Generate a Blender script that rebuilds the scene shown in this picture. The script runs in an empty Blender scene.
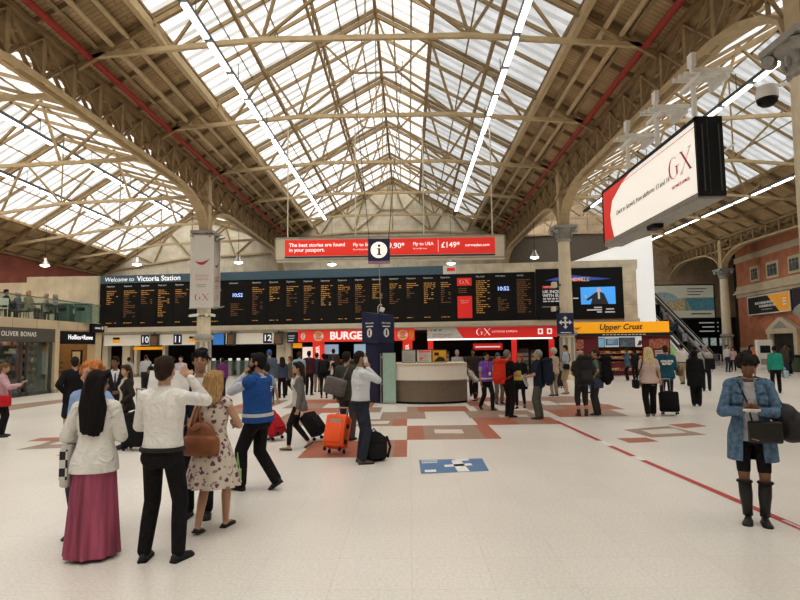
import bpy, bmesh, math, random
from mathutils import Vector, Matrix, Euler
random.seed(7)
C = bpy.context.scene.collection
V = Vector
PI = math.pi
R = math.radians

# ------------------------------------------------------------------ camera
FPX, RHO, EYE = 560.0, 0.0122, 1.8
_a = 9 - RHO * 47; _b = 47 + RHO * 9
_th = math.atan(_b / FPX); _ps = math.atan(_a / FPX * math.cos(_th))
_fh = V((-math.sin(_ps), math.cos(_ps), 0)); _r0 = V((math.cos(_ps), math.sin(_ps), 0)); _z = V((0, 0, 1))
_f = _fh * math.cos(_th) + _z * math.sin(_th); _u = _z * math.cos(_th) - _fh * math.sin(_th)

def ray(px, py):
    dx, dy = px - 400, py - 300
    d = _f + _r0 * ((dx - RHO * dy) / FPX) - _u * ((dy + RHO * dx) / FPX)
    return d / d.y

def at(px, py, Y):
    "point of the place seen at a photograph pixel, at distance Y down the hall"
    d = ray(px, py) * Y
    return V((d.x, d.y, d.z + EYE))

def ground(px, py, z=0.0):
    d = ray(px, py)
    k = (z - EYE) / d.z
    return V((d.x * k, k, z))

cam_data = bpy.data.cameras.new('camera')
cam_data.sensor_width = 36; cam_data.sensor_fit = 'HORIZONTAL'
cam_data.lens = FPX / 800 * 36
cam_data.clip_start = 0.05; cam_data.clip_end = 500
cam = bpy.data.objects.new('camera', cam_data); C.objects.link(cam)
_ri = (_r0 - RHO * _u).normalized(); _ui = (_u + RHO * _r0).normalized(); _bi = _ri.cross(_ui)
cam.matrix_world = Matrix(((_ri.x, _ui.x, _bi.x, 0), (_ri.y, _ui.y, _bi.y, 0), (_ri.z, _ui.z, _bi.z, EYE), (0, 0, 0, 1)))
bpy.context.scene.camera = cam

# ------------------------------------------------------------------ materials
_mats = {}
def mat(name, col=(.5, .5, .5), rough=.6, metal=0.0, var=.12, scale=8.0, emit=0.0, spec=.4, bump=0.0):
    if name in _mats: return _mats[name]
    m = bpy.data.materials.new(name); m.use_nodes = True
    nt = m.node_tree; b = nt.nodes['Principled BSDF']
    b.inputs['Roughness'].default_value = rough; b.inputs['Metallic'].default_value = metal
    b.inputs['Specular IOR Level'].default_value = spec
    tc = nt.nodes.new('ShaderNodeTexCoord')
    nz = nt.nodes.new('ShaderNodeTexNoise'); nz.inputs['Scale'].default_value = scale; nz.inputs['Detail'].default_value = 3
    nt.links.new(tc.outputs['Object'], nz.inputs['Vector'])
    rp = nt.nodes.new('ShaderNodeValToRGB')
    c = V(col)
    lo = c * (1 - var); hi = c * (1 + var)
    rp.color_ramp.elements[0].position = .3; rp.color_ramp.elements[1].position = .7
    rp.color_ramp.elements[0].color = (lo.x, lo.y, lo.z, 1)
    rp.color_ramp.elements[1].color = (min(hi.x, 1), min(hi.y, 1), min(hi.z, 1), 1)
    nt.links.new(nz.outputs['Fac'], rp.inputs['Fac'])
    nt.links.new(rp.outputs['Color'], b.inputs['Base Color'])
    if emit:
        nt.links.new(rp.outputs['Color'], b.inputs['Emission Color'])
        b.inputs['Emission Strength'].default_value = emit
    if bump:
        bp = nt.nodes.new('ShaderNodeBump'); bp.inputs['Strength'].default_value = bump; bp.inputs['Distance'].default_value = .02
        nt.links.new(nz.outputs['Fac'], bp.inputs['Height']); nt.links.new(bp.outputs['Normal'], b.inputs['Normal'])
    _mats[name] = m
    return m

def hairmat(n, col):
    if n in _mats: return _mats[n]
    m = mat(n, col, rough=.62, var=.4, scale=1, spec=.15, bump=.5)
    nt = m.node_tree; tc = next(x for x in nt.nodes if x.type == 'TEX_COORD'); nz = next(x for x in nt.nodes if x.type == 'TEX_NOISE')
    mp = nt.nodes.new('ShaderNodeMapping'); mp.inputs['Scale'].default_value = (70, 70, 6)
    nt.links.new(tc.outputs['Object'], mp.inputs['Vector']); nt.links.new(mp.outputs['Vector'], nz.inputs['Vector'])
    return m
def cloth(col, kind='cloth'):
    n = '%s_%02x%02x%02x' % (kind, int(col[0] * 255), int(col[1] * 255), int(col[2] * 255))
    if kind == 'hair': return hairmat(n, col)
    new = n not in _mats
    m = mat(n, col, rough=.85, var=.06, scale=8, spec=.15, bump=.8)
    if new:
        for x in m.node_tree.nodes:
            if x.type == 'BUMP': x.inputs['Distance'].default_value = .05
            if x.type == 'TEX_NOISE': x.inputs['Distortion'].default_value = 1.6
    return m

def glow(name, col, s=1.0, var=.03):
    return mat(name, col, rough=.5, var=var, emit=s)

# ------------------------------------------------------------------ mesh building
class MB:
    def __init__(s): s.v = []; s.f = []; s.mi = []; s.cur = 0
    def add(s, vs, fs):
        b = len(s.v); s.v += [tuple(p) for p in vs]; s.f += [tuple(i + b for i in f) for f in fs]; s.mi += [s.cur] * len(fs)
        return s
    def box(s, c, d, rot=None):
        c = V(c); hx, hy, hz = d[0] / 2, d[1] / 2, d[2] / 2
        ps = [V((x, y, z)) for z in (-hz, hz) for y in (-hy, hy) for x in (-hx, hx)]
        if rot is not None:
            m = rot if isinstance(rot, Matrix) else Euler(rot).to_matrix()
            ps = [m @ p for p in ps]
        return s.add([p + c for p in ps], [(0, 2, 3, 1), (4, 5, 7, 6), (0, 1, 5, 4), (2, 6, 7, 3), (0, 4, 6, 2), (1, 3, 7, 5)])
    def bx(s, x0, x1, y0, y1, z0, z1):
        return s.box(((x0 + x1) / 2, (y0 + y1) / 2, (z0 + z1) / 2), (abs(x1 - x0), abs(y1 - y0), abs(z1 - z0)))
    def bar(s, a, b, w, h=None, up=(0, 0, 1)):
        "square bar from a to b"
        a, b = V(a), V(b); d = (b - a); L = d.length
        if L < 1e-6: return s
        d /= L; up = V(up)
        if abs(d.dot(up)) > .98: up = V((0, 1, 0))
        x = d.cross(up).normalized(); z = x.cross(d).normalized(); h = h or w
        m = Matrix(((x.x, d.x, z.x), (x.y, d.y, z.y), (x.z, d.z, z.z)))
        return s.box((a + b) / 2, (w, L, h), m)
    def tube(s, pts, r, n=8, cap=True):
        pts = [V(p) for p in pts]; k = len(pts); rs = r if isinstance(r, (list, tuple)) else [r] * k
        vs = []; fs = []; px = None
        for i, p in enumerate(pts):
            t = (pts[min(i + 1, k - 1)] - pts[max(i - 1, 0)]).normalized()
            if px is None: x = t.orthogonal().normalized()
            else:
                x = px - t * px.dot(t); x = x.normalized() if x.length > 1e-5 else t.orthogonal().normalized()
            px = x; y = t.cross(x)
            for j in range(n):
                q = 2 * PI * j / n
                vs.append(p + (x * math.cos(q) + y * math.sin(q)) * rs[i])
        for i in range(k - 1):
            for j in range(n):
                a = i * n + j; b = i * n + (j + 1) % n
                fs.append((a, b, b + n, a + n))
        if cap: fs += [tuple(reversed(range(n))), tuple(range((k - 1) * n, k * n))]
        return s.add(vs, fs)
    def cap(s, a, b, ra, rb=None, n=12, h=4, fl=None):
        "capsule with two radii; fl=(axis, factor) flattens it along one axis"
        a, b = V(a), V(b); rb = ra if rb is None else rb
        d = b - a; L = d.length; d = d / L if L > 1e-6 else V((0, 0, 1))
        x = d.orthogonal().normalized(); y = d.cross(x)
        rings = []
        for i in range(h): 
            q = PI / 2 * (1 - (i + .35) / h); rings.append((a - d * ra * math.sin(q), ra * math.cos(q)))
        rings += [(a, ra), (b, rb)]
        for i in range(h - 1, -1, -1):
            q = PI / 2 * (1 - (i + .35) / h); rings.append((b + d * rb * math.sin(q), rb * math.cos(q)))
        vs = []; fs = []; K = len(rings)
        for c, r in rings:
            for j in range(n):
                q = 2 * PI * j / n; o = (x * math.cos(q) + y * math.sin(q)) * r
                if fl: ax = V(fl[0]); o -= ax * o.dot(ax) * (1 - fl[1])
                vs.append(c + o)
        for i in range(K - 1):
            for j in range(n):
                p = i * n + j; q = i * n + (j + 1) % n
                fs.append((p, q, q + n, p + n))
        fs += [tuple(reversed(range(n))), tuple(range((K - 1) * n, K * n))]
        return s.add(vs, fs)
    def ell(s, c, r, rot=None, n=14, k=9):
        c = V(c); vs = []; fs = []
        r = (r, r, r) if isinstance(r, (int, float)) else r
        for i in range(1, k):
            q = PI * i / k
            for j in range(n):
                p = 2 * PI * j / n
                vs.append(V((r[0] * math.sin(q) * math.cos(p), r[1] * math.sin(q) * math.sin(p), -r[2] * math.cos(q))))
        vs += [V((0, 0, -r[2])), V((0, 0, r[2]))]
        for i in range(k - 2):
            for j in range(n):
                a = i * n + j; b = i * n + (j + 1) % n
                fs.append((a, b, b + n, a + n))
        B = (k - 1) * n
        for j in range(n):
            fs.append((B, (j + 1) % n, j)); fs.append((B + 1, (k - 2) * n + j, (k - 2) * n + (j + 1) % n))
        if rot is not None:
            m = rot if isinstance(rot, Matrix) else Euler(rot).to_matrix(); vs = [m @ p for p in vs]
        return s.add([p + c for p in vs], fs)
    def rings(s, rings, closed=True, loop=True):
        "loft between rings of equal point count"
        n = len(rings[0]); vs = [V(p) for r in rings for p in r]; fs = []
        for i in range(len(rings) - 1):
            for j in range(n if loop else n - 1):
                a = i * n + j; b = i * n + (j + 1) % n
                fs.append((a, b, b + n, a + n))
        if closed: fs += [tuple(reversed(range(n))), tuple(range((len(rings) - 1) * n, len(rings) * n))]
        return s.add(vs, fs)
    def lathe(s, prof, n=20, c=(0, 0, 0), flute=None):
        c = V(c)
        rr = []
        for r, z in prof:
            rr.append([c + V((r * math.cos(2 * PI * j / n), r * math.sin(2 * PI * j / n), z)) for j in range(n)])
        return s.rings(rr)
    def prism(s, pts, y0, y1):
        "outline in the x,z plane pushed along y"
        n = len(pts)
        vs = [V((x, y0, z)) for x, z in pts] + [V((x, y1, z)) for x, z in pts]
        fs = [tuple(range(n)), tuple(reversed(range(n, 2 * n)))]
        for i in range(n):
            j = (i + 1) % n; fs.append((i, i + n, j + n, j))
        return s.add(vs, fs)
    def quad(s, a, b, c, d): return s.add([a, b, c, d], [(0, 1, 2, 3)])
    def rbox(s, c, d, r, seg=3, rot=None):
        bm = bmesh.new(); bmesh.ops.create_cube(bm, size=1)
        for v in bm.verts: v.co = V((v.co.x * d[0], v.co.y * d[1], v.co.z * d[2]))
        bmesh.ops.bevel(bm, geom=bm.edges[:], offset=r, segments=seg, profile=.5, affect='EDGES')
        m = Euler(rot).to_matrix() if rot is not None and not isinstance(rot, Matrix) else rot
        bm.verts.index_update()
        vs = [(m @ v.co if m is not None else v.co.copy()) + V(c) for v in bm.verts]
        fs = [tuple(v.index for v in f.verts) for f in bm.faces]; bm.free()
        return s.add(vs, fs)
    def mesh(s, name, mats, smooth=False):
        me = bpy.data.meshes.new(name); me.from_pydata(s.v, [], s.f)
        for m in (mats if isinstance(mats, (list, tuple)) else [mats]): me.materials.append(m)
        if any(s.mi): me.polygons.foreach_set('material_index', s.mi)
        bm = bmesh.new(); bm.from_mesh(me); bmesh.ops.recalc_face_normals(bm, faces=bm.faces[:]); bm.to_mesh(me); bm.free()
        if smooth: me.polygons.foreach_set('use_smooth', [True] * len(me.polygons))
        me.update()
        return me
    def build(s, name, mats, parent=None, smooth=False):
        o = bpy.data.objects.new(name, s.mesh(name, mats, smooth)); C.objects.link(o)
        if parent is not None: o.parent = parent
        return o

def tag(o, label, cat, group=None, kind=None):
    o['label'] = label; o['category'] = cat
    if group: o['group'] = group
    if kind: o['kind'] = kind
    return o
def thing(name, label, cat, loc=(0, 0, 0), rotz=0.0, group=None, kind=None):
    o = bpy.data.objects.new(name, None); C.objects.link(o); o.empty_display_size = .1
    o.location = loc; o.rotation_euler = (0, 0, rotz)
    return tag(o, label, cat, group, kind)
def struct(name, mb, m, smooth=False):
    o = mb.build(name, m, None, smooth); o['kind'] = 'structure'; return o
def sub(o, label): o['label'] = label; return o

# --- voxel blended surfaces, all baked together at the end
_bakes = []
def blob(name, mb, m, parent, voxel=.012, it=4, post=None):
    o = mb.build(name, m, parent, True)
    _bakes.append((o, voxel, it, post)); return o
def bake_all():
    for o, vx, it, post in _bakes:
        md = o.modifiers.new('r', 'REMESH'); md.mode = 'VOXEL'; md.voxel_size = vx; md.use_smooth_shade = True
        if it:
            sm = o.modifiers.new('s', 'SMOOTH'); sm.factor = .5; sm.iterations = it
    bpy.context.view_layer.update()
    dg = bpy.context.evaluated_depsgraph_get()
    new = [bpy.data.meshes.new_from_object(o.evaluated_get(dg)) for o, *_ in _bakes]
    for (o, vx, it, post), me in zip(_bakes, new):
        ms = list(o.data.materials); old = o.data
        o.modifiers.clear(); o.data = me
        me.materials.clear()
        for m in ms: me.materials.append(m)
        me.polygons.foreach_set('use_smooth', [True] * len(me.polygons))
        if post: post(me)
        bpy.data.meshes.remove(old)

_texts = []
def text(parent, s, size, loc, m, rot=(PI / 2, 0, 0), name='lettering', align='CENTER', ext=.004, sx=1.0, shear=0.0, bold=0.0, sp=1.0):
    cu = bpy.data.curves.new(name, 'FONT'); cu.body = s; cu.size = size; cu.extrude = ext; cu.shear = shear; cu.space_line = .95
    cu.align_x = align; cu.align_y = 'CENTER'; cu.offset = bold; cu.resolution_u = 3; cu.space_character = sp
    o = bpy.data.objects.new(name, cu); C.objects.link(o); o.parent = parent
    o.location = loc; o.rotation_euler = rot; o.scale = (sx, 1, 1)
    _texts.append((o, m)); return o
def bake_texts():
    bpy.context.view_layer.update()
    dg = bpy.context.evaluated_depsgraph_get()
    for o, m in _texts:
        me = bpy.data.meshes.new_from_object(o.evaluated_get(dg)); me.materials.clear(); me.materials.append(m)
        n = bpy.data.objects.new('lettering', me); C.objects.link(n)
        n.parent = o.parent; n.location = o.location; n.rotation_euler = o.rotation_euler; n.scale = o.scale
        cu = o.data; bpy.data.objects.remove(o); bpy.data.curves.remove(cu)
# ------------------------------------------------------------------ special materials
def floor_mat():
    m = bpy.data.materials.new('terrazzo_tiles'); m.use_nodes = True
    nt = m.node_tree; N = nt.nodes; L = nt.links; b = N['Principled BSDF']
    geo = N.new('ShaderNodeNewGeometry')
    big = N.new('ShaderNodeTexNoise'); big.inputs['Scale'].default_value = .35; big.inputs['Detail'].default_value = 4
    fine = N.new('ShaderNodeTexNoise'); fine.inputs['Scale'].default_value = 38; fine.inputs['Detail'].default_value = 2
    br = N.new('ShaderNodeTexBrick'); br.offset = 0; br.inputs['Scale'].default_value = 1.0
    br.inputs['Brick Width'].default_value = .62; br.inputs['Row Height'].default_value = .62; br.inputs['Mortar Size'].default_value = .005
    br.inputs['Color1'].default_value = (.80, .765, .71, 1); br.inputs['Color2'].default_value = (.78, .742, .685, 1); br.inputs['Mortar'].default_value = (.73, .69, .63, 1)
    for n in (big, fine, br): L.new(geo.outputs['Position'], n.inputs['Vector'])
    r1 = N.new('ShaderNodeMapRange'); r1.inputs['From Min'].default_value = .3; r1.inputs['From Max'].default_value = .7; r1.inputs['To Min'].default_value = .93; r1.inputs['To Max'].default_value = 1.05
    r2 = N.new('ShaderNodeMapRange'); r2.inputs['From Min'].default_value = .3; r2.inputs['From Max'].default_value = .7; r2.inputs['To Min'].default_value = .9; r2.inputs['To Max'].default_value = 1.08
    L.new(big.outputs['Fac'], r1.inputs['Value']); L.new(fine.outputs['Fac'], r2.inputs['Value'])
    mu = N.new('ShaderNodeMath'); mu.operation = 'MULTIPLY'; L.new(r1.outputs[0], mu.inputs[0]); L.new(r2.outputs[0], mu.inputs[1])
    mx = N.new('ShaderNodeVectorMath'); mx.operation = 'SCALE'; L.new(br.outputs['Color'], mx.inputs[0]); L.new(mu.outputs[0], mx.inputs['Scale'])
    L.new(mx.outputs[0], b.inputs['Base Color'])
    b.inputs['Roughness'].default_value = .30; b.inputs['Specular IOR Level'].default_value = .4
    return m

def sky_glass(name, clear, tint, period=.62, bar=.28, dirt=.5):
    "weathered patent glazing: clear panes and greyer translucent strips running down the slope"
    m = bpy.data.materials.new(name); m.use_nodes = True
    nt = m.node_tree; N = nt.nodes; L = nt.links; N.remove(N['Principled BSDF'])
    out = N['Material Output']
    tr = N.new('ShaderNodeBsdfTransparent'); tr.inputs['Color'].default_value = (clear, clear, clear, 1)
    tl = N.new('ShaderNodeBsdfTranslucent'); tl.inputs['Color'].default_value = (*tint, 1)
    df = N.new('ShaderNodeBsdfDiffuse'); df.inputs['Color'].default_value = (*tint, 1)
    ad = N.new('ShaderNodeMixShader'); ad.inputs[0].default_value = .35; L.new(tl.outputs[0], ad.inputs[1]); L.new(df.outputs[0], ad.inputs[2])
    geo = N.new('ShaderNodeNewGeometry'); sp = N.new('ShaderNodeSeparateXYZ'); L.new(geo.outputs['Position'], sp.inputs[0])
    d = N.new('ShaderNodeMath'); d.operation = 'DIVIDE'; d.inputs[1].default_value = period; L.new(sp.outputs['Y'], d.inputs[0])
    fr = N.new('ShaderNodeMath'); fr.operation = 'FRACT'; L.new(d.outputs[0], fr.inputs[0])
    lt = N.new('ShaderNodeMath'); lt.operation = 'LESS_THAN'; lt.inputs[1].default_value = bar; L.new(fr.outputs[0], lt.inputs[0])
    nz = N.new('ShaderNodeTexNoise'); nz.inputs['Scale'].default_value = .8; nz.inputs['Detail'].default_value = 5; L.new(geo.outputs['Position'], nz.inputs['Vector'])
    r = N.new('ShaderNodeMapRange'); r.inputs['From Min'].default_value = .35; r.inputs['From Max'].default_value = .75; r.inputs['To Min'].default_value = 0; r.inputs['To Max'].default_value = dirt
    L.new(nz.outputs['Fac'], r.inputs['Value'])
    sc = N.new('ShaderNodeMath'); sc.operation = 'MULTIPLY_ADD'; sc.inputs[1].default_value = .7; L.new(lt.outputs[0], sc.inputs[0]); L.new(r.outputs[0], sc.inputs[2])
    mn = N.new('ShaderNodeMath'); mn.operation = 'MINIMUM'; mn.inputs[1].default_value = .95; L.new(sc.outputs[0], mn.inputs[0])
    mix = N.new('ShaderNodeMixShader'); L.new(mn.outputs[0], mix.inputs[0]); L.new(tr.outputs[0], mix.inputs[1]); L.new(ad.outputs[0], mix.inputs[2])
    L.new(mix.outputs[0], out.inputs['Surface'])
    return m

def pane_glass(name, tint=(.9, .97, .95), gloss=.08):
    m = bpy.data.materials.new(name); m.use_nodes = True
    nt = m.node_tree; N = nt.nodes; L = nt.links; N.remove(N['Principled BSDF'])
    tr = N.new('ShaderNodeBsdfTransparent'); tr.inputs['Color'].default_value = (*tint, 1)
    gl = N.new('ShaderNodeBsdfGlossy'); gl.inputs['Roughness'].default_value = .03
    df = N.new('ShaderNodeBsdfDiffuse'); df.inputs['Color'].default_value = (.5, .58, .56, 1)
    m1 = N.new('ShaderNodeMixShader'); m1.inputs[0].default_value = gloss; L.new(tr.outputs[0], m1.inputs[1]); L.new(gl.outputs[0], m1.inputs[2])
    m2 = N.new('ShaderNodeMixShader'); m2.inputs[0].default_value = .035; L.new(m1.outputs[0], m2.inputs[1]); L.new(df.outputs[0], m2.inputs[2])
    L.new(m2.outputs[0], N['Material Output'].inputs['Surface'])
    return m

def banded(name, c1, c2, c3, w, h, mortar=.02, rough=.8, axes='XZ', bump=.3):
    "bricks / boards / panels laid out in world metres"
    m = bpy.data.materials.new(name); m.use_nodes = True
    nt = m.node_tree; N = nt.nodes; L = nt.links; b = N['Principled BSDF']; b.inputs['Roughness'].default_value = rough
    geo = N.new('ShaderNodeNewGeometry'); sp = N.new('ShaderNodeSeparateXYZ'); cb = N.new('ShaderNodeCombineXYZ')
    L.new(geo.outputs['Position'], sp.inputs[0]); L.new(sp.outputs[axes[0]], cb.inputs['X']); L.new(sp.outputs[axes[1]], cb.inputs['Y'])
    br = N.new('ShaderNodeTexBrick'); L.new(cb.outputs[0], br.inputs['Vector']); br.inputs['Scale'].default_value = 1
    br.inputs['Brick Width'].default_value = w; br.inputs['Row Height'].default_value = h; br.inputs['Mortar Size'].default_value = mortar
    br.inputs['Color1'].default_value = (*c1, 1); br.inputs['Color2'].default_value = (*c2, 1); br.inputs['Mortar'].default_value = (*c3, 1)
    nz = N.new('ShaderNodeTexNoise'); nz.inputs['Scale'].default_value = 1.3; nz.inputs['Detail'].default_value = 5; L.new(geo.outputs['Position'], nz.inputs['Vector'])
    r = N.new('ShaderNodeMapRange'); r.inputs['From Min'].default_value = .3; r.inputs['From Max'].default_value = .7; r.inputs['To Min'].default_value = .8; r.inputs['To Max'].default_value = 1.15
    L.new(nz.outputs['Fac'], r.inputs['Value'])
    mx = N.new('ShaderNodeVectorMath'); mx.operation = 'SCALE'; L.new(br.outputs['Color'], mx.inputs[0]); L.new(r.outputs[0], mx.inputs['Scale'])
    L.new(mx.outputs[0], b.inputs['Base Color'])
    bp = N.new('ShaderNodeBump'); bp.inputs['Strength'].default_value = bump; bp.inputs['Distance'].default_value = .03
    L.new(br.outputs['Fac'], bp.inputs['Height']); bp.invert = True; L.new(bp.outputs['Normal'], b.inputs['Normal'])
    return m

M_floor = floor_mat()
M_steel = mat('stone_painted_steel', (.32, .232, .125), .6, var=.16, scale=3, spec=.25)
M_steel2 = mat('pale_painted_steel', (.52, .41, .25), .55, var=.1, scale=3, spec=.3)
M_rafter = mat('rafter_paint', (.30, .22, .12), .65, var=.15, scale=3)
M_column = mat('cream_column_paint', (.70, .62, .46), .5, var=.08, scale=2)
M_grey = mat('grey_stone_paint', (.33, .32, .29), .6, var=.12)
M_board = banded('boarded_soffit', (.56, .41, .225), (.48, .345, .185), (.22, .155, .08), 6.0, .19, .012, .7, 'XY', .5)
M_white = mat('white_paint', (.80, .79, .75), .5, var=.04, scale=2)
M_cream = banded('cream_cladding', (.70, .64, .50), (.68, .62, .485), (.50, .45, .34), 1.7, 1.4, .012, .6, 'XZ', .3)
M_creamp = mat('cream_paint', (.66, .60, .46), .55, var=.06, scale=2)
M_red = mat('red_pipe_paint', (.33, .035, .025), .5, var=.1)
M_black = mat('black_plastic', (.013, .013, .014), .5, var=.2, spec=.15)
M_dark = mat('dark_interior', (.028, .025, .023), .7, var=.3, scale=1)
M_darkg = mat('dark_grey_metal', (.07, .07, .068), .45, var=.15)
M_steelb = mat('brushed_steel', (.42, .40, .37), .35, 1.0, var=.08)
M_tube = glow('fluorescent_tube', (1, .98, .93), 4)
M_brick = banded('red_brick', (.62, .215, .10), (.54, .18, .08), (.46, .26, .16), .24, .085, .012, .85, 'YZ', .4)
M_brickd = banded('dark_red_brick', (.30, .075, .045), (.26, .06, .04), (.2, .08, .06), .24, .085, .012, .85, 'YZ', .4)
M_beige = banded('beige_stone', (.62, .49, .35), (.58, .455, .325), (.44, .33, .22), 2.2, 1.1, .02, .8, 'XZ', .3)
G_bright = sky_glass('clear_roof_glazing', .76, (.30, .29, .27), .62, .34, .3)
G_grey = sky_glass('grimy_shaded_glazing', .42, (.20, .205, .21), .62, .42, .8)  # grime, plus the weaker light of slopes facing away, in the tint
M_glass = pane_glass('clear_pane')
M_green = pane_glass('greenish_pane', (.85, .92, .89), .08)
M_navy = mat('navy_panel', (.022, .03, .085), .4, var=.1)
M_ltxt = glow('white_lettering', (.9, .9, .9), .5)
M_wtxt = mat('white_print', (.85, .85, .83), .5, var=.02)

# ------------------------------------------------------------------ setting out
XL, XR, X3, XW = -11.0, 8.4, 27.2, -27.3
XC = (XL + XR) / 2
COLY = (11.4, 29.9, 48.4)
Y0, Y1 = -13.0, 48.7
ZCAP, ZGB, ZGT = 8.2, 9.8, 11.4

# floor
struct('floor', MB().bx(-28, 36, Y0, 60, -.3, 0), M_floor)
# walls
wb = MB()
wb.prism([(XW, 3.0), (XR, 3.0), (XR, 11.5), (XC, 17), (XL, 11.6), (-19.05, 14), (XW, 8.7)], Y1, Y1 + .3)
struct('wall_back', wb, M_cream)
struct('wall_back_right', MB().prism([(XR, 3.0), (36, 3.0), (36, 13), (X3, 11), (17.8, 17), (XR, 11.5)], 58.0, 58.3), M_beige)
struct('wall_back_dark', MB().bx(XR, 17.5, Y1, Y1 + .3, 3.0, 11.5), mat('dark_brown_wall', (.13, .105, .08), .7))  # plain dark brown end wall
struct('wall_left', MB().bx(XW - .3, XW, Y0, Y1, 0, 8.6), M_brickd)
struct('wall_behind', MB().bx(-28, 36, Y0 - .3, Y0, 0, 17), M_creamp)
struct('wall_right_far', MB().bx(35.6, 36, Y0, 58.3, 0, 13), M_beige)

# ---------------------------------------------------------------- roof slopes
_wn = [0]
def slope(kind, x0, z0, x1, z1, ya, yb, glass=None):
    n = V((z0 - z1, 0, x1 - x0)).normalized()
    if n.z < 0: n = -n
    a, b = V((x0, 0, z0)), V((x1, 0, z1))
    if kind == 'glass':
        _wn[0] += 1
        o = MB().quad((x0, ya, z0), (x1, ya, z1), (x1, yb, z1), (x0, yb, z0)).build('window_%d' % _wn[0], glass); o['kind'] = 'structure'
        bars = MB(); k = 0; y = math.ceil((ya - 11.4) / 2.067) * 2.067 + 11.4
        while y < yb:
            bars.bar(a + V((0, y, 0)) - n * .07, b + V((0, y, 0)) - n * .07, .07, .15, n); y += 2.067
        for q in (.0, .34, .67, 1.0):
            p = a.lerp(b, q) - n * .05
            bars.bar(p + V((0, ya, 0)), p + V((0, yb, 0)), .05, .08, n)
        bars.build('glazing_bar', M_rafter, o)
    else:
        _bn[0] += 1
        vs = [a + V((0, ya, 0)), b + V((0, ya, 0)), b + V((0, yb, 0)), a + V((0, yb, 0))]
        t = MB(); t.add(vs + [v + n * .12 for v in vs], [(0, 1, 2, 3), (4, 7, 6, 5), (0, 4, 5, 1), (1, 5, 6, 2), (2, 6, 7, 3), (3, 7, 4, 0)])
        o = struct('ceiling_%d' % _bn[0], t, M_board)
        bars = MB(); y = math.ceil((ya - 11.4) / 2.067) * 2.067 + 11.4
        while y < yb:
            bars.bar(a + V((0, y, 0)) - n * .08, b + V((0, y, 0)) - n * .08, .12, .18, n); y += 2.067
        for q in (.02, .3, .62, .98):
            p = a.lerp(b, q) - n * .11
            bars.bar(p + V((0, ya, 0)), p + V((0, yb, 0)), .13, .2, n)
        bars.build('rafter', M_rafter, o)
    return o
_bn = [0]
ez, gz, bz, rz_ = 11.45, 12.9, 15.56, 16.9
nave = dict(e=9.7, g=7.1, b=2.4)
# central hall
slope('plank', XL, ez, XC - 7.1, gz, Y0, Y1); slope('glass', XC - 7.1, gz, XC - 2.4, bz, Y0, Y1, G_bright); slope('glass', XC - 2.4, bz, XC, rz_, Y0, Y1, G_bright)
slope('glass', XC, rz_, XC + 2.4, bz, Y0, Y1, G_bright); slope('glass', XC + 2.4, bz, XC + 7.1, gz, Y0, Y1, G_grey); slope('plank', XC + 7.1, gz, XR, ez, Y0, Y1)
# left aisle
slope('plank', XW, 8.6, -24.9, 10.15, Y0, Y1); slope('glass', -24.9, 10.15, -19.05, 13.9, Y0, Y1, G_bright); slope('glass', -19.05, 13.9, -13, 12.2, Y0, Y1, G_bright); slope('plank', -13, 12.2, XL, ez, Y0, Y1)
# right aisle
slope('plank', XR, ez, 11.0, 12.9, Y0, 58); slope('glass', 11.0, 12.9, 17.8, 16.7, Y0, 58, G_bright); slope('glass', 17.8, 16.7, 23.6, 13.0, Y0, 58, G_grey); slope('plank', 23.6, 13.0, X3, 10.9, Y0, 58)
slope('plank', X3, 10.9, 36, 13.0, Y0, 58)

# ---------------------------------------------------------------- trusses
TY = [11.4 + 6.2 * k for k in range(-4, 7)]
ORD = ['first', 'second', 'third', 'fourth', 'fifth', 'sixth', 'seventh', 'eighth', 'ninth', 'tenth', 'eleventh', 'twelfth']
def truss(nodes_roof, tie, struts, Y, label, w=.13):
    t = thing('roof_truss', label, 'roof truss', ((tie[0][0] + tie[-1][0]) / 2, Y, 0), 0, 'iron roof trusses', 'thing')
    ox = t.location.x
    P = lambda p: V((p[0] - ox, 0, p[1]))
    m = MB()
    for a, b in zip(tie, tie[1:]): m.bar(P(a), P(b), .13, .16)
    m.build('tie_beam', M_steel2, t)
    for half in (nodes_roof[:len(nodes_roof) // 2 + 1], nodes_roof[len(nodes_roof) // 2:]):
        m = MB()
        for a, b in zip(half, half[1:]): m.bar(P((a[0], a[1] - .34)), P((b[0], b[1] - .34)), .13, .17)
        m.build('rafter', M_steel, t)
    for a, b, ww in struts:
        MB().bar(P(a), P(b), ww, ww).build('strut', M_steel, t)
    return t
k = 0
for Y in TY:
    if Y < 9: continue
    T0, T1 = 11.45, 11.95
    nr = [(XL + .2, ez), (XC - 7.1, gz), (XC - 2.4, bz), (XC, rz_), (XC + 2.4, bz), (XC + 7.1, gz), (XR - .2, ez)]
    tie = [(XL + .2, T0), (XC - 3.4, T1), (XC + 3.4, T1), (XR - .2, T0)]
    st = []
    for s in (-1, 1):
        st += [((XC + s * 3.4, T1), (XC + s * 2.4, bz), .1), ((XC + s * 3.4, T1), (XC + s * 4.8, 14.1), .1), ((XC + s * 3.4, T1), (XC + s * 1.0, 13.9), .09),
               ((XC + s * 1.0, 13.9), (XC, rz_ - .2), .08), ((XC + s * 1.0, 13.9), (XC + s * 2.4, bz - .2), .08), ((XC + s * 6.4, T0 + .25), (XC + s * 4.8, 14.1), .09), ((XC + s * 6.4, T0 + .25), (XC + s * 7.1, gz), .1)]
    st += [((XC - 1.0, 13.9), (XC + 1.0, 13.9), .07), ((XC, T1), (XC, rz_ - .3), .05)]
    truss(nr, tie, st, Y, '%s tan iron truss from the camera across the central hall roof' % ORD[k]); k += 1
k = 0
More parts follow.
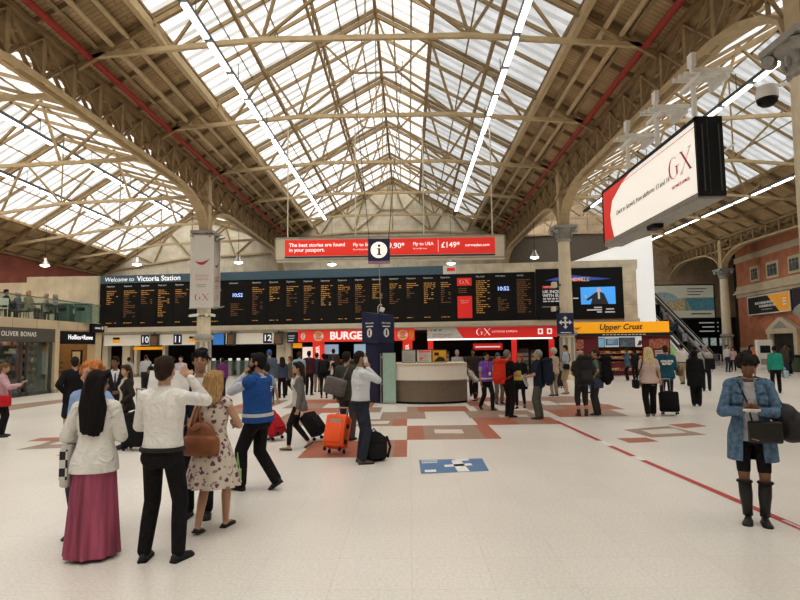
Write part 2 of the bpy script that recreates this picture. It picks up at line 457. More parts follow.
for Y in TY:
    if Y < 16: continue
    nr = [(XW, 8.6), (-24.9, 10.15), (-19.05, 13.9), (-13, 12.2), (XL, ez)]
    tie = [(XW, 8.7), (-19.05, 9.9), (XL, 10.2)]
    st = [((-19.05, 9.9), (-19.05, 13.7), .06)]
    for a, b in (((-22.4, 9.4), (-24.4, 10.3)), ((-22.4, 9.4), (-21.2, 12.3)), ((-19.05, 9.9), (-21.2, 12.3)), ((-19.05, 9.9), (-16.2, 12.9)), ((-15.2, 10.05), (-16.2, 12.9)), ((-15.2, 10.05), (-13, 12.1))):
        st.append((a, b, .1))
    truss(nr, tie, st, Y, '%s tan iron truss from the camera across the left aisle roof' % ORD[k]); k += 1
k = 0
for Y in TY + [54.8]:
    if Y < 22: continue
    nr = [(XR, ez), (11.0, 12.9), (17.8, 16.7), (23.6, 13.0), (X3, 10.9)]
    tie = [(XR, 11.3), (17.8, 11.7), (X3, 10.9)]
    st = [((17.8, 11.7), (17.8, 16.4), .06)]
    for a, b in (((13.4, 11.5), (11.4, 13.0)), ((13.4, 11.5), (14.6, 14.8)), ((17.8, 11.7), (14.6, 14.8)), ((17.8, 11.7), (20.9, 14.7)), ((22.2, 11.3), (20.9, 14.7)), ((22.2, 11.3), (23.8, 12.8))):
        st.append((a, b, .1))
    truss(nr, tie, st, Y, '%s tan iron truss from the camera across the right aisle roof' % ORD[k]); k += 1

# lattice purlins
def purlin(x, z, label, ya=Y0, yb=Y1):
    t = thing('lattice_purlin', label, 'roof purlin', (x, ya, z), 0, 'lattice roof purlins', 'thing')
    L = yb - ya
    MB().bar((0, 0, 0), (0, L, 0), .1, .12).build('top_chord', M_steel, t)
    MB().bar((0, 0, -.75), (0, L, -.75), .1, .12).build('bottom_chord', M_steel, t)
    m = MB(); n = int(L / 1.55)
    for i in range(n):
        y = i * 1.55; m.bar((0, y, 0), (0, y + .775, -.75), .05); m.bar((0, y + .775, -.75), (0, y + 1.55, 0), .05)
    m.build('lattice', M_steel, t)
purlin(XC - 2.4, bz - .2, 'zigzag lattice purlin left of the central roof ridge')
purlin(XC + 2.4, bz - .2, 'zigzag lattice purlin right of the central roof ridge')
def beam(name, x, z, w, h, label, cat, m, ya=Y0, yb=Y1, r=None):
    mb = MB()
    if r: mb.tube([(x, ya, z), (x, yb, z)], r, 8)
    else: mb.bx(x - w / 2, x + w / 2, ya, yb, z - h / 2, z + h / 2)
    o = mb.build(name, m, None, bool(r)); return tag(o, label, cat, None, 'thing')
beam('ridge_beam', XC, rz_ - .2, .14, .24, 'tan ridge beam along the top of the central glass roof', 'roof beam', M_steel)
for s, w in ((-1, 'left'), (1, 'right')):
    beam('roof_purlin', XC + s * 4.8, 13.75, .12, .2, 'plain purlin halfway up the %s glass slope of the central roof' % w, 'roof purlin', M_steel)
    beam('roof_purlin', XC + s * 7.1, gz - .42, .2, .3, 'beam along the lower edge of the %s glass slope of the central roof' % w, 'roof purlin', M_steel2)
    xs = XL if s < 0 else XR
    beam('red_pipe', xs - s * .62, 11.42, 0, 0, 'dark red pipe running above the %s hand lattice girders' % ('window side left' if s < 0 else 'billboard side right'), 'pipe', M_red, r=.11)
    for q, d in enumerate((1.35, 1.85)):
        beam('roof_conduit', xs - s * d, 11.08 + d * .56, 0, 0, 'long cream conduit under the %s boarded slope, %s the girder' % ('left' if s < 0 else 'right', 'next to' if q == 0 else 'one away from'), 'pipe', M_steel2, r=.09)

# ---------------------------------------------------------------- columns and arcade girders
def column(x, y, label):
    t = thing('station_column', label, 'column', (x, y, 0), 0, 'cream iron columns', 'thing')
    m = MB().lathe([(.46, 0), (.46, .18), (.40, .24), (.38, .9), (.38, 2.25), (.40, 2.3)], 16); m.build('pedestal', M_column, t)
    fl = MB()
    for i in range(8):
        q = 2 * PI * (i + .5) / 8; fl.box((.39 * math.cos(q), .39 * math.sin(q), 1.25), (.05, .14, 1.9), (0, 0, q))
    fl.build('pedestal_panel', M_grey, t)
    MB().lathe([(.40, 2.28), (.52, 2.36), (.55, 2.44), (.5, 2.52), (.38, 2.62)], 24).build('collar', M_grey, t, True)
    sh = []
    n = 24
    for z, r in ((2.55, .36), (3.2, .345), (5, .33), (7.35, .30)):
        sh.append([V((r * (1 + .035 * (-1) ** j) * math.cos(2 * PI * j / n), r * (1 + .035 * (-1) ** j) * math.sin(2 * PI * j / n), z)) for j in range(n)])
    MB().rings(sh).build('shaft', M_column, t)
    cp = MB().lathe([(.30, 7.3), (.37, 7.36), (.37, 7.46), (.33, 7.52), (.36, 7.7), (.46, 7.85), (.56, 7.95), (.56, 8.0)], 24)
    cp.box((0, 0, 8.08), (1.2, 1.2, .16))
    for sx in (-1, 1):
        for sy in (-1, 1):
            cp.tube([(sx * .38, sy * .52, 7.86), (sx * .56, sy * .38, 7.86)], .13, 10)
    for i in range(12):
        q = 2 * PI * i / 12; cp.ell((.39 * math.cos(q), .39 * math.sin(q), 7.68), (.07, .07, .14), None, 8, 6)
    cp.build('capital', M_grey, t, False)
    MB().bx(-.24, .24, -.24, .24, 8.15, ZGT).bx(-.32, .32, -.32, .32, 9.7, 9.85).bx(-.32, .32, -.32, .32, 11.2, ZGT).build('upper_post', M_steel2, t)
cl = {(XL, 11.4): 'nearest left hand', (XR, 11.4): 'near right edge of the view', (XL, 29.9): 'left of the hall', (XR, 29.9): 'right of the hall', (X3, 29.9): '', (X3, 48.4): ''}
column(XL, 29.9, 'cream iron column carrying the white hanging banners')
column(XR, 29.9, 'fluted cream column in front of the news screen with a dark arrow sign')
column(XR, 11.4, 'cream column cut off by the right edge, behind the hanging billboard')
column(X3, 48.4, 'cream column in front of the brick wall beside the escalators')

def girder(x, ya, yb, label, zb=ZGB, zt=ZGT, sag=3.7):
    t = thing('lattice_girder', label, 'lattice girder', (x, ya, 0), 0, 'riveted lattice girders', 'thing')
    L = yb - ya
    def low(y):
        d = min(y, L - y) - .25
        if d >= sag: return zb
        d = max(d, 0); q = (sag - d) / sag
        return ZCAP + (zb - ZCAP) * math.sqrt(max(0, 1 - q * q))
    MB().bx(-.24, .24, 0, L, zt - .16, zt).bx(-.03, .03, 0, L, zt - .45, zt - .16).build('top_chord', M_steel, t)
    ys = sorted(set([.25 + .18 * i * i for i in range(5)] + [L * i / 40 for i in range(9, 32)] + [L - .25 - .18 * i * i for i in range(5)]))
    rr = []
    for y in ys:
        z = low(y); rr.append([V((-.25, y, z)), V((.25, y, z)), V((.25, y, z + .14)), V((-.25, y, z + .14))])
    MB().rings(rr).build('bottom_flange', M_steel2, t)
    MB().bx(-.1, .1, .3, L - .3, zb - .02, zb + .16).build('middle_chord', M_steel, t)
    n = 12; st = L / n; la = MB()
    for i in range(1, n):
        MB().bx(-.14, .14, i * st - .09, i * st + .09, zb, zt - .1).build('post', M_steel, t)
    for i in range(n):
        for sx in (-.12, .12):
            la.bar((sx, i * st, zb + .1), (sx, (i + 1) * st, zt - .15), .05, .12, (1, 0, 0)); la.bar((sx, i * st, zt - .15), (sx, (i + 1) * st, zb + .1), .05, .12, (1, 0, 0))
    for e in (0, 1):
        sp = MB()
        for i in range(5):
            y = .45 + i * .62; y2 = y + .62
            a, b = (y, y2) if e == 0 else (L - y, L - y2)
            sp.bar((0, a, low(a)), (0, a, zb), .08); sp.bar((0, a, low(a) + .05), (0, b, zb), .07)
        sp.build('spandrel', M_steel, t)
    la.build('lattice', M_steel, t)
girder(XL, 11.4, 29.9, 'long tan lattice girder reaching from the top left corner to the banner column')
girder(XL, 29.9, 48.4, 'tan lattice girder behind the banner column, running to the end wall')
girder(XR, 11.4, 29.9, 'tan lattice girder above the hanging white billboard')
girder(XR, 29.9, 48.4, 'tan lattice girder behind the fluted column by the news screen')
girder(XL, -7.2, 11.4, 'lattice girder overhead at the near left, beyond the frame', )
girder(XR, -7.2, 11.4, 'lattice girder overhead at the near right, beyond the frame')
girder(X3, 29.8, 48.4, 'lattice girder nearest the brick wall with its row of windows', 9.75, 10.86)
girder(X3, 48.4, 58.0, 'short lattice girder over the escalators, meeting the back wall', 9.75, 10.86)

# ---------------------------------------------------------------- fluorescent runs
def tubes(x, z, ya, yb, label):
    t = thing('strip_light', label, 'light', (x, ya, z), 0, 'runs of fluorescent tubes', 'thing')
    L = yb - ya
    MB().bx(-.12, .12, 0, L, .06, .16).bx(-.05, .05, 0, L, .14, .24).build('trunking', M_darkg, t)
    y = 1.0
    while y < L: MB().bx(-.012, .012, y, y + .024, .2, .9).build('hanger', M_darkg, t); y += 4.1
    y = .15
    while y + 1.5 < L:
        MB().bx(-.09, .09, y, y + 1.72, .0, .06).build('diffuser', M_tube, t); y += 2.05
for x, z, ya, yb, l in ((XC - 4.8, 11.3, 14.5, 41, 'run of white strip lights left of the central roof ridge'), (XC + 4.75, 11.3, 14.5, 40.5, 'run of white strip lights right of the central roof ridge'),
                        (-16.4, 11.3, 19, 40, 'run of strip lights in the left aisle nearer the girder'), (-21.8, 11.3, 26, 42, 'run of strip lights in the left aisle nearer the brick wall'),
                        (12.8, 11.3, 16, 40, 'run of strip lights just right of the hanging billboard'), (22.4, 11.3, 30, 54, 'run of strip lights under the boarded right aisle slope')):
    tubes(x, z, ya, yb, l)
# ------------------------------------------------------------------ facade frame (slightly turned across the hall)
FA = math.atan(-.111); FO = V((0, 35.5, 0))
EX = V((math.cos(FA), math.sin(FA), 0)); EYV = V((-math.sin(FA), math.cos(FA), 0))
def fw(x, d=0.0, z=0.0): return FO + EX * x + EYV * d + V((0, 0, z))
def fxz(px, py, d=0.0):
    r = ray(px, py); k = (d + FO.dot(EYV)) / (r.x * EYV.x + r.y * EYV.y)
    p = V((r.x * k, k, 0)); return (p - FO).dot(EX), r.z * k + EYE
def fx(px, d=0.0, py=320): return fxz(px, py, d)[0]
def fthing(name, label, cat, x, d=0.0, z=0.0, group=None, kind=None): return thing(name, label, cat, fw(x, d, z), FA, group, kind)
def fstruct(name, mb, m):
    o = mb.build(name, m); o.location = FO; o.rotation_euler = (0, 0, FA); o['kind'] = 'structure'; return o

M_scr = mat('dark_screen', (.017, .016, .015), .5, var=.1, spec=.12)
M_or = glow('orange_display', (.50, .26, .06), .55)
M_or2 = glow('dim_orange_display', (.22, .105, .04), .4)
M_wd = glow('white_display', (.5, .5, .5), .45)
M_bl = glow('blue_display', (.35, .5, .95), .9)
M_hdr = mat('slate_blue_panel', (.085, .15, .20), .45, var=.06)
M_sred = glow('red_sign_face', (.78, .055, .03), .32)
M_gxred = glow('express_red_face', (.70, .03, .025), .30)
M_lit = glow('lit_white_face', (.86, .84, .78), .55)
M_yel = glow('yellow_sign_face', (.86, .38, .012), .40)
M_bean = mat('print_black', (.02, .02, .02), .5)
M_blue = glow('blue_sign_face', (.05, .22, .62), .35)
M_gold = mat('bun_orange', (.85, .38, .05), .5, var=.04)

def gx_logo(mb, w, ox=0, oz=0, y=0.0):
    "serif G and X drawn in the x,z plane, total width about w"
    h = w * .46; r = h / 2; n = 22
    for i in range(n):
        def pt(q, o):
            c, s = math.cos(q), math.sin(q)
            th = (.05 + .26 * max(0, -c) ** 1.5) * r
            rr = r if o else r - th
            return V((ox - w * .27 + c * (rr if not o else r) * .92, y, oz + s * rr))
        q0 = R(42) + (R(318) - R(42)) * i / n; q1 = R(42) + (R(318) - R(42)) * (i + 1) / n
        mb.quad(pt(q0, 1), pt(q1, 1), pt(q1, 0), pt(q0, 0))
    gx = ox - w * .27 + .68 * r
    mb.quad((gx - .13 * r, y, oz - .75 * r), (gx + .13 * r, y, oz - .75 * r), (gx + .13 * r, y, oz), (gx - .13 * r, y, oz))
    mb.quad((gx - .4 * r, y, oz - .02 * r), (gx + .4 * r, y, oz - .02 * r), (gx + .4 * r, y, oz + .05 * r), (gx - .4 * r, y, oz + .05 * r))
    x0, x1 = ox + w * .05, ox + w * .48; t = .3 * r
    mb.quad((x0, y, oz + r), (x0 + t, y, oz + r), (x1, y, oz - r), (x1 - t, y, oz - r))
    mb.quad((x1 - .1 * r, y + .001, oz + r), (x1, y + .001, oz + r), (x0 + .1 * r, y + .001, oz - r), (x0, y + .001, oz - r))
    for xx in (x0, x1 - t):
        mb.quad((xx - .15 * r, y, oz + r - .06 * r), (xx + t + .1 * r, y, oz + r - .06 * r), (xx + t + .1 * r, y, oz + r), (xx - .15 * r, y, oz + r))
        mb.quad((xx - .15 * r, y, oz - r), (xx + t + .1 * r, y, oz - r), (xx + t + .1 * r, y, oz - r + .06 * r), (xx - .15 * r, y, oz - r + .06 * r))
    return mb
def plate(mb, x0, x1, z0, z1, y): return mb.quad((x0, y, z0), (x1, y, z0), (x1, y, z1), (x0, y, z1))

# ------------------------------------------------------------------ departure board
ZB0, ZB1, ZH = 3.36, 6.36, 6.90
bx0, bx1 = fx(99), fx(536)
t = fthing('departure_board', 'very wide black departure board with rows of orange train times above the platform gates', 'departure board', 0, 0, 0)
MB().bx(bx0, bx1, 0, .5, ZB0, ZB1).build('casing', M_black, t)
hb = MB().bx(bx0, fx(444), -.06, .5, ZB1, ZH).build('header', M_hdr, t)
text(t, 'Welcome to ', .42, ((fx(104)), -.065, 6.62), M_ltxt, align='LEFT', shear=.12)
text(t, 'Victoria Station', .50, ((fx(136.5)), -.065, 6.62), M_ltxt, align='LEFT', bold=.008)
tl = MB(); tl.prism([(fx(444), ZB1), (fx(457), ZB1), (fx(457), ZH), (fx(444), ZH)], -.06, .5); tl.build('header_end', M_white, t)
plate(MB(), fx(448), fx(456), 6.55, 6.75, -.07).build('rail_emblem', M_gxred, t)
def rows(mb, x0, x1, z0, z1, dense, rnd, head=True):
    z = z1; h = .042
    while z > z0:
        full = rnd.random() < dense
        w = (x1 - x0) * (rnd.uniform(.45, .98) if full else rnd.uniform(.2, .5))
        x = x0
        while x < x0 + w:
            e = min(x + rnd.uniform(.06, .22), x0 + w); plate(mb, x, e, z - h, z, -.016); x = e + .035
        if rnd.random() < .35: plate(mb, x1 - .14, x1, z - h, z, -.016)
        z -= .125
panels = [(104 + 17.2 * i, 121 + 17.2 * i, 'd') for i in range(7)] + [(227, 247, 'i')] + [(250 + 17.2 * i, 266 + 17.2 * i, 'd') for i in range(12)] + [(457, 473, 'g'), (475, 492, 'f'), (494.5, 513, 'i'), (516, 533, 'f')]
rnd = random.Random(3)
for i, (a, b, kd) in enumerate(panels):
    x0, x1 = fx(a + .8), fx(b - .5)
    if kd == 'g':
        s = MB().bx(x0, x1, -.012, 0, 3.55, 6.1).build('screen', M_scr, t)
        plate(plate(MB(), x0, x1, 3.56, 4.95, -.016), x0, x1, 5.6, 6.1, -.016).build('red_advert', M_gxred, s)
        gx_logo(MB(), .62, (x0 + x1) / 2, 5.86, -.02).build('rail_logo', M_wtxt, s)
        text(s, 'Next train\nplatform', .13, ((x0 + x1) / 2, -.02, 4.6), M_wtxt)
        r_ = MB(); rows(r_, x0 + .08, x1 - .3, 5.1, 5.45, .9, rnd); r_.build('timetable', M_or2, s); continue
    s = MB().bx(x0, x1, -.012, 0, 3.5, 6.28).build('screen', M_scr, t)
    text(s, {'d': 'Departures', 'f': 'Fast trains' if a < 480 else 'Arrivals', 'i': 'Information'}[kd], .15, (x0 + .08, -.016, 6.16), M_wd, align='LEFT', sx=.85)
    r_ = MB()
    if kd == 'd':
        m1 = MB(); rows(m1, x0 + .1, x1 - .1, 5.55, 5.85, 1, rnd); m1.build('next_train', M_or, s)
        if 7 < i < 20 or i < 5: rows(r_, x0 + .1, x1 - .22, rnd.choice([4.1, 4.5, 4.9]), 5.48, .35, rnd)
        m2 = MB(); rows(m2, x0 + .1, x1 - .3, 3.62, 3.68, .8, rnd); m2.build('destination', M_or, s)
    elif kd == 'f': rows(r_, x0 + .06, x1 - .06, 3.8, 5.9, .9, rnd)
    else:
        text(s, '10:52', .34, ((x0 + x1) / 2, -.02, 5.35), M_bl, bold=.01); rows(r_, x0 + .2, x1 - .2, 3.95, 4.8, .75, rnd)
    if r_.v: r_.build('timetable', M_or if kd != 'i' and i % 3 == 0 else M_or2, s)

# news screen and its cream surround
sx0, sx1 = fx(537), fx(624)
t = fthing('news_screen', 'large dark video screen showing a news page behind the fluted column', 'screen', 0, 0, 0)
MB().bx(sx0, sx1, -.12, .4, 3.36, 6.5).build('casing', M_black, t)
def P(px, py, d=-.12): return fxz(px, py, d)
pic = MB(); x0, z0 = P(581, 304.5); x1, z1 = P(615, 286.5); plate(pic, x0, x1, z0, z1, -.13)
pc = pic.build('picture', glow('news_picture_blue', (.06, .3, .72), .8), t)
cx = (x0 + x1) / 2 + .05; hh = z1 - z0
mm = MB(); mm.add([(cx - .5, -.134, z0), (cx + .55, -.134, z0), (cx + .3, -.134, z0 + hh * .62), (cx + .12, -.134, z0 + hh * .7), (cx - .12, -.134, z0 + hh * .7), (cx - .3, -.134, z0 + hh * .62)], [(0, 1, 2, 3, 4, 5)])
mm.quad((cx - .3, -.134, z0 + hh * .6), (cx - .75, -.134, z0 + hh * .3), (cx - .68, -.134, z0 + hh * .2), (cx - .3, -.134, z0 + hh * .4))
mm.build('suit', glow('news_suit', (.03, .03, .035), .3), t)
fc = MB(); n = 14; fc.add([(cx + .11 * math.cos(2 * PI * i / n), -.136, z0 + hh * .82 + .16 * math.sin(2 * PI * i / n)) for i in range(n)], [tuple(range(n))])
fc.quad((cx - .8, -.136, z0 + hh * .38), (cx - .7, -.136, z0 + hh * .36), (cx - .72, -.136, z0 + hh * .5), (cx - .82, -.136, z0 + hh * .52)); fc.build('face', glow('news_face', (.6, .38, .3), .5), t)
plate(MB(), cx - .06, cx + .06, z0 + hh * .3, z0 + hh * .68, -.137).build('shirt', M_wd, t)
fl = MB(); y_ = -.13; xa, za = P(545, 280.5); xb, zb = P(612, 280)
fl.add([(xa, y_, za), (xb, y_, za), ((xa + xb) / 2 - .6, y_, za + .32)], [(0, 1, 2)]); fl.add([(xa, y_, za), (xb, y_, za), ((xa + xb) / 2, y_, za - .1)], [(0, 1, 2)])
fl.build('blue_flare', glow('flare_blue', (.03, .06, .26), .8), t)
x0, z0 = P(571, 281.5); x1, z1 = P(582.5, 277.5); plate(MB(), x0, x1, z0, z1, -.14).build('red_logo_plate', M_gxred, t)
text(t, 'NEWS', .27, ((x0 + x1) / 2, -.145, (z0 + z1) / 2), M_wd, bold=.01)
x2, _ = P(589, 281); plate(MB(), x1, x2, z0, z1, -.14).build('logo_plate', M_wd, t); text(t, 'HD', .24, ((x1 + x2) / 2, -.145, (z0 + z1) / 2), M_scr, bold=.01)
x0, z0 = P(542.5, 288.5); x1, z1 = P(556, 285.7); plate(MB(), x0, x1, z0, z1, -.13).build('headline_band', M_gxred, t); text(t, 'TOP STORY', .16, (x0 + .05, -.135, (z0 + z1) / 2), M_wd, align='LEFT')
x0, z0 = P(542.5, 294); text(t, 'UK INQUIRY\nWITH EU', .26, (x0, -.13, z0), M_wd, align='LEFT', bold=.01)
r_ = MB()
for py in (299, 301.5): 
    x0, z0 = P(543, py); x1, _ = P(579 if py < 300 else 566, py); x = x0
    while x < x1: e = x + rnd.uniform(.1, .35); plate(r_, x, e, z0 - .04, z0 + .04, -.13); x = e + .06
for py, a, b in ((307.5, 594, 602), (310, 587, 602), (312, 597, 602), (309, 606, 614), (312, 605, 615)):
    x0, z0 = P(a, py); x1, _ = P(b, py); plate(r_, x0, x1, z0 - .04, z0 + .04, -.13)
x0, z0 = P(542, 307); x1, _ = P(558, 307); plate(r_, x0, x1, z0 - .01, z0 + .01, -.13)
r_.build('small_print', M_wd, t)
# cladding round the board
fstruct('trim_1', MB().bx(fx(457), fx(640), .02, .6, ZB1, 6.95).bx(sx1, fx(638), -.05, .6, 3.0, 6.6), M_cream)
fstruct('trim_2', MB().bx(bx0 - .3, fx(640), -.02, .6, 3.02, 3.36).bx(bx0 - .3, fx(640), .12, .6, 2.86, 3.02), M_creamp)
fstruct('trim_3', MB().bx(bx0 - .3, fx(560), -.3, -.02, 2.98, 3.04), M_grey)
# shaded depth behind the gates: near-black wall, slab added to keep light out
fstruct('ceiling_shade_slab', MB().bx(bx0 - 6, fx(640) + 2, .3, 9, 2.86, 3.0), M_darkg)
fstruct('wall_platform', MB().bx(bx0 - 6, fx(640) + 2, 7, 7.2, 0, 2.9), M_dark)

# ------------------------------------------------------------------ gate headers, screens, pillars
M_hdrw = glow('gate_header_white', (.74, .70, .60), .22)
def header(px0, px1, label, num=None, npx=None, flag=None):
    x0, x1 = fx(px0, .15), fx(px1, .15); xm = (x0 + x1) / 2
    t = fthing('gate_header', label, 'sign', xm, .15, 2.12, 'platform gate headers')
    MB().bx(x0 - xm, x1 - xm, 0, .25, 0, .72).build('panel', M_hdrw, t)
    if num:
        a = fx(npx - .8, .15) - xm; MB().bx(a - .29, a + .29, -.03, 0, .04, .7).build('number_plate', M_navy, t)
        text(t, num, .58, (a, -.035, .37), M_ltxt, bold=.012)
    if flag:
        a = fx(flag, .15) - xm; MB().bx(a - .24, a + .24, -.02, 0, .2, .5).build('yellow_notice', M_yel, t); MB().bx(a - .24, a + .24, -.025, 0, .42, .56).build('notice_heading', M_bean, t)
header(104.5, 150, 'cream gate header with a navy plate numbered 10', '10', 146.5, 117)
header(160, 204, 'cream gate header with a navy plate numbered 11', '11', 179, 193)
header(226, 275, 'cream gate header with a navy plate numbered 12', '12', 268.5)
def smallscreen(px, label, w=.32):
    x = fx(px, 0); t = fthing('hanging_screen', label, 'screen', x, -.12, 2.05, 'small leaning platform screens')
    MB().prism([(-w, .0), (w * .85, 0), (w, .78), (-w * .85, .78)], 0, .14).build('casing', M_darkg, t)
    m = MB(); q = random.Random(int(px))
    for i in range(6):
        m.quad((-w * .7, -.006, .1 + i * .1), (w * q.uniform(.1, .7), -.006, .1 + i * .1), (w * .6, -.006, .15 + i * .1), (-w * .7, -.006, .15 + i * .1))
    m.build('timetable', M_or2, t); MB().bx(-.03, .03, .02, .08, .78, .95).build('bracket', M_darkg, t)
for px, l in ((98.5, 'small leaning platform screen left of the gate 10 header'), (155.5, 'small leaning platform screen between plates 10 and 11'), (232, 'small leaning platform screen left of the gate 12 header'), (279, 'small leaning platform screen right of plate 12')): smallscreen(px, l)
x = fx(218.5, .1); t = fthing('blue_sign', 'plain bright blue panel beside the banner column', 'sign', x, .1, 2.1); MB().rbox((0, .05, .37), (.75, .1, .74), .02, 1).build('panel', M_blue, t)
x = fx(292, .1); t = fthing('list_sign', 'dark blue list sign left of the red burger sign', 'sign', x, .1, 2.15); MB().bx(-.32, .32, 0, .1, 0, .66).build('panel', M_navy, t)
m = MB(); [plate(m, -.26 + .04 * (i % 2), .1 + .05 * i, .12 + i * .16, .17 + i * .16, -.006) for i in range(3)]; m.build('lettering', M_wd, t)

def pillar(px, w, label, m=M_creamp, d=.5, h=2.86):
    t = fthing('gate_pillar', label, 'pillar', fx(px, d), d, 0, 'pillars of the platform gates')
    MB().bx(-w / 2, w / 2, 0, .4, 0, h - .2).build('shaft', m, t); MB().bx(-w / 2 - .08, w / 2 + .08, -.06, .46, h - .2, h).build('cap', m, t); MB().bx(-w / 2 - .05, w / 2 + .05, -.05, .45, 0, .2).build('base', M_grey, t)
for px, w, l in ((127, .55, 'cream pillar left of gate 10 under its header'), (106, .4, 'narrow cream pillar at the far left gate'), (203, .5, 'cream pillar behind the banner column'), (281, .6, 'cream pillar under the screen beside plate 12'), (287.5, .45, 'cream pillar nearest the burger sign'), (136.5, .2, 'thin pillar at the left side of the yellow gate'), (164.5, .2, 'thin pillar at the right side of the yellow gate')): pillar(px, w, l)
t = fthing('gate_beam', 'yellow beam over the open gate under plate 10', 'beam', fx(148.5, .45), .45, 1.83)
MB().bx(-1.05, 1.05, 0, .2, 0, .2).build('beam', M_yel, t)
t = fthing('yellow_notice', 'small yellow hanging notice left of the burger shop', 'sign', fx(297.5, .4), .4, 1.82); MB().bx(-.3, .3, 0, .05, 0, .32).build('panel', M_yel, t); MB().bx(-.01, .01, .02, .04, .3, 1.05).build('hanger', M_darkg, t)
x = fx(308, 1.0); t = fthing('backlit_poster', 'tall bright white backlit poster left of the red burger pillar', 'poster', x, 1.0, 0); MB().bx(-.42, .42, 0, .15, .2, 1.95).build('frame', M_darkg, t); MB().bx(-.37, .37, -.01, 0, .3, 1.88).build('face', M_lit, t); MB().bx(-.3, .3, .02, .12, 0, .2).build('foot', M_darkg, t)
# ticket barriers
M_gl2 = mat('barrier_grey', (.45, .46, .45), .4)
for i in range(7):
    px = 214 + i * 8.2
    t = fthing('ticket_barrier', '%s ticket barrier from the banner column' % ORD[i], 'ticket barrier', fx(px, 1.6), 1.6, 0, 'row of ticket barriers under the gate 12 header')
    MB().rbox((0, .5, .52), (.26, 1.0, 1.04), .05, 2).build('cabinet', M_gl2, t); MB().rbox((0, .06, 1.1), (.24, .14, .16), .03, 2).build('reader_head', M_lit, t)
    MB().bx(.12, .36, .46, .5, .35, .95).build('flap', mat('flap_green', (.12, .42, .3), .3), t)

# ------------------------------------------------------------------ burger counter
x0, x1 = fx(298, -.05), fx(414, -.05); xm = (x0 + x1) / 2
t = fthing('burger_sign', 'long red illuminated shop fascia reading BURGER KING', 'shop sign', xm, -.05, 2.2)
MB().bx(x0 - xm, x1 - xm, 0, .3, 0, .74).build('panel', M_sred, t)
def bun(px):
    c = fx(px, -.05) - xm; z = .37
    def half(mb, zc, sg, rx, rz):
        n = 12; pts = [(c + rx * math.cos(PI * i / n), -.01, zc + sg * rz * math.sin(PI * i / n)) for i in range(n + 1)]; mb.add(pts, [tuple(range(n + 1))])
    d = MB(); n = 18; d.add([(c + .33 * math.cos(2 * PI * i / n), -.005, z + .31 * math.sin(2 * PI * i / n)) for i in range(n)], [tuple(range(n))]); d.build('emblem_disc', M_wtxt, t)
    b = MB(); half(b, z + .1, 1, .25, .16); half(b, z - .1, -1, .25, .14); b.build('emblem_bun', M_gold, t)
    text(t, 'BURGER\nKING', .1, (c, -.012, z), M_sred, bold=.006)
bun(318.5); bun(402.5)
text(t, 'BURGER', .68, (fx(349, -.05) - xm, -.01, .36), M_ltxt, bold=.02, ext=.01); text(t, 'KING', .68, (fx(381, -.05) - xm, -.01, .36), M_ltxt, bold=.02, ext=.01)
for px in (303, 411):
    c = fx(px, -.05) - xm; e = MB(); n = 16; e.add([(c + .15 * math.cos(2 * PI * i / n), -.006, .37 + .24 * math.sin(2 * PI * i / n)) for i in range(n)], [tuple(range(n))]); e.build('bean_emblem', M_wtxt if px < 400 else M_gold, t)
    MB().bar((c - .02, -.009, .2), (c + .03, -.009, .54), .05, .004).build('bean_line', M_sred, t)
t = fthing('red_post', 'red pillar with white vertical lettering under the burger sign', 'pillar', fx(318, .3), .3, 0)
MB().bx(-.36, .36, 0, .3, 0, 2.2).build('panel', M_sred, t); text(t, 'BURGER', .34, (0, -.008, 1.3), M_ltxt, rot=(PI / 2, -PI / 2, 0), bold=.008)
t = fthing('red_post', 'red pillar with vertical lettering just right of the navy totem', 'pillar', fx(407, .3), .3, 0)
MB().bx(-.3, .3, 0, .3, 0, 2.2).build('panel', M_sred, t); text(t, 'BURGER', .3, (0, -.008, 1.4), M_ltxt, rot=(PI / 2, -PI / 2, 0), bold=.008)
for px, l, w in ((331, 'blue menu screen right of the red burger pillar', .55), (360, 'blue menu screen behind the man on the phone', .45)):
    t = fthing('menu_screen', l, 'menu screen', fx(px, 1.2), 1.2, 1.35); MB().bx(-w, w, 0, .08, 0, .72).build('casing', M_black, t)
    plate(MB(), -w + .04, w - .04, .04, .68, -.006).build('screen', glow('menu_blue', (.25, .45, .62), .6), t)
    m = MB(); [plate(m, -w * .8 + (i % 3) * w * .55, -w * .45 + (i % 3) * w * .55, .1 + (i // 3) * .2, .2 + (i // 3) * .2, -.01) for i in range(9)]; m.build('menu_pictures', M_wd, t)
    MB().bx(-.02, .02, .05, .1, .72, 1.6).build('hanger', M_black, t)
t = fthing('shop_counter', 'low pale serving counter inside the burger shop', 'counter', fx(345, 2), 2, 0); MB().bx(-2, 2, 0, .7, 0, .95).build('body', M_darkg, t); MB().bx(-2.05, 2.05, -.05, .75, .95, 1.0).build('worktop', M_creamp, t)

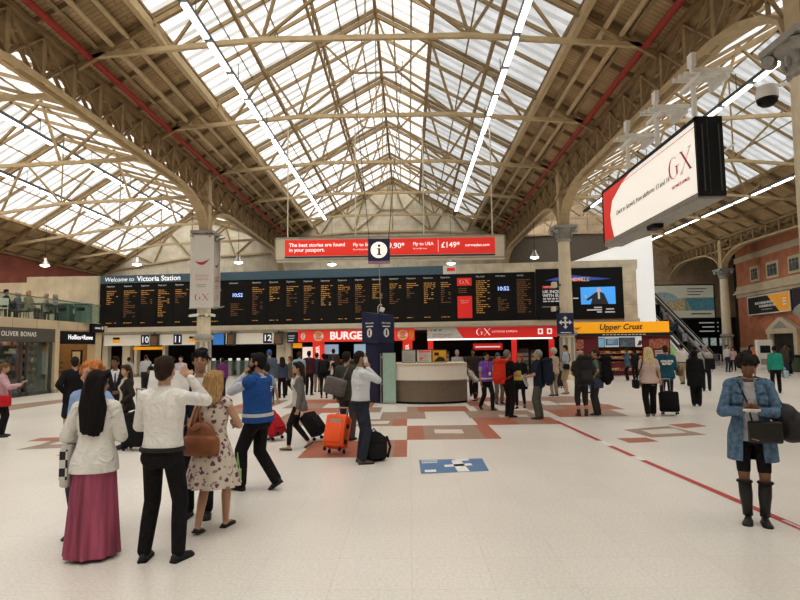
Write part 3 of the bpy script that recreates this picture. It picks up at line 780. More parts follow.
# ------------------------------------------------------------------ express rail shop
x0, x1 = fx(427, -.08), fx(557, -.08); xm = (x0 + x1) / 2
t = fthing('rail_shop_sign', 'long red and white fascia with a GX emblem left of the fluted column', 'shop sign', xm, -.08, 2.3)
MB().bx(x0 - xm, x1 - xm, 0, .3, 0, .74).build('panel', M_gxred, t)
w0, w1, w2 = x0 - xm, fx(455, -.08) - xm, fx(463, -.08) - xm
MB().add([(w0, -.006, 0), (w2, -.006, 0), (w1, -.006, .74), (w0, -.006, .74)], [(0, 1, 2, 3)]).build('white_panel', mat('fascia_white', (.66, .65, .62), .5), t)
for px, c in ((431, (.8, .4, .1)), (435, (.1, .3, .6)), (440, (.2, .4, .2))):
    c_ = fx(px, -.08) - xm; plate(MB(), c_ - .09, c_ + .09, .46, .58, -.01).build('small_emblem', mat('emblem_%d' % px, c, .5), t)
m = MB(); [plate(m, fx(432, -.08) - xm, fx(450 + 3 * i, -.08) - xm, .14 + .1 * i, .18 + .1 * i, -.01) for i in range(2)]; m.build('small_print', M_grey, t)
gx_logo(MB(), .9, fx(483, -.08) - xm, .38, -.012).build('rail_logo', M_ltxt, t)
text(t, 'GATWICK EXPRESS', .16, (fx(504, -.08) - xm, -.01, .38), M_ltxt, sp=1.15)
for px in (540, 549):
    c_ = fx(px, -.08) - xm; MB().rbox((c_, -.01, .36), (.3, .02, .34), .008, 1).build('icon_plate', M_ltxt, t); MB().bx(c_ - .07, c_ + .07, -.026, -.02, .27, .46).build('icon', M_gxred, t)
t = fthing('strip_light', 'white light strip under the red rail shop fascia', 'light', xm, .0, 2.2); MB().bx(x0 - xm, x1 - xm - .3, 0, .15, 0, .09).build('diffuser', glow('soft_tube', (1, .98, .92), 1.2), t)
for px, l in ((513.5, 'red post under the rail shop sign nearest the backpacker'), (551, 'red post at the right end of the rail shop'), (430, 'red post at the left end of the rail shop')):
    t = fthing('shop_post', l, 'post', fx(px, .2), .2, 0, 'red posts of the rail shop'); MB().bx(-.16, .16, 0, .3, 0, 2.2).build('shaft', M_gxred, t); MB().bx(-.2, .2, -.03, .33, 0, .1).build('base', M_darkg, t)
t = fthing('counter_sign', 'red sign band hung inside the rail shop above its counter', 'sign', fx(487, 1.8), 1.8, 1.55); MB().bx(-.95, .95, 0, .1, 0, .42).build('panel', M_gxred, t); plate(MB(), -.8, .8, .16, .24, -.006).build('lettering', M_ltxt, t); MB().bx(-.8, -.78, .04, .06, .4, 1.4).bx(.78, .8, .04, .06, .4, 1.4).build('hanger', M_darkg, t)
t = fthing('shop_counter', 'dark counter inside the rail shop behind the waiting people', 'counter', fx(490, 2.6), 2.6, 0); MB().bx(-2.6, 2.6, 0, .6, 0, 1.05).build('body', M_darkg, t); MB().bx(-2.65, 2.65, -.06, .65, 1.05, 1.1).build('worktop', M_grey, t)
for i, px in enumerate((437, 444, 517, 523, 534)):
    h = (1.35, 1.5, 1.45, 1.6, 1.5)[i]
    t = fthing('display_stand', ('grey leaflet stand at the left of the rail shop', 'second leaflet stand inside the rail shop', 'green display stand right of the red post', 'tall green display stand inside the rail shop', 'dark display stand near the right of the rail shop')[i], 'display stand', fx(px, 1.4), 1.4, 0)
    MB().bx(-.3, .3, 0, .3, 0, h).build('frame', M_darkg, t)
    for k in range(4): MB().bx(-.26, .26, -.06, 0, .3 + k * .28, .5 + k * .28).build('leaflet_pocket', mat('leaflets_%d' % (k % 3), [(.3, .35, .3), (.12, .3, .16), (.45, .42, .36)][k % 3], .6), t)

# ------------------------------------------------------------------ food kiosk
UC = -2.2
x0, x1 = fx(563, UC), fx(669, UC); xm = (x0 + x1) / 2; zt = 3.06
t = fthing('bakery_sign', 'bright yellow illuminated fascia lettered Upper Crust in black script', 'shop sign', xm, UC, 2.45)
MB().rbox(((x0 + x1) / 2 - xm, .2, .31), (x1 - x0, .4, .62), .03, 2).build('panel', M_yel, t)
c_ = fx(622, UC) - xm
text(t, 'Upper Crust', .45, (c_ - .12, -.02, .33), M_bean, shear=.25, bold=.008, sx=1.0); MB().bar((c_ - 1.05, -.015, .08), (c_ - .35, -.015, .12), .03, .004).build('underline', M_bean, t)
text(t, 'Upper', .3, (fx(573, UC) - xm, -.02, .3), M_bean, shear=.25)
def uthing(n, l, c, px, d, z=0, g=None): return fthing(n, l, c, fx(px, UC + d), UC + d, z, g)
t = uthing('kiosk_canopy', 'dark canopy edge with small print right under the yellow bakery fascia', 'canopy', 622, .1, 2.28); MB().bx(-2.9, 2.7, 0, 2.4, 0, .17).build('slab', M_bean, t); m = MB(); [plate(m, -1.1 + i * .2, -.96 + i * .2, .06, .1, -.006) for i in range(12)]; m.build('lettering', M_wd, t)
M_mar = mat('maroon_panel', (.17, .018, .028), .5)
for px, w, l in ((588.5, .5, 'maroon panel with a poster at the left of the bakery kiosk'), (655, .75, 'maroon panel with white print at the right of the bakery kiosk'), (577, .35, 'maroon poster panel right of the fluted column base')):
    t = uthing('kiosk_screen', l, 'panel', px, .4); MB().bx(-w, w, 0, .12, 0, 2.28).build('panel', M_mar, t)
    if px != 588.5:
        m = MB(); [plate(m, -.1, w * .8, .9 + i * .12, .95 + i * .12, -.006) for i in range(5)]; m.build('small_print', M_wtxt, t)
        MB().bx(-w * .5, w * .9, -.012, 0, 1.55, 2.1).build('poster', mat('food_poster', (.45, .16, .1), .5, var=.7, scale=6), t)
for a, b, z0, z1, c, l, m_ in ((592, 604, 1.62, 2.2, 0, 'light blue menu board at the left of the bakery', glow('menu_sky', (.22, .45, .62), .5)), (605, 617, 1.75, 2.15, 1, 'blue and white menu board in the middle of the bakery', glow('menu_mid', (.12, .28, .45), .45)), (618, 634, 1.62, 2.2, 2, 'dark menu board with pictures of sandwiches', glow('menu_dark', (.08, .13, .18), .4))):
    xa, xb = fx(a, UC + 1.2), fx(b, UC + 1.2); t = fthing('menu_board', l, 'menu board', (xa + xb) / 2, UC + 1.2, z0); w = (xb - xa) / 2
    MB().bx(-w, w, 0, .08, 0, z1 - z0).build('frame', M_bean, t); plate(MB(), -w + .03, w - .03, .03, z1 - z0 - .03, -.006).build('face', m_, t)
    m = MB()
    if c == 2: [m.quad((-w * .8 + i * .45, -.01, .1), (-w * .8 + i * .45 + .22, -.01, .1), (-w * .8 + i * .45 + .36, -.01, .4), (-w * .8 + i * .45 + .14, -.01, .4)) for i in range(3)]
    else: [plate(m, -w * .7, w * (.1 + .2 * i), .12 + .1 * i, .16 + .1 * i, -.01) for i in range(3)]
    m.build('print', mat('menu_print', (.5, .42, .36), .5) if c == 2 else M_wd, t)
t = uthing('bakery_display', 'long stepped bakery counter stacked with orange lit food', 'food counter', 617, .8)
MB().bx(-2.2, 2.1, .2, .9, 0, .75).build('cabinet', M_mar, t)
for k, (z, y) in enumerate(((.28, .1), (.62, .3), (.95, .5), (1.25, .7))): MB().bx(-2.15, 2.05, y, y + .5, z, z + .04).build('shelf', M_steelb, t)
MB().bx(-2.2, 2.1, 1.15, 1.2, .7, 1.65).build('back_panel', mat('warm_back', (.16, .07, .03), .6), t)
st = MB(); q = random.Random(5); mf = [glow('baked_%d' % i, c, .25, .3) for i, c in enumerate([(.62, .26, .07), (.42, .12, .04), (.72, .42, .18), (.35, .08, .05), (.5, .35, .2)])]
for z, y in ((.32, .3), (.66, .45), (.99, .65), (1.29, .85)):
    x = -2.05
    while x < 1.95:
        st.cur = q.randrange(5); w = q.uniform(.06, .16); st.rbox((x + w / 2, y, z + q.uniform(.05, .09)), (w, .22, q.uniform(.08, .18)), .02, 1); x += w + .02
o = st.build('packed_food', mf); o.location = t.location; o.rotation_euler = t.rotation_euler; tag(o, 'rolls and packed sandwiches filling the stepped bakery counter', 'food', None, 'stuff')

# white hoarding behind the news screen, skylight on it put in as glow
hx0, hx1 = at(572, 300, 40).x, at(655, 300, 40).x
h = MB().prism([(hx0, 2.5), (hx1, 0), (hx1, at(655, 235, 40).z), (hx0, at(573, 262, 40).z)], 40, 40.2); struct('wall_white', h, glow('glowing_white_paint', (.84, .85, .84), .42))
tag(MB().bx(hx0 - .3, hx1 + .05, 39.9, 40.0, 0, .15).build('hoarding_kerb', M_grey), 'grey kerb along the foot of the white hoarding', 'kerb', None, 'structure')

# ------------------------------------------------------------------ escalators, back corner
EXL, EXR, EY0, EL = 22.75, 24.6, 46.0, 11.5
t = thing('escalator', 'escalator climbing away beside the white hoarding, people riding it', 'escalator', (0, EY0, 0))
sl = .577
def esc(y): return max(0, y) * sl
for x, nm in ((EXL, 'left'), (EXR, 'right')):
    MB().add([(x - .1, -.9, 0), (x - .1, EL, 0), (x - .1, EL, esc(EL) + .25), (x - .1, 0, .25), (x - .1, -.9, .25), (x + .1, -.9, 0), (x + .1, EL, 0), (x + .1, EL, esc(EL) + .25), (x + .1, 0, .25), (x + .1, -.9, .25)],
             [(0, 1, 2, 3, 4), (9, 8, 7, 6, 5), (0, 5, 6, 1), (1, 6, 7, 2), (2, 7, 8, 3), (3, 8, 9, 4), (4, 9, 5, 0)]).build('side_skirt', mat('skirt_grey', (.34, .34, .33), .5), t)
    MB().add([(x, -.8, .25), (x, EL, esc(EL) + .25), (x, EL, esc(EL) + .95), (x, 0, .95), (x, -.8, .9)], [(0, 1, 2, 3, 4)]).build('balustrade', mat('balustrade_dark', (.16, .155, .15), .4), t)
    MB().tube([(x, -.9, .55), (x, -1.0, .75), (x, -.8, .95), (x, 0, 1.0), (x, EL, esc(EL) + 1.0)], .07, 8).build('handrail', M_black, t)
    MB().bar((x - .1, 0, .93), (x - .1, EL, esc(EL) + .93), .05, .12).bar((x + .1, 0, .93), (x + .1, EL, esc(EL) + .93), .05, .12).bar((x - .1, 0, .3), (x - .1, EL, esc(EL) + .3), .05, .14).build('rail_trim', mat('bright_trim', (.72, .72, .70), .4), t)
stp = MB()
for i in range(28): stp.bx(EXL + .1, EXR - .1, i * .4, i * .4 + .42, max(0, esc(i * .4) - .25), esc(i * .4) + .02)
stp.build('steps', M_darkg, t)
MB().add([(EXL - .115, 1.6, .35), (EXL - .115, 3.9, .35), (EXL - .115, 3.9, 2.2), (EXL - .115, 1.6, .95)], [(0, 1, 2, 3)]).build('green_poster', mat('poster_green', (.30, .52, .16), .5, var=.3, scale=1.5), t)
MB().bx(EXL - .13, EXL - .1, 6.2, 7.2, 3.3, 3.8).build('red_notice', M_gxred, t)
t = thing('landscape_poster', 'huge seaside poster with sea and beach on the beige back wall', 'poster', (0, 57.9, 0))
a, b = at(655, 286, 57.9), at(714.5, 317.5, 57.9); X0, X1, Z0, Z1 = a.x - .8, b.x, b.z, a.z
MB().bx(X0 - .12, X1 + .12, -.06, .06, Z0 - .12, Z1 + .12).build('frame', M_darkg, t); plate(MB(), X0, X1, Z0, Z1, -.07).build('paper', glow('poster_cream', (.62, .60, .48), .22), t)  # poster colours glow faintly in place of light falling on them
w, hgt = X1 - X0, Z1 - Z0
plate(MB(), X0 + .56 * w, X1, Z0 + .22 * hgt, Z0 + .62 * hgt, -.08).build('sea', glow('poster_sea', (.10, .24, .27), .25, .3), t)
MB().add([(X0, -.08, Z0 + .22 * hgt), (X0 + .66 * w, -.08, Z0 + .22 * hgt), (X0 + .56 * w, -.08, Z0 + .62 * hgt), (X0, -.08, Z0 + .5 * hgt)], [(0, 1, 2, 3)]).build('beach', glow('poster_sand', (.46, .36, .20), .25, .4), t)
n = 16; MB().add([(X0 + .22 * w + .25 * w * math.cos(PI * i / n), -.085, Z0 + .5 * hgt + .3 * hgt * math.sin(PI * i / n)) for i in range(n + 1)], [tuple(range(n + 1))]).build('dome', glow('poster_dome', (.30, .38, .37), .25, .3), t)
m = MB(); [plate(m, X0 + .6 * w, X0 + (.9 - .05 * i) * w, Z0 + (.88 - .09 * i) * hgt, Z0 + (.91 - .09 * i) * hgt, -.08) for i in range(3)]; plate(m, X0 + .64 * w, X0 + .95 * w, Z0 + .1 * hgt, Z0 + .14 * hgt, -.08); m.build('small_print', mat('print_grey', (.3, .2, .18), .5), t)
plate(MB(), X0, X0 + .5, Z1 - .5, Z1, -.085).build('red_corner', M_gxred, t)
struct('wall_back_lower', MB().bx(17, 36, 57.4, 58.0, 0, 4.4), M_dark)
a = at(688, 320, 56.5); b = at(722, 337, 56.5)
t = thing('direction_sign', 'wide black direction sign under the seaside poster', 'sign', (0, 56.5, 0)); MB().bx(a.x, b.x, 0, .2, b.z, a.z).build('panel', M_black, t)
m = MB(); 
for i in range(3): plate(m, b.x - 2.2 + .3 * i * (i % 2), b.x - .7, a.z - .35 - .42 * i, a.z - .25 - .42 * i, -.006); plate(m, b.x - .4, b.x - .28, a.z - .36 - .42 * i, a.z - .24 - .42 * i, -.006)
m.build('lettering', M_wd, t); MB().bx(a.x + .3, a.x + .4, .1, .9, b.z + .3, b.z + .5).bx(b.x - .4, b.x - .3, .1, .9, b.z + .3, b.z + .5).build('bracket', M_darkg, t)
for i, (pa, pb) in enumerate(((694, 701), (702, 709), (710, 717.5), (719, 724))):
    a = at(pa, 337.5, 57.2); b = at(pb, 346, 57.2)
    t = thing('kiosk_window', '%s lit window from the left beneath the black direction sign' % ORD[i], 'window', ((a.x + b.x) / 2, 57.3, 0), 0, 'lit shop windows under the seaside poster'); w = (b.x - a.x) / 2
    MB().bx(-w, w, -.05, .05, b.z, a.z).build('frame', M_darkg, t); plate(MB(), -w + .05, w - .05, b.z + .05, a.z - .05, -.06).build('pane', glow('shop_window_glow', (.45, .5, .46), .4, .3), t)

# brick wall on the right
BW = Matrix.Rotation(math.atan2(.9, -6.6) - PI / 2 + PI / 2, 4, 'Z')
BA, BB = V((30.1, 51.5, 0)), V((27.9, 30, 0)); bd = (BB - BA).normalized(); bang = math.atan2(bd.y, bd.x); BLn = (BB - BA).length
def bthing(name, label, cat, s, z=0, g=None, kind=None): return thing(name, label, cat, BA + bd * s + V((bd.y, -bd.x, 0)) * .03 + V((0, 0, z)), bang, g, kind)
# in the wall's own frame x runs toward the camera, -y is out into the hall
def bs(px):
    r = ray(px, 320); nrm = V((-bd.y, bd.x, 0)); k = BA.dot(nrm) / (r.x * nrm.x + r.y * nrm.y); return (V((r.x * k, k, 0)) - BA).dot(bd), k
def bz_(px, py): s, k = bs(px); return ray(px, py).z * k + EYE
o = MB().bx(0, BLn, 0, .4, 0, 10.9).build('wall_right', M_brick); o.location = BA; o.rotation_euler = (0, 0, bang); o['kind'] = 'structure'
o = MB().bx(-.1, .0, -.2, 6, 0, 10.9).build('wall_right_return', M_dark); o.location = BA; o.rotation_euler = (0, 0, bang); o['kind'] = 'structure'
M_stone = mat('cream_stone', (.62, .53, .38), .7, var=.1, scale=2)
o = MB().bx(-.15, BLn, -.12, 0, 5.85, 6.15).bx(-.15, BLn, -.3, 0, 6.15, 6.3).bx(-.15, BLn, -.2, 0, 6.3, 6.5).bx(-.1, BLn, -.08, 0, 6.5, 6.85).bx(-.1, BLn, -.06, 0, 0, 1.4).bx(-.1, BLn, -.14, 0, 9.0, 9.5).build('trim_4', M_stone); o.location = BA; o.rotation_euler = (0, 0, bang); o['kind'] = 'structure'
for i, (pa, pb) in enumerate(((754, 763), (770.5, 783), (793, 806))):
    sa, sb = bs(pa)[0], bs(pb)[0]; zt, zb = bz_(pa, 266 - i * 1.5), 7.0
    zt = min(zt, 8.5)
    o = MB().bx(sa, sb, -.1, 0, zb, 8.35).build('window_%d' % (20 + i), M_stone); o.location = BA; o.rotation_euler = (0, 0, bang); o['kind'] = 'structure'
    p = MB().bx(sa + .22, sb - .22, -.12, -.1, zb + .2, 8.12).build('pane', mat('old_window_glass', (.10, .12, .12), .2, var=.5, scale=3), o)
    g = MB(); 
    for k in range(1, 3): g.bx(sa + .22 + (sb - sa - .44) * k / 3 - .015, sa + .22 + (sb - sa - .44) * k / 3 + .015, -.14, -.12, zb + .2, 8.12); g.bx(sa + .22, sb - .22, -.14, -.12, zb + .2 + .64 * k - .015, zb + .2 + .64 * k + .015)
    g.build('glazing_bar', M_grey, o)
sa, sb = bs(752)[0], bs(796)[0]; za, zb = 5.75, 4.15
t = bthing('advert_lightbox', 'framed black and orange advert board on the brick wall', 'advert', sa, 0); L_ = sb - sa
MB().bx(0, L_, -.25, 0, zb, za).build('casing', M_darkg, t); MB().bx(0, L_, -.28, -.25, zb, zb + .1).bx(0, L_, -.28, -.25, za - .1, za).bx(0, .12, -.28, -.25, zb, za).bx(L_ - .12, L_, -.28, -.25, zb, za).build('frame', mat('light_frame', (.75, .75, .68), .4), t)
plate(MB(), .12, L_ - .12, zb + .1, za - .1, -.262).build('face', M_bean, t)
MB().add([(L_ * .5, -.27, za - .1), (L_ - .12, -.27, za - .1), (L_ - .12, -.27, zb + .1), (L_ * .76, -.27, zb + .1)], [(0, 1, 2, 3)]).build('orange_panel', glow('advert_orange', (.62, .28, .03), .35), t)
m = MB(); q = random.Random(2)
for r_, (x0, x1) in enumerate(((.2, .62), (.3, .66))):
    x = x0 * L_
    while x < x1 * L_: e = x + q.uniform(.1, .22); plate(m, x, e, zb + .85 - r_ * .28, zb + 1.05 - r_ * .28, -.275); x = e + .07
plate(m, .35 * L_, .6 * L_, zb + .36, zb + .4, -.275); [plate(m, .84 * L_, .92 * L_, zb + .55 + i * .22, zb + .68 + i * .22, -.275) for i in range(3)]
m.build('lettering', M_wtxt, t)
t = bthing('advert_lightbox', 'dark advert board at the right edge next to the orange one', 'advert', sb + .35, 0); MB().bx(0, 3.2, -.3, 0, zb - .1, za + .1).build('casing', M_darkg, t); plate(MB(), .1, 3.1, zb, za, -.31).build('face', mat('violet_face', (.035, .02, .05), .4), t)
sa, sb = bs(771)[0], bs(801)[0]; m_ = (sb - sa)
t = bthing('shop_doorway', 'stone shop doorway with a pointed pediment at the right edge', 'doorway', sa, 0)
MB().bx(0, .45, -.35, 0, 0, 2.5).bx(m_ - .45, m_, -.35, 0, 0, 2.5).build('jamb', M_stone, t); MB().bx(-.1, m_ + .1, -.4, 0, 2.5, 2.8).build('lintel', M_stone, t)
MB().prism([(-.2, 2.8), (m_ + .2, 2.8), (m_ / 2 + .3, 3.75), (m_ / 2 - .3, 3.75)], -.4, 0).build('pediment', M_stone, t); MB().prism([(.9, 2.9), (m_ - .9, 2.9), (m_ / 2, 3.5)], -.42, -.4).build('panel', M_grey, t)
MB().bx(.45, m_ - .45, -.05, 0, 0, 2.5).build('doors', M_dark, t)
# ------------------------------------------------------------------ shops and terrace on the left
SX = -15.5
def sy(px): return SX / ray(px, 340).x
yA, yB, yC, yEnd = sy(54.5), sy(58.5), sy(93), sy(100.5)
M_slab = mat('sand_render', (.60, .50, .34), .6, var=.06, scale=1.5)
struct('floor_terrace', MB().bx(XW, SX, 8, yEnd, 2.76, 3.15), M_slab)
fm = MB()
y = 8.6
while y < yEnd: fm.bx(SX, SX + .012, y, y + .02, 2.76, 3.15); y += 1.45
struct('trim_5', fm, M_grey)
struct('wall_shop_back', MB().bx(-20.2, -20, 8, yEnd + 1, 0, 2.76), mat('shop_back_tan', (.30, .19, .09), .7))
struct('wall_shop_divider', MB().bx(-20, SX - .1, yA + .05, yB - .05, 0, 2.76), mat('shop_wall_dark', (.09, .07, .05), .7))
struct('wall_shop_end', MB().bx(-20, SX - .1, yEnd - .25, yEnd, 0, 2.76), mat('shop_end_tan', (.34, .20, .085), .7))
def spier(y0, y1, label):
    t = thing('shop_pier', label, 'pier', (SX, (y0 + y1) / 2, 0)); w = (y1 - y0) / 2
    MB().bx(-.35, .06, -w, w, 0, 2.76).build('shaft', M_slab, t); MB().bx(-.38, .08, -w - .02, w + .02, 0, .15).build('base', M_grey, t)
spier(yA, yB, 'cream pier between the two left hand shop fronts'); spier(yC + .15, yEnd, 'cream pier at the far end of the left hand shops')
def fascia(y0, y1, z0, z1, label, s, size, ty, m, glowm):
    t = thing('shop_fascia', label, 'shop sign', (SX, (y0 + y1) / 2, 0)); w = (y1 - y0) / 2
    MB().bx(-.2, .02, -w, w, z0, z1).build('panel', m, t); text(t, s, size, (.03, ty - (y0 + y1) / 2, (z0 + z1) / 2 + .02), glowm, rot=(PI / 2, 0, PI / 2), bold=.004, sp=1.12)
fascia(15, yA, 2.2, 2.76, 'brown shop fascia with spaced white lettering at the left edge', 'OLIVER BONAS', .27, sy(18.5), mat('taupe_fascia', (.105, .095, .08), .5), M_wtxt)
fascia(yB, yC + .15, 2.13, 2.7, 'black shop fascia with lit white lettering next to the far pier', 'Hollies+Rowe', .31, (sy(68) + sy(94)) / 2 - .1, M_black, glow('shop_letters', (.85, .85, .9), .9))
# shop glass fronts
t = thing('shop_window', 'glazed shop front with grey mullions under the brown fascia', 'shop window', (SX, 0, 0))
for y in (15.2, 18.0, 20.6, sy(24), sy(30), yA - .08): MB().bx(-.16, -.06, y - .05, y + .05, 0, 2.2).build('mullion', M_darkg, t)
MB().bx(-.12, -.1, 15, sy(24), .15, 2.2).build('pane', M_glass, t); MB().bx(-.12, -.1, sy(30), yA, .15, 2.2).build('pane', M_green, t); MB().bx(-.16, -.06, 15, yA, 0, .16).build('sill', M_darkg, t)
q = random.Random(9)
cols = [(.35, .10, .06), (.42, .32, .2), (.12, .15, .2), (.45, .4, .32), (.25, .08, .12), (.3, .2, .1), (.08, .1, .08)]
mg = [mat('goods_%d' % i, c, .6, var=.3) for i, c in enumerate(cols)]
def shelving(yy0, yy1, label):
    t = thing('shop_shelving', label, 'shelving', (-(yy0 + yy1) / 2, yA - .42, 0), -PI / 2); w = (yy1 - yy0) / 2
    MB().bx(-.4, -.34, -w, w, 0, 2.4).build('back_panel', M_dark, t)
    for k in range(6): MB().bx(-.36, .1, -w, w, .25 + k * .36, .28 + k * .36).build('shelf', M_darkg, t)
    for s in (-w, 0, w): MB().bx(-.38, .1, s - .02, s + .02, 0, 2.4).build('upright', M_darkg, t)
    g = MB()
    for k in range(6):
        y = -w + .1
        while y < w - .2:
            g.cur = q.randrange(7); ww = q.uniform(.06, .2); hh = q.uniform(.08, .26)
            if q.random() < .85: g.rbox((-.1, y + ww / 2, .285 + k * .36 + hh / 2), (.22, ww, hh), .015, 1)
            y += ww + q.uniform(.01, .06)
    o = g.build('shop_goods', mg); o.location = t.location; o.rotation_euler = t.rotation_euler; tag(o, 'small gift goods crowding the ' + label.split(' full')[0], 'goods', None, 'stuff')
shelving(15.9, 17.7, 'dark shelving nearest the shop window full of small goods'); shelving(17.9, 19.9, 'dark shelving deeper in the shop full of small goods')
for y, l in ((19.2, 'warm spot lamp over the shelving at the left edge'), (22.6, 'warm spot lamp over the shelving near the first pier'), (26.4, 'warm spot lamp inside the far left shop')):
    t = thing('spot_lamp', l, 'light', (-16.9, y, 2.5)); MB().tube([(0, 0, .26), (0, 0, .1)], .02, 6).build('stem', M_black, t); MB().lathe([(.04, .1), (.08, 0), (.08, -.03)], 10).build('lamp_shade', glow('warm_lamp', (1, .8, .5), 4), t)
a_ = at(76.5, 357, yEnd - .3); t = thing('picture_frame', 'black framed picture on the tan wall of the far left shop', 'picture', (a_.x, yEnd - .27, a_.z))
MB().bx(-.26, .26, -.04, 0, -.34, .34).build('frame', M_black, t); plate(MB(), -.2, .2, -.27, .27, -.045).build('print', M_creamp, t)
t = thing('display_table', 'low dark table of flowers inside the far left shop', 'display table', (-17.2, 26.2, 0))
MB().bx(-.6, .6, -.8, .8, .8, .86).build('tabletop', M_darkg, t)
for sx in (-.5, .5):
    for s2 in (-.7, .7): MB().bx(sx - .03, sx + .03, s2 - .03, s2 + .03, 0, .8).build('leg', M_darkg, t)
fl = MB(); fl.cur = 0
for i in range(60): fl.cur = q.randrange(3); fl.ell((-17.2 + q.uniform(-.5, .5), 26.2 + q.uniform(-.7, .7), .9 + q.uniform(0, .5)), q.uniform(.03, .07), None, 6, 4)
tag(fl.build('flowers', [mat('leaf', (.07, .1, .05), .6), mat('petal_a', (.4, .2, .1), .6), mat('petal_b', (.25, .2, .12), .6)]), 'dark foliage and flowers on the low table in the far left shop', 'flowers', None, 'stuff')
# terrace balustrade
t = thing('glass_balustrade', 'long green tinted glass balustrade along the raised cafe terrace', 'balustrade', (SX, 0, 0))
y = 10.0
while y < yEnd - .1:
    e = min(y + 1.45, yEnd); MB().bx(-.06, -.045, y + .01, e - .01, 3.15, 4.06).build('pane', M_green, t); y = e
MB().bx(-.075, -.03, 10, yEnd, 4.05, 4.085).build('rail', M_steelb, t)
MB().bx(-3.0, -.06, yEnd - .06, yEnd - .045, 3.15, 4.06).build('end_pane', M_green, t)
# cladding wall behind the terrace
wc = MB(); a = at(27, 277, 30.5); b = at(98.5, 276, 30.5)
wc.bx(a.x, b.x, 30.5, 30.7, 2.76, a.z); wc.bx(a.x - 5, a.x, 30.6, 30.8, 2.76, a.z - .3)
struct('wall_terrace', wc, banded('terrace_cladding', (.62, .55, .42), (.60, .53, .40), (.52, .46, .35), .5, 4, .01, .6, 'XZ', .3))
struct('floor_terrace_back', MB().bx(XW, -16.7, yEnd, 30.8, 2.76, 3.15), M_slab)
# small black direction sign on the slab end
t = thing('direction_sign', 'small black direction sign hung at the end of the terrace slab', 'sign', (SX + .12, yEnd - .55, 2.7)); a_, b_ = sy(90), yEnd
MB().bx(-.06, .06, -.55, .55, 0, .42).build('panel', M_black, t); m = MB(); m.add([(.062, -.3, .17), (.062, .2, .17), (.062, .2, .25), (.062, -.3, .25)], [(0, 1, 2, 3)]); m.add([(.062, .3, .15), (.062, .45, .15), (.062, .45, .3), (.062, .3, .3)], [(0, 1, 2, 3)]); m.build('lettering', M_wd, t)
# terrace furniture
def cafe_table(x, y, label):
    t = thing('cafe_table', label, 'table', (x, y, 3.15)); MB().lathe([(.42, .70), (.42, .735)], 20).build('tabletop', M_darkg, t); MB().tube([(0, 0, .03), (0, 0, .7)], .035, 8).build('pedestal', M_black, t); MB().lathe([(.26, 0), (.26, .02), (.05, .05)], 16).build('base', M_black, t)
def cafe_chair(x, y, rz, label, m=None):
    m = m or M_black
    t = thing('cafe_chair', label, 'chair', (x, y, 3.15), rz)
    MB().rbox((0, 0, .44), (.42, .42, .04), .015, 2).build('seat', m, t); MB().rbox((0, -.2, .70), (.40, .03, .3), .014, 2).build('backrest', m, t)
    for sx in (-.18, .18):
        for s2 in (-.18, .18): MB().tube([(sx, s2, 0), (sx, s2, .44 if s2 > 0 else .85)], .014, 6).build('leg', m, t)
def seat_at(px, y): return ray(px, 300).x * y
TERR = []
for i, (px, y, lab) in enumerate(((9, 23.2, 'round cafe table at the left end of the terrace'), (36, 24.2, 'round cafe table in the middle of the terrace'), (50, 25.4, 'round cafe table near the green bins'))):
    cafe_table(seat_at(px + 6, y), y, lab)
for px, y, rz, lab, m in ((1, 22.6, R(60), 'white cafe chair cut off by the left edge of the terrace', M_white), (4.5, 23.6, R(-40), 'black cafe chair under the person in black on the terrace', None), (18, 24.6, R(150), 'black cafe chair of the person in blue on the terrace', None),
                           (28, 24.4, R(-90), 'black cafe chair with its back to the middle terrace table', None), (42, 25.6, R(160), 'black cafe chair right of the middle terrace table', None), (54, 26.0, R(120), 'black cafe chair nearest the green bins', None)):
    cafe_chair(seat_at(px, y), y, rz, lab, m)
for px, lab in ((66, 'grey green litter bin on the terrace, nearer the tables'), (84, 'grey green litter bin at the far end of the terrace')):
    t = thing('litter_bin', lab, 'bin', (seat_at(px, 26.6), 26.6, 3.15)); MB().rbox((0, 0, .42), (.62, .5, .84), .04, 2).build('body', mat('bin_green', (.12, .2, .17), .5), t); MB().rbox((0, 0, .9), (.68, .56, .08), .03, 2).build('lid', mat('bin_lid', (.2, .3, .27), .5), t); MB().bx(-.2, .2, -.256, -.25, .55, .72).build('opening', M_black, t)
t = thing('menu_stand', 'low white printed stand between the two terrace bins', 'stand', (seat_at(75.5, 26.7), 26.7, 3.15)); MB().bx(-.3, .3, -.02, .02, .45, .68).build('panel', M_wtxt, t); MB().tube([(0, 0, 0), (0, 0, .45)], .025, 6).build('post', M_darkg, t); MB().bx(-.2, .2, -.15, .15, 0, .02).build('base', M_darkg, t)

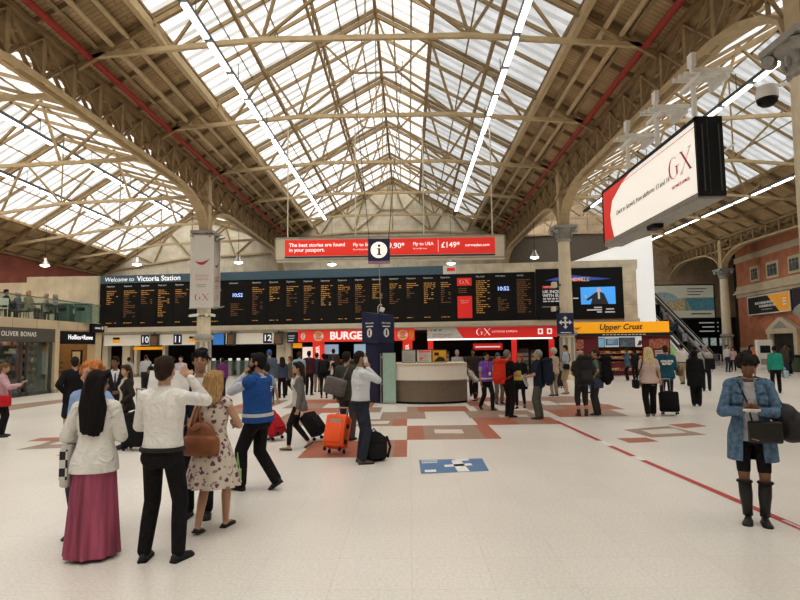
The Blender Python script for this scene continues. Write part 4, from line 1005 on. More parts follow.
# ------------------------------------------------------------------ information desk and totem
gp = ground(431, 404.5); DY = gp.y + .2
xa, xb = at(395.8, 380, DY + .25).x, at(467, 380, DY + .25).x; xm, hw = (xa + xb) / 2, (xb - xa) / 2
t = thing('information_desk', 'curved information desk with cream upper band and bronze lower band', 'desk', (xm, DY + .25, 0))
n = 24
def arc(d, z): return [V((hw * (-1 + 2 * i / n), -.42 * (1 - (-1 + 2 * i / n) ** 2) - d, z)) for i in range(n + 1)]
def band(z0, z1, d0, d1, nm, m):
    back = 1.35
    mb = MB(); lo, hi = arc(d0, z0), arc(d1, z1)
    loB = [V((hw, back, z0)), V((-hw, back, z0))]; hiB = [V((hw, back, z1)), V((-hw, back, z1))]
    mb.rings([lo + loB, hi + hiB]); mb.build(nm, m, t)
band(.0, .07, -.05, -.05, 'plinth', M_black); band(.07, .715, 0, 0, 'lower_panel', mat('bronze_panel', (.23, .19, .14), .35, .5, var=.06)); band(.715, .75, .02, .02, 'shadow_gap', M_grey); band(.75, 1.24, .05, .05, 'upper_panel', mat('desk_cream', (.80, .77, .69), .4, var=.02)); band(1.24, 1.28, .09, .09, 'worktop', M_creamp)
for px0, px1, lab, m1, sty in ((401.5, 416, 'grey printed notice board standing left on the information desk', mat('notice_grey', (.45, .45, .42), .5), 0), (416.5, 432, 'white notice board with red heading on the information desk', mat('notice_white', (.62, .60, .57), .5), 1), (432, 447, 'yellow notice board with a train picture on the information desk', mat('notice_yellow', (.72, .36, .02), .5), 2)):
    Yn = DY + .55; a, b = at(px0, 350, Yn), at(px1, 365, Yn); w = (b.x - a.x) / 2; h = at(px0, 349.5, Yn).z - 1.28
    t2 = thing('notice_board', lab, 'notice', ((a.x + b.x) / 2, Yn, 1.28)); MB().bx(-w, w, 0, .03, 0, h).build('panel', M_darkg, t2); plate(MB(), -w + .02, w - .02, .02, h - .03, -.004).build('poster', m1, t2)
    m = MB()
    if sty < 2: [plate(m, -w * .7, w * .6 * (1 - .15 * (i % 3)), .06 + i * .055, .075 + i * .055, -.007) for i in range(5)]; m.build('print', mat('print_grey', (.3, .2, .18), .5), t2)
    if sty == 1: plate(MB(), -w * .8, w * .8, h - .1, h - .05, -.008).build('heading', M_gxred, t2); MB().rbox((-w * .4, -.008, .14), (.08, .006, .08), .002, 1).build('red_mark', M_gxred, t2)
    if sty == 2: MB().add([(-w * .8, -.008, .04), (w * .85, -.008, .04), (w * .6, -.008, .16), (-w * .1, -.008, .2)], [(0, 1, 2, 3)]).build('picture', M_bean, t2); plate(MB(), -w * .7, -.02, h - .2, h - .1, -.008).build('heading', M_bean, t2)
# side counter and glass screen at the desk's left end
a = ground(371, 401); b = ground(382, 401)
t = thing('side_counter', 'small steel counter left of the information desk', 'counter', ((a.x + b.x) / 2 - .02, a.y + .3, 0)); MB().rbox((0, 0, .42), (.42, .5, .84), .02, 2).build('cabinet', mat('bronze_panel'), t); MB().rbox((0, 0, .87), (.46, .54, .06), .015, 2).build('worktop', M_steelb, t)
a = at(383, 402, DY + .1); b = at(395.5, 353, DY + .1)
t = thing('glass_screen', 'frosted green glass screen between the totem and the information desk', 'screen', ((a.x + b.x) / 2, DY + .1, 0)); w = (b.x - a.x) / 2
MB().bx(-w, w, -.01, .01, .06, 1.62).build('pane', mat('frosted_green', (.36, .52, .45), .25, var=.05), t); MB().tube([(-w - .06, 0, 0), (-w - .06, 0, 1.6)], .02, 8).build('post', M_steelb, t); MB().bx(-w, w, -.04, .04, 0, .06).build('base', M_steelb, t)
for z in (.6, 1.45): MB().bx(-w - .08, -w + .05, -.02, .02, z, z + .06).build('clamp', M_steelb, t)
# navy totem: a prism with two visible faces, standing on a narrower stem
TYY = DY + .7
p0, p1, p2 = at(361.5, 312, TYY - .05), at(377.5, 318, TYY - .5), at(394, 319, TYY - .05)
tc = V((p1.x, TYY, 0))
t = thing('information_totem', 'navy information totem with white i symbols rising behind the man on the phone', 'totem', tc)
A_, B_, C_ = V((p0.x - tc.x, .1, 0)), V((0, -.42, 0)), V((p2.x - tc.x, .1, 0)); D_ = V((.05, .55, 0))
def prismz(pts, z0, z1, dz=None):
    return MB().rings([[p + V((0, 0, z0)) for p in pts], [p + V((0, 0, z1 + (dz[i] if dz else 0))) for i, p in enumerate(pts)]])
prismz([A_, B_, C_, D_], 1.95, 2.86, (.14, .02, 0, .1)).build('sign_head', M_navy, t)
pts = [A_ * .78, B_ * .8, C_ * .97, D_ * .7]; prismz(pts, 0, 1.96).build('stem', mat('navy_stem', (.016, .02, .06), .4), t)
MB().add([A_ + V((0, 0, 3.0)), B_ + V((0, 0, 2.88)), C_ + V((0, 0, 2.86)), D_ + V((0, 0, 2.96))], [(0, 1, 2, 3)]).build('top_rim', M_grey, t)
for a, b in ((A_, B_), (B_, C_)):
    d = (b - a).normalized(); nrm = V((d.y, -d.x, 0)); rot = (PI / 2, 0, math.atan2(d.y, d.x)); c = (a + b) / 2 + nrm * .012
    bg = MB(); n2 = 18; bg.add([c + d * (.125 * math.cos(2 * PI * i / n2)) + V((0, 0, 2.28 + .15 * math.sin(2 * PI * i / n2))) for i in range(n2)], [tuple(range(n2))]); bg.build('symbol_disc', M_wtxt, t)
    text(t, 'i', .26, c + nrm * .012 + V((0, 0, 2.28)), M_navy, rot=rot, bold=.012)
    text(t, 'Information', .085, c + V((0, 0, 2.6)), M_wtxt, rot=rot); MB().add([c - d * .17 + V((0, 0, 2.47)), c + d * .17 + V((0, 0, 2.47)), c + d * .17 + V((0, 0, 2.51)), c - d * .17 + V((0, 0, 2.51))], [(0, 1, 2, 3)]).build('white_bar', M_wtxt, t)
# lamp / speaker on the totem and the pole up to the hanging i sign
a = at(382, 311, TYY)
t = thing('speaker_horn', 'small white loudspeaker on top of the navy totem', 'loudspeaker', (a.x, TYY + .05, 2.93)); MB().rbox((0, 0, .12), (.16, .16, .17), .03, 2, (0, .3, 0)).build('body', M_white, t); MB().tube([(-.14, 0, .02), (-.14, 0, .2), (-.08, 0, .3), (.0, 0, .28)], .015, 6).build('bracket', M_white, t)
TI = TYY + .05
a, b = at(368, 239, TI), at(390, 263.5, TI); w = (b.x - a.x) / 2; zc = (a.z + b.z) / 2; ic = (a.x + b.x) / 2
t = thing('hanging_information_sign', 'hanging navy square sign with a white circle and letter i', 'sign', (ic, TI, b.z)); h = a.z - b.z
MB().rbox((0, 0, h / 2), (2 * w, .1, h), .015, 1).build('panel', M_navy, t)
n = 28; MB().add([(w * .76 * math.cos(2 * PI * i / n), -.055, h * .54 + w * .76 * math.sin(2 * PI * i / n)) for i in range(n)], [tuple(range(n))]).build('disc', M_lit, t)
g = MB(); z0 = h * .54; u = w * .76
for pts in ([(-.24, -.62), (.3, -.62), (.3, -.5), (-.24, -.5)], [(-.08, -.55), (.15, -.55), (.15, .18), (-.08, .18)], [(-.24, .1), (.15, .1), (.15, .2), (-.24, .2)]): g.add([(x * u, -.058, z0 + z * u) for x, z in pts], [(0, 1, 2, 3)])
g.add([(.03 * u + .16 * u * math.cos(2 * PI * i / 14), -.058, z0 + .52 * u + .16 * u * math.sin(2 * PI * i / 14)) for i in range(14)], [tuple(range(14))]); g.build('letter', M_navy, t)
MB().bx(-w, w, -.056, -.05, 0, h * .1).build('pink_strip', mat('pink_strip', (.4, .2, .3), .5), t)
for s in (-1, 1): MB().tube([(s * w * .9, 0, h), (s * w * 2.4, 0, 11.7 - b.z)], .012, 5).build('wire', M_darkg, t)
MB().tube([(-.0, 0, 0), (.04, 0, -(b.z - 3.05))], .018, 6).build('pole', M_steelb, t)

# ------------------------------------------------------------------ hanging airline advert
NY = 23.75
a, b = at(275, 237, NY), at(505.5, 257.5, NY); xm, hw = (a.x + b.x) / 2, (b.x - a.x) / 2; z0, z1 = at(390, 259.3, NY).z, at(390, 236, NY).z; h = z1 - z0
t = thing('hanging_advert', 'long hanging red and cream advert across the middle of the hall', 'advert', (xm, NY, z0))
MB().bx(-hw, hw, 0, .5, 0, h).build('casing', M_creamp, t); rx0, rx1 = at(285, 248, NY).x - xm, at(495, 248, NY).x - xm
MB().bx(-hw, hw, -.03, 0, 0, .05).bx(-hw, hw, -.03, 0, h - .05, h).bx(-hw, -hw + .05, -.03, 0, 0, h).bx(hw - .05, hw, -.03, 0, 0, h).build('frame', M_grey, t)
MB().bx(rx0, rx1, -.012, 0, .2, h - .12).build('red_panel', glow('advert_red', (.78, .045, .03), .3), t); MB().bx(rx0, rx1, -.013, 0, .11, .17).build('navy_line', M_navy, t)
def nx(px): return at(px, 248, NY).x - xm
text(t, 'The best stories are found\nin your passport.', .225, (nx(289), -.018, h * .55), M_ltxt, align='LEFT', bold=.004)
text(t, 'Fly to Europe', .2, (nx(353), -.018, h * .64), M_ltxt, align='LEFT', bold=.003); text(t, 'from now until autumn'[:0] + 'Fly to Europe from', .09, (nx(353), -.018, h * .44), M_ltxt, align='LEFT')
text(t, '£39.90*', .33, (nx(404.5), -.018, h * .57), M_ltxt, align='RIGHT', bold=.004)
text(t, 'Fly to USA', .2, (nx(413), -.018, h * .64), M_ltxt, align='LEFT', bold=.003); text(t, 'Fly to USA from', .09, (nx(413), -.018, h * .44), M_ltxt, align='LEFT'); plate(MB(), nx(438), nx(438.4), .3, h - .2, -.018).build('divider', M_ltxt, t)
text(t, '£149*', .33, (nx(441), -.018, h * .57), M_ltxt, align='LEFT', bold=.004); text(t, 'norwegian.com', .17, (nx(465), -.018, h * .56), M_ltxt, align='LEFT', bold=.003); MB().bar((nx(481), -.018, h * .36), (nx(491), -.018, h * .46), .03, .004).build('emblem_wing', M_navy, t)
for x in (-hw * .9, -hw * .3, hw * .3, hw * .9): MB().tube([(x, .25, h), (x, .25, 11.5 - z0)], .03, 6).build('hanger', M_creamp, t)

# ------------------------------------------------------------------ big hanging billboard on the right
YA, YB = 13.35, 20.0; bxf = 7.08; zb, zt = 1.8 + .501 * bxf, 1.8 + .780 * bxf; bh = zt - zb; bl = YB - YA
t = thing('hanging_billboard', 'big hanging white billboard with red corner and GX emblem, black end face', 'billboard', (bxf, YA, zb))
MB().bx(0, .62, 0, bl, 0, bh).build('casing', M_black, t)
MB().bx(-.03, .0, 0, bl, bh - .1, bh).bx(-.03, 0, 0, .08, 0, bh).bx(-.03, 0, bl - .08, bl, 0, bh).build('frame', M_black, t)
MB().bx(-.03, .0, .02, bl - .02, 0, .1).bx(-.02, .6, .05, bl - .05, -.06, 0).build('lower_trim', M_grey, t)
MB().bx(-.012, -.001, .08, bl - .08, .1, bh - .1).build('face', glow('billboard_white', (.84, .80, .73), .55), t)
Q = lambda y, z: (-.016, y, z)
MB().add([Q(bl - .08, .1), Q(bl - 1.0, .1), Q(bl - .78, bh * .3), Q(bl - .72, bh * .48), Q(bl - .95, bh * .7), Q(bl - 1.9, bh - .22), Q(bl - 2.6, bh - .1), Q(bl - .08, bh - .1)], [tuple(range(8))]).build('red_corner', glow('billboard_red', (.74, .04, .03), .3), t)
MB().add([Q(.1, bh - .24), Q(bl - 1.6, bh - .24), Q(bl - 1.6, bh - .22), Q(.1, bh - .22)], [(0, 1, 2, 3)]).build('red_line', mat('thin_red', (.5, .03, .03)), t)
gl = gx_logo(MB(), 1.25); o = gl.build('rail_logo', mat('emblem_crimson', (.50, .02, .06), .5), t); o.rotation_euler = (0, 0, -PI / 2); o.location = (-.02, .92, bh * .55)
text(t, 'GATWICK EXPRESS', .11, (-.016, .92, bh * .29), mat('emblem_crimson'), rot=(PI / 2, 0, -PI / 2)); text(t, 'Quick to Gatwick, from platforms 13 and 14', .215, (-.016, 3.45, bh * .44), mat('print_grey2', (.25, .25, .25)), rot=(PI / 2, 0, -PI / 2), shear=.1)
MB().bx(.24, .25, -.012, 0, .05, bh - .05).bx(.1, .13, -.015, 0, .12, bh - .2).bx(.5, .53, -.015, 0, .12, bh - .2).build('end_seams', M_darkg, t)
MB().rbox((.2, bl * .45, -.12), (.3, .5, .14), .03, 2).build('lamp_box', M_black, t)
for y in (.75, 2.9, 5.1):
    p = MB().tube([(.36, y, bh), (.36, y, 3.9 - .1)], .07, 8).build('hanging_post', M_white, t)
    c = MB(); 
    for k in range(4): c.bx(.1 - .0, 1.15, y - .45 + k * .3, y - .37 + k * .3, 3.25 + .06 * k, 3.36 + .06 * k)
    c.bx(.28, .44, y - .5, y + .55, 3.12, 3.24); c.bx(1.0, 1.1, y - .4, y + .45, 3.12, 3.34); c.bx(.3, .42, y - .12, y + .12, 3.6, 3.95)
    c.build('clamp_bracket', M_white, p)

# ------------------------------------------------------------------ banners and boxes on the columns
def banner(px0, px1, py0, py1, Y, rz, label, w=None, mirror=False):
    a, b = at(px0, py0, Y), at(px1, py1, Y); w = w or (b.x - a.x); h = a.z - b.z
    t = thing('hanging_banner', label, 'banner', ((a.x + b.x) / 2, Y, b.z), rz, 'white rail banners on the left column')
    MB().bx(-w / 2, w / 2, -.01, .01, 0, h).build('cloth', mat('banner_white', (.66, .64, .60), .7, var=.04), t)
    MB().tube([(-w / 2 - .03, 0, h), (w / 2 + .03, 0, h)], .03, 8).tube([(-w / 2 - .03, 0, 0), (w / 2 + .03, 0, 0)], .03, 8).build('rod', M_steelb, t)
    n = 14; sm = MB(); z = h * .64
    up = [(-w * .32 + w * .66 * i / n, z - .12 * math.sin(PI * i / n) + .12 * i / n) for i in range(n + 1)]; lo = [(x, zz - .15 * math.sin(PI * i / n)) for i, (x, zz) in enumerate(up)]
    for i in range(n): sm.quad((up[i][0], -.014, up[i][1]), (up[i + 1][0], -.014, up[i + 1][1]), (lo[i + 1][0], -.014, lo[i + 1][1]), (lo[i][0], -.014, lo[i][1]))
    sm.build('red_smile', mat('emblem_crimson'), t); gx_logo(MB(), w * .6, 0, h * .15, -.014).build('rail_logo', mat('emblem_crimson'), t)
    text(t, 'Quick to\nGatwick', .2, (0, -.014, h * .42), mat('faded_rose', (.62, .35, .33)), bold=.002); m = MB(); plate(m, -w * .25, w * .2, h * .31, h * .32, -.014); plate(m, -w * .2, w * .15, h * .285, h * .295, -.014); m.build('small_print', M_grey, t)
    MB().bx(w / 2 - .15, w / 2 + .45, .02, .08, h - .06, h).bx(w / 2 - .15, w / 2 + .45, .02, .08, 0, .06).build('bracket', M_grey, t)
banner(191, 213, 235, 308, 29.35, 0, 'white rail banner facing the camera on the left column')
banner(213, 221, 240, 308, 30.5, R(-50), 'white rail banner behind, turned away on the right side of the left column', .95)
t = thing('camera_cluster', 'ring of small white cameras round the left column below the banners', 'camera', (XL, 29.9, 3.55)); MB().lathe([(.38, 0), (.38, .06), (.36, .06)], 20).build('collar', M_darkg, t)
for q_ in (-2.6, -1.9, -1.0, -.4): MB().cap((.5 * math.cos(q_), .5 * math.sin(q_), .08), (.72 * math.cos(q_), .72 * math.sin(q_), .04), .08, .07, 10, 3).build('camera_body', M_white, t)
a, b = at(556.5, 313, 29.4), at(574, 334, 29.4)
t = thing('arrow_sign', 'black sign with a white four way arrow cross on the fluted column', 'sign', ((a.x + b.x) / 2, 29.42, b.z)); w = (b.x - a.x) / 2; h = a.z - b.z
MB().rbox((0, 0, h / 2), (2 * w, .1, h), .015, 1).build('panel', M_navy, t)
m = MB()
for q_ in range(4):
    c, s = math.cos(q_ * PI / 2), math.sin(q_ * PI / 2); rr = lambda x, z: (x * c - z * s, -.055, h * .55 + x * s + z * c)
    m.add([rr(-.04, .02), rr(.04, .02), rr(.04, .24), rr(-.04, .24)], [(0, 1, 2, 3)]); m.add([rr(-.13, .2), rr(.13, .2), rr(0, .34)], [(0, 1, 2)])
m.build('arrow_cross', M_wtxt, t); plate(MB(), -w * .6, w * .6, .06, .1, -.055).build('lettering', M_wd, t)
for px, py, sz, lab in ((554, 285, .32, 'cream junction box on the left side of the fluted column'), (553.5, 309, .26, 'white camera housing low on the left side of the fluted column')):
    a = at(px, py, 29.75); t = thing('wall_box', lab, 'box', a); MB().rbox((0, 0, 0), (sz * .8, .3, sz), .03, 2).build('housing', M_creamp, t); MB().bx(0, .35, -.04, .04, -.05, .05).build('bracket', M_darkg, t)
a = at(767, 97, 12.6); t = thing('hanging_dome_camera', 'white dome camera on an arm beside the right edge column', 'camera', a); MB().lathe([(.05, .26), (.2, .24), (.23, .1), (.23, -.05)], 20).build('housing', M_white, t); MB().lathe([(.22, -.05), (.2, -.14), (.12, -.21), (.01, -.24)], 18).build('dome', M_black, t, True); MB().bar((0, 0, .24), (.75, .2, .42), .07).build('arm', M_white, t)
a = at(727, 137, 13.2); a2 = at(741, 133, 13.0); t = thing('camera_housing', 'long white camera housing behind the billboard end', 'camera', a + V((.25, 1.2, 0))); MB().rbox((0, 0, 0), (.62, .2, .18), .03, 2, (0, -.2, .2)).build('body', M_white, t); MB().bar((.2, 0, -.02), (.7, .1, .3), .05).build('arm', M_white, t)
# pendant lamps
for px, py, Y, lab in ((45, 263, 36, 'pendant lamp at the far left beside the brick wall'), (137, 262, 36.5, 'pendant lamp above the Welcome lettering'), (238.5, 260, 36.4, 'pendant lamp right of the banner column'), (332, 262, 36.2, 'pendant lamp half hidden below the red advert on the left'), (451, 261, 36.2, 'pendant lamp below the right half of the red advert'), (534.5, 255, 36.1, 'pendant lamp left of the fluted column')):
    a = at(px, py, Y); t = thing('pendant_lamp', lab, 'light', a, 0, 'white pendant lamps before the end wall'); 
    MB().lathe([(.05, .34), (.12, .3), (.15, .1), (.3, -.1), (.3, -.14)], 18).build('lamp_shade', M_steelb, t, True); MB().lathe([(.28, -.14), (.26, -.2), (.1, -.26)], 16).build('diffuser', glow('lamp_white', (1, .96, .88), 5), t); MB().tube([(0, 0, .33), (0, 0, 10.6 - a.z)], .012, 5).build('cord', M_black, t)

# ------------------------------------------------------------------ floor inlays, stripe, sticker
M_ired = mat('terracotta_tiles', (.42, .15, .09), .42, var=.1, scale=5); M_ibr = mat('brown_tiles', (.36, .25, .19), .42, var=.1, scale=5); M_icr = mat('cream_tiles', (.68, .635, .55), .4, var=.05, scale=5)
inl = MB()
def iq(pts, c, lift=1):
    inl.cur = c; g = [ground(*p) for p in pts]; inl.add([V((p.x, p.y, .0015 * lift)) for p in g], [(0, 1, 2, 3)])
def strip(y0, y1, segs, sl=0):
    # rows of the pattern at roughly constant distance; segs (x left, x right, colour)
    for x0, x1, c in segs:
        iq([(x0, y1 - sl * (x0 - 400)), (x1, y1 - sl * (x1 - 400)), (x1 + (409 - x1) * (y1 - y0) / (y1 - 347), y0 - sl * (x1 - 400)), (x0 + (409 - x0) * (y1 - y0) / (y1 - 347), y0 - sl * (x0 - 400))], c)
SL = .012
strip(440, 457, [(297, 360, 0), (360, 388, 0), (388, 393, 1), (393, 407, 0)], SL)
strip(426, 440, [(375, 407, 2), (407, 425, 0), (425, 486, 1), (486, 502, 0)], SL); iq([(435, 433.5), (464, 433.5), (462, 429.5), (434, 429.5)], 2, 2)
strip(419, 426, [(260, 300, 1), (336, 392, 1), (392, 407, 0), (478, 520, 0), (520, 548, 1), (548, 563, 0)], SL); iq([(345, 424.5), (388, 424), (390, 421), (350, 421.3)], 2, 2)
strip(412, 419, [(238, 262, 0), (275, 312, 1), (380, 407, 1), (407, 426, 1), (470, 495, 1), (495, 540, 1), (560, 590, 0), (590, 630, 1)], SL); iq([(500, 417.5), (530, 417), (526, 414.5), (498, 414.8)], 2, 2)
strip(407, 412, [(222, 250, 1), (300, 345, 0), (345, 380, 1), (407, 418, 1), (418, 470, 0), (478, 500, 1), (530, 570, 1), (570, 625, 0)], SL)
strip(402.5, 407, [(225, 268, 0), (282, 322, 1), (340, 372, 0), (470, 488, 0), (500, 545, 1), (560, 604, 1)], SL); iq([(560, 405), (590, 404.7), (585, 402.9), (558, 403.1)], 2, 2)
strip(398.5, 402.5, [(240, 280, 1), (300, 340, 0), (480, 520, 0), (540, 585, 1)], SL)
# left and right hollow rhombs
iq([(623.5, 429.8), (651.5, 437.6), (707, 434.8), (668, 426.2)], 1); iq([(641, 430.2), (653, 434.6), (687, 432.8), (674, 428.4)], 2, 2)
iq([(668, 424.6), (685, 428.4), (707, 426.2), (693, 423)], 0); iq([(616.5, 438.4), (629, 443), (659, 441.6), (646, 437.6)], 0)
iq([(27, 441.5), (62, 440.5), (70, 437), (40, 438)], 0); iq([(15, 450), (70, 447.5), (70, 444), (38, 445)], 1); iq([(38, 445.5), (48, 445), (62, 440.5), (52, 440.5)], 1); iq([(0, 412), (0, 406), (66, 399), (66, 402)], 1)
iq([(56, 456), (70, 454), (72, 452), (64, 452.5)], 0)
o = inl.build('floor_inlay', [M_ired, M_ibr, M_icr]); o['kind'] = 'structure'
s = MB()
def seg(p, q, w=.05):
    a, b = ground(*p), ground(*q); d = (b - a).normalized(); n_ = V((-d.y, d.x, 0)) * w; z = V((0, 0, .003)); s.quad(a - n_ + z, b - n_ + z, b + n_ + z, a + n_ + z)
seg((556, 421), (600, 441)); seg((610, 446), (634, 456.5), .05); seg((643, 460.5), (690, 480.5)); seg((690, 480.5), (800, 528), .05); seg((800, 528), (860, 554))
stripe = s.build('floor_stripe', mat('stripe_red', (.48, .06, .05), .5)); tag(stripe, 'long thin red stripe running across the floor to the woman in denim', 'floor marking')
s = MB()
for p, q_ in (((600, 441), (610, 446)), ((634, 456.5), (643, 460.5))): seg(p, q_, .055)
for k in range(9): seg((784 + k * 2.2, 520.7 + k * .98), (785.2 + k * 2.2, 521.2 + k * .98), .025)
for v in range(len(s.v)): s.v[v] = (s.v[v][0], s.v[v][1], .005)
s.build('print', M_wtxt, stripe)
c0, c1, c2, c3 = [ground(*p) for p in ((421, 474), (489, 471), (482, 458.6), (419, 460.2))]
ex = (c1 - c0); ey = (c3 - c0); ctr = (c0 + c1 + c2 + c3) / 4
st = bpy.data.objects.new('floor_sticker', None); C.objects.link(st); st.location = (ctr.x, ctr.y, 0); tag(st, 'blue floor sticker with a big white letter f on the pale tiles', 'floor sticker')
MB().quad(*[p - ctr + V((0, 0, .003)) for p in (c0, c1, c2, c3)]).build('film', mat('sticker_blue', (.11, .22, .40), .5, var=.06), st)
def sq(pts): return [(c0 + ex * u + ey * v - ctr + V((0, 0, .005))) for u, v in pts]
m = MB(); m.add(sq([(.54, 0.02), (.72, 0.02), (.67, .8), (.51, .8)]), [(0, 1, 2, 3)]); m.add(sq([(.375, .38), (.81, .42), (.80, .58), (.375, .54)]), [(0, 1, 2, 3)]); m.add(sq([(.51, .78), (.67, .78), (.80, .80), (.80, .94), (.60, .94), (.53, .88)]), [(0, 1, 2, 3, 4, 5)]); m.build('letter', M_wtxt, st)
m = MB(); 
for r_ in range(2):
    for k in range(9): m.add(sq([(.04 + k * .028, .72 + r_ * .13), (.06 + k * .028, .72 + r_ * .13), (.06 + k * .028, .80 + r_ * .13), (.04 + k * .028, .80 + r_ * .13)]), [(0, 1, 2, 3)])
m.add(sq([(.06, .08), (.23, .08), (.23, .24), (.06, .24)]), [(0, 1, 2, 3)]); m.build('small_print', M_wtxt, st)
# white vending machine, rail barrier, kiosk rows near the brick wall
a = ground(768, 369); t = thing('ticket_machine', 'tall white machine standing against the brick wall behind the teal jumper', 'machine', (a.x, a.y + .3, 0), R(-20)); MB().rbox((0, 0, 1.0), (.95, .7, 2.0), .05, 2).build('cabinet', M_white, t); MB().bx(-.3, .3, -.37, -.35, 1.1, 1.6).build('screen', M_black, t); MB().bx(-.3, .3, -.36, -.35, .3, .7).build('tray', M_grey, t)
for px, lab in ((704, 'steel crowd barrier at the foot of the escalator'), (716, 'second steel crowd barrier, nearer the brick wall')):
    a = ground(px, 368); t = thing('steel_barrier', lab, 'barrier', (a.x, a.y, 0)); w = .55 if px < 710 else .4
    MB().tube([(-w, 0, 0), (-w, 0, 1.0), (w, 0, 1.0), (w, 0, 0)], .035, 8).build('frame', M_steelb, t); MB().tube([(-w, 0, .5), (w, 0, .5)], .025, 8).build('rail', M_steelb, t)
a = ground(797, 372); t = thing('planter', 'dark green round bin at the right edge below the stone doorway', 'bin', (a.x, a.y, 0)); MB().lathe([(.3, 0), (.34, .5), (.34, .9), (.3, .95)], 18).build('body', mat('dark_green', (.06, .09, .05), .6), t); MB().lathe([(.36, .88), (.36, .96), (.1, 1.05)], 18).build('lid', M_black, t)
# ------------------------------------------------------------------ people
SKIN = {'pale': (.58, .36, .26), 'fair': (.50, .30, .20), 'tan': (.38, .215, .13), 'brown': (.20, .10, .055), 'dark': (.13, .062, .036)}
def skin(k): return mat('skin_' + k, SKIN[k], .5, var=.06, scale=9, spec=.35)
MT = [(.78, .120, .095, -.005), (.84, .155, .112, -.012), (.90, .166, .117, -.012), (.96, .163, .110, -.004), (1.05, .150, .103, .002), (1.14, .150, .104, .004), (1.26, .168, .115, .004), (1.34, .170, .110, -.002), (1.40, .150, .092, -.006), (1.44, .105, .072, -.008), (1.49, .056, .056, -.004)]
FT = [(.78, .120, .095, -.005), (.84, .160, .118, -.014), (.90, .170, .120, -.014), (.96, .160, .110, -.006), (1.04, .136, .095, .0), (1.12, .124, .090, .002), (1.25, .146, .104, .006), (1.33, .146, .098, .0), (1.39, .128, .082, -.005), (1.43, .09, .064, -.006), (1.48, .048, .048, -.002)]
def tab(T, z):
    if z <= T[0][0]: return T[0][1:]
    for a, b in zip(T, T[1:]):
        if z <= b[0]:
            q = (z - a[0]) / (b[0] - a[0]); return tuple(a[i] + (b[i] - a[i]) * q for i in (1, 2, 3))
    return T[-1][1:]
def ik(a, t, l1, l2, pole):
    d = t - a; L = max(min(d.length, .995 * (l1 + l2)), abs(l1 - l2) + .02); d = d.normalized(); t = a + d * L
    c = (l1 * l1 - l2 * l2 + L * L) / (2 * L); h = math.sqrt(max(l1 * l1 - c * c, 0))
    p = V(pole); p = p - d * p.dot(d)
    p = p.normalized() if p.length > 1e-4 else d.orthogonal().normalized()
    return a + d * c + p * h, t
# arm presets for the right side: wrist, elbow pole, hand direction, palm normal, finger curl
ARM = {
    'down': ((.235, .03, .86), (.4, -1, 0), (0.05, .12, -1), (-1, .1, 0), .35),
    'swingf': ((.22, .22, .92), (.3, -1, -.2), (0, .4, -1), (-1, 0, 0), .4),
    'swingb': ((.24, -.2, .90), (.3, -1, .2), (.05, -.25, -1), (-1, 0, 0), .4),
    'phone': ((.085, .25, 1.16), (.7, -.6, -.5), (-.6, .8, .15), (0, .3, 1), .7),
    'ear': ((.12, .10, 1.50), (.6, .6, -1), (-.2, -.25, 1), (-1, -.1, 0), .75),
    'mouth': ((.105, .135, 1.475), (.5, .7, -1), (-.25, -.3, 1), (-1, -.4, 0), .8),
    'brow': ((.165, .15, 1.55), (.4, 1, -.5), (-.7, .1, .7), (-.3, .9, -.3), .2),
    'hip': ((.185, .03, 1.03), (1, -.7, 0), (-.5, .5, -.6), (-.6, -.4, 0), .4),
    'pull': ((.27, -.16, .84), (.3, -1, .3), (0, -.35, -1), (-1, 0, 0), .9),
    'strap': ((.13, .13, 1.28), (.8, -.3, -.8), (-.3, -.2, 1), (-.4, -1, 0), .9),
    'front': ((.07, .24, 1.02), (.9, -.6, -.2), (-.8, .5, -.1), (0, -1, .3), .5),
    'fold': ((.02, .20, 1.16), (.9, -.5, -.6), (-1, .2, 0), (0, -1, 0), .3),
    'hold': ((.14, .28, 1.06), (.6, -.8, -.5), (-.2, .9, .3), (-.8, 0, .4), .8),
    'high': ((.12, .22, 1.30), (.8, -.2, -.9), (-.4, .6, .6), (-.6, -.4, .3), .7),
    'rest': ((.13, .34, .80), (.7, -.8, 0), (-.3, .9, -.2), (0, 0, -1), .3),
}
class Person: pass
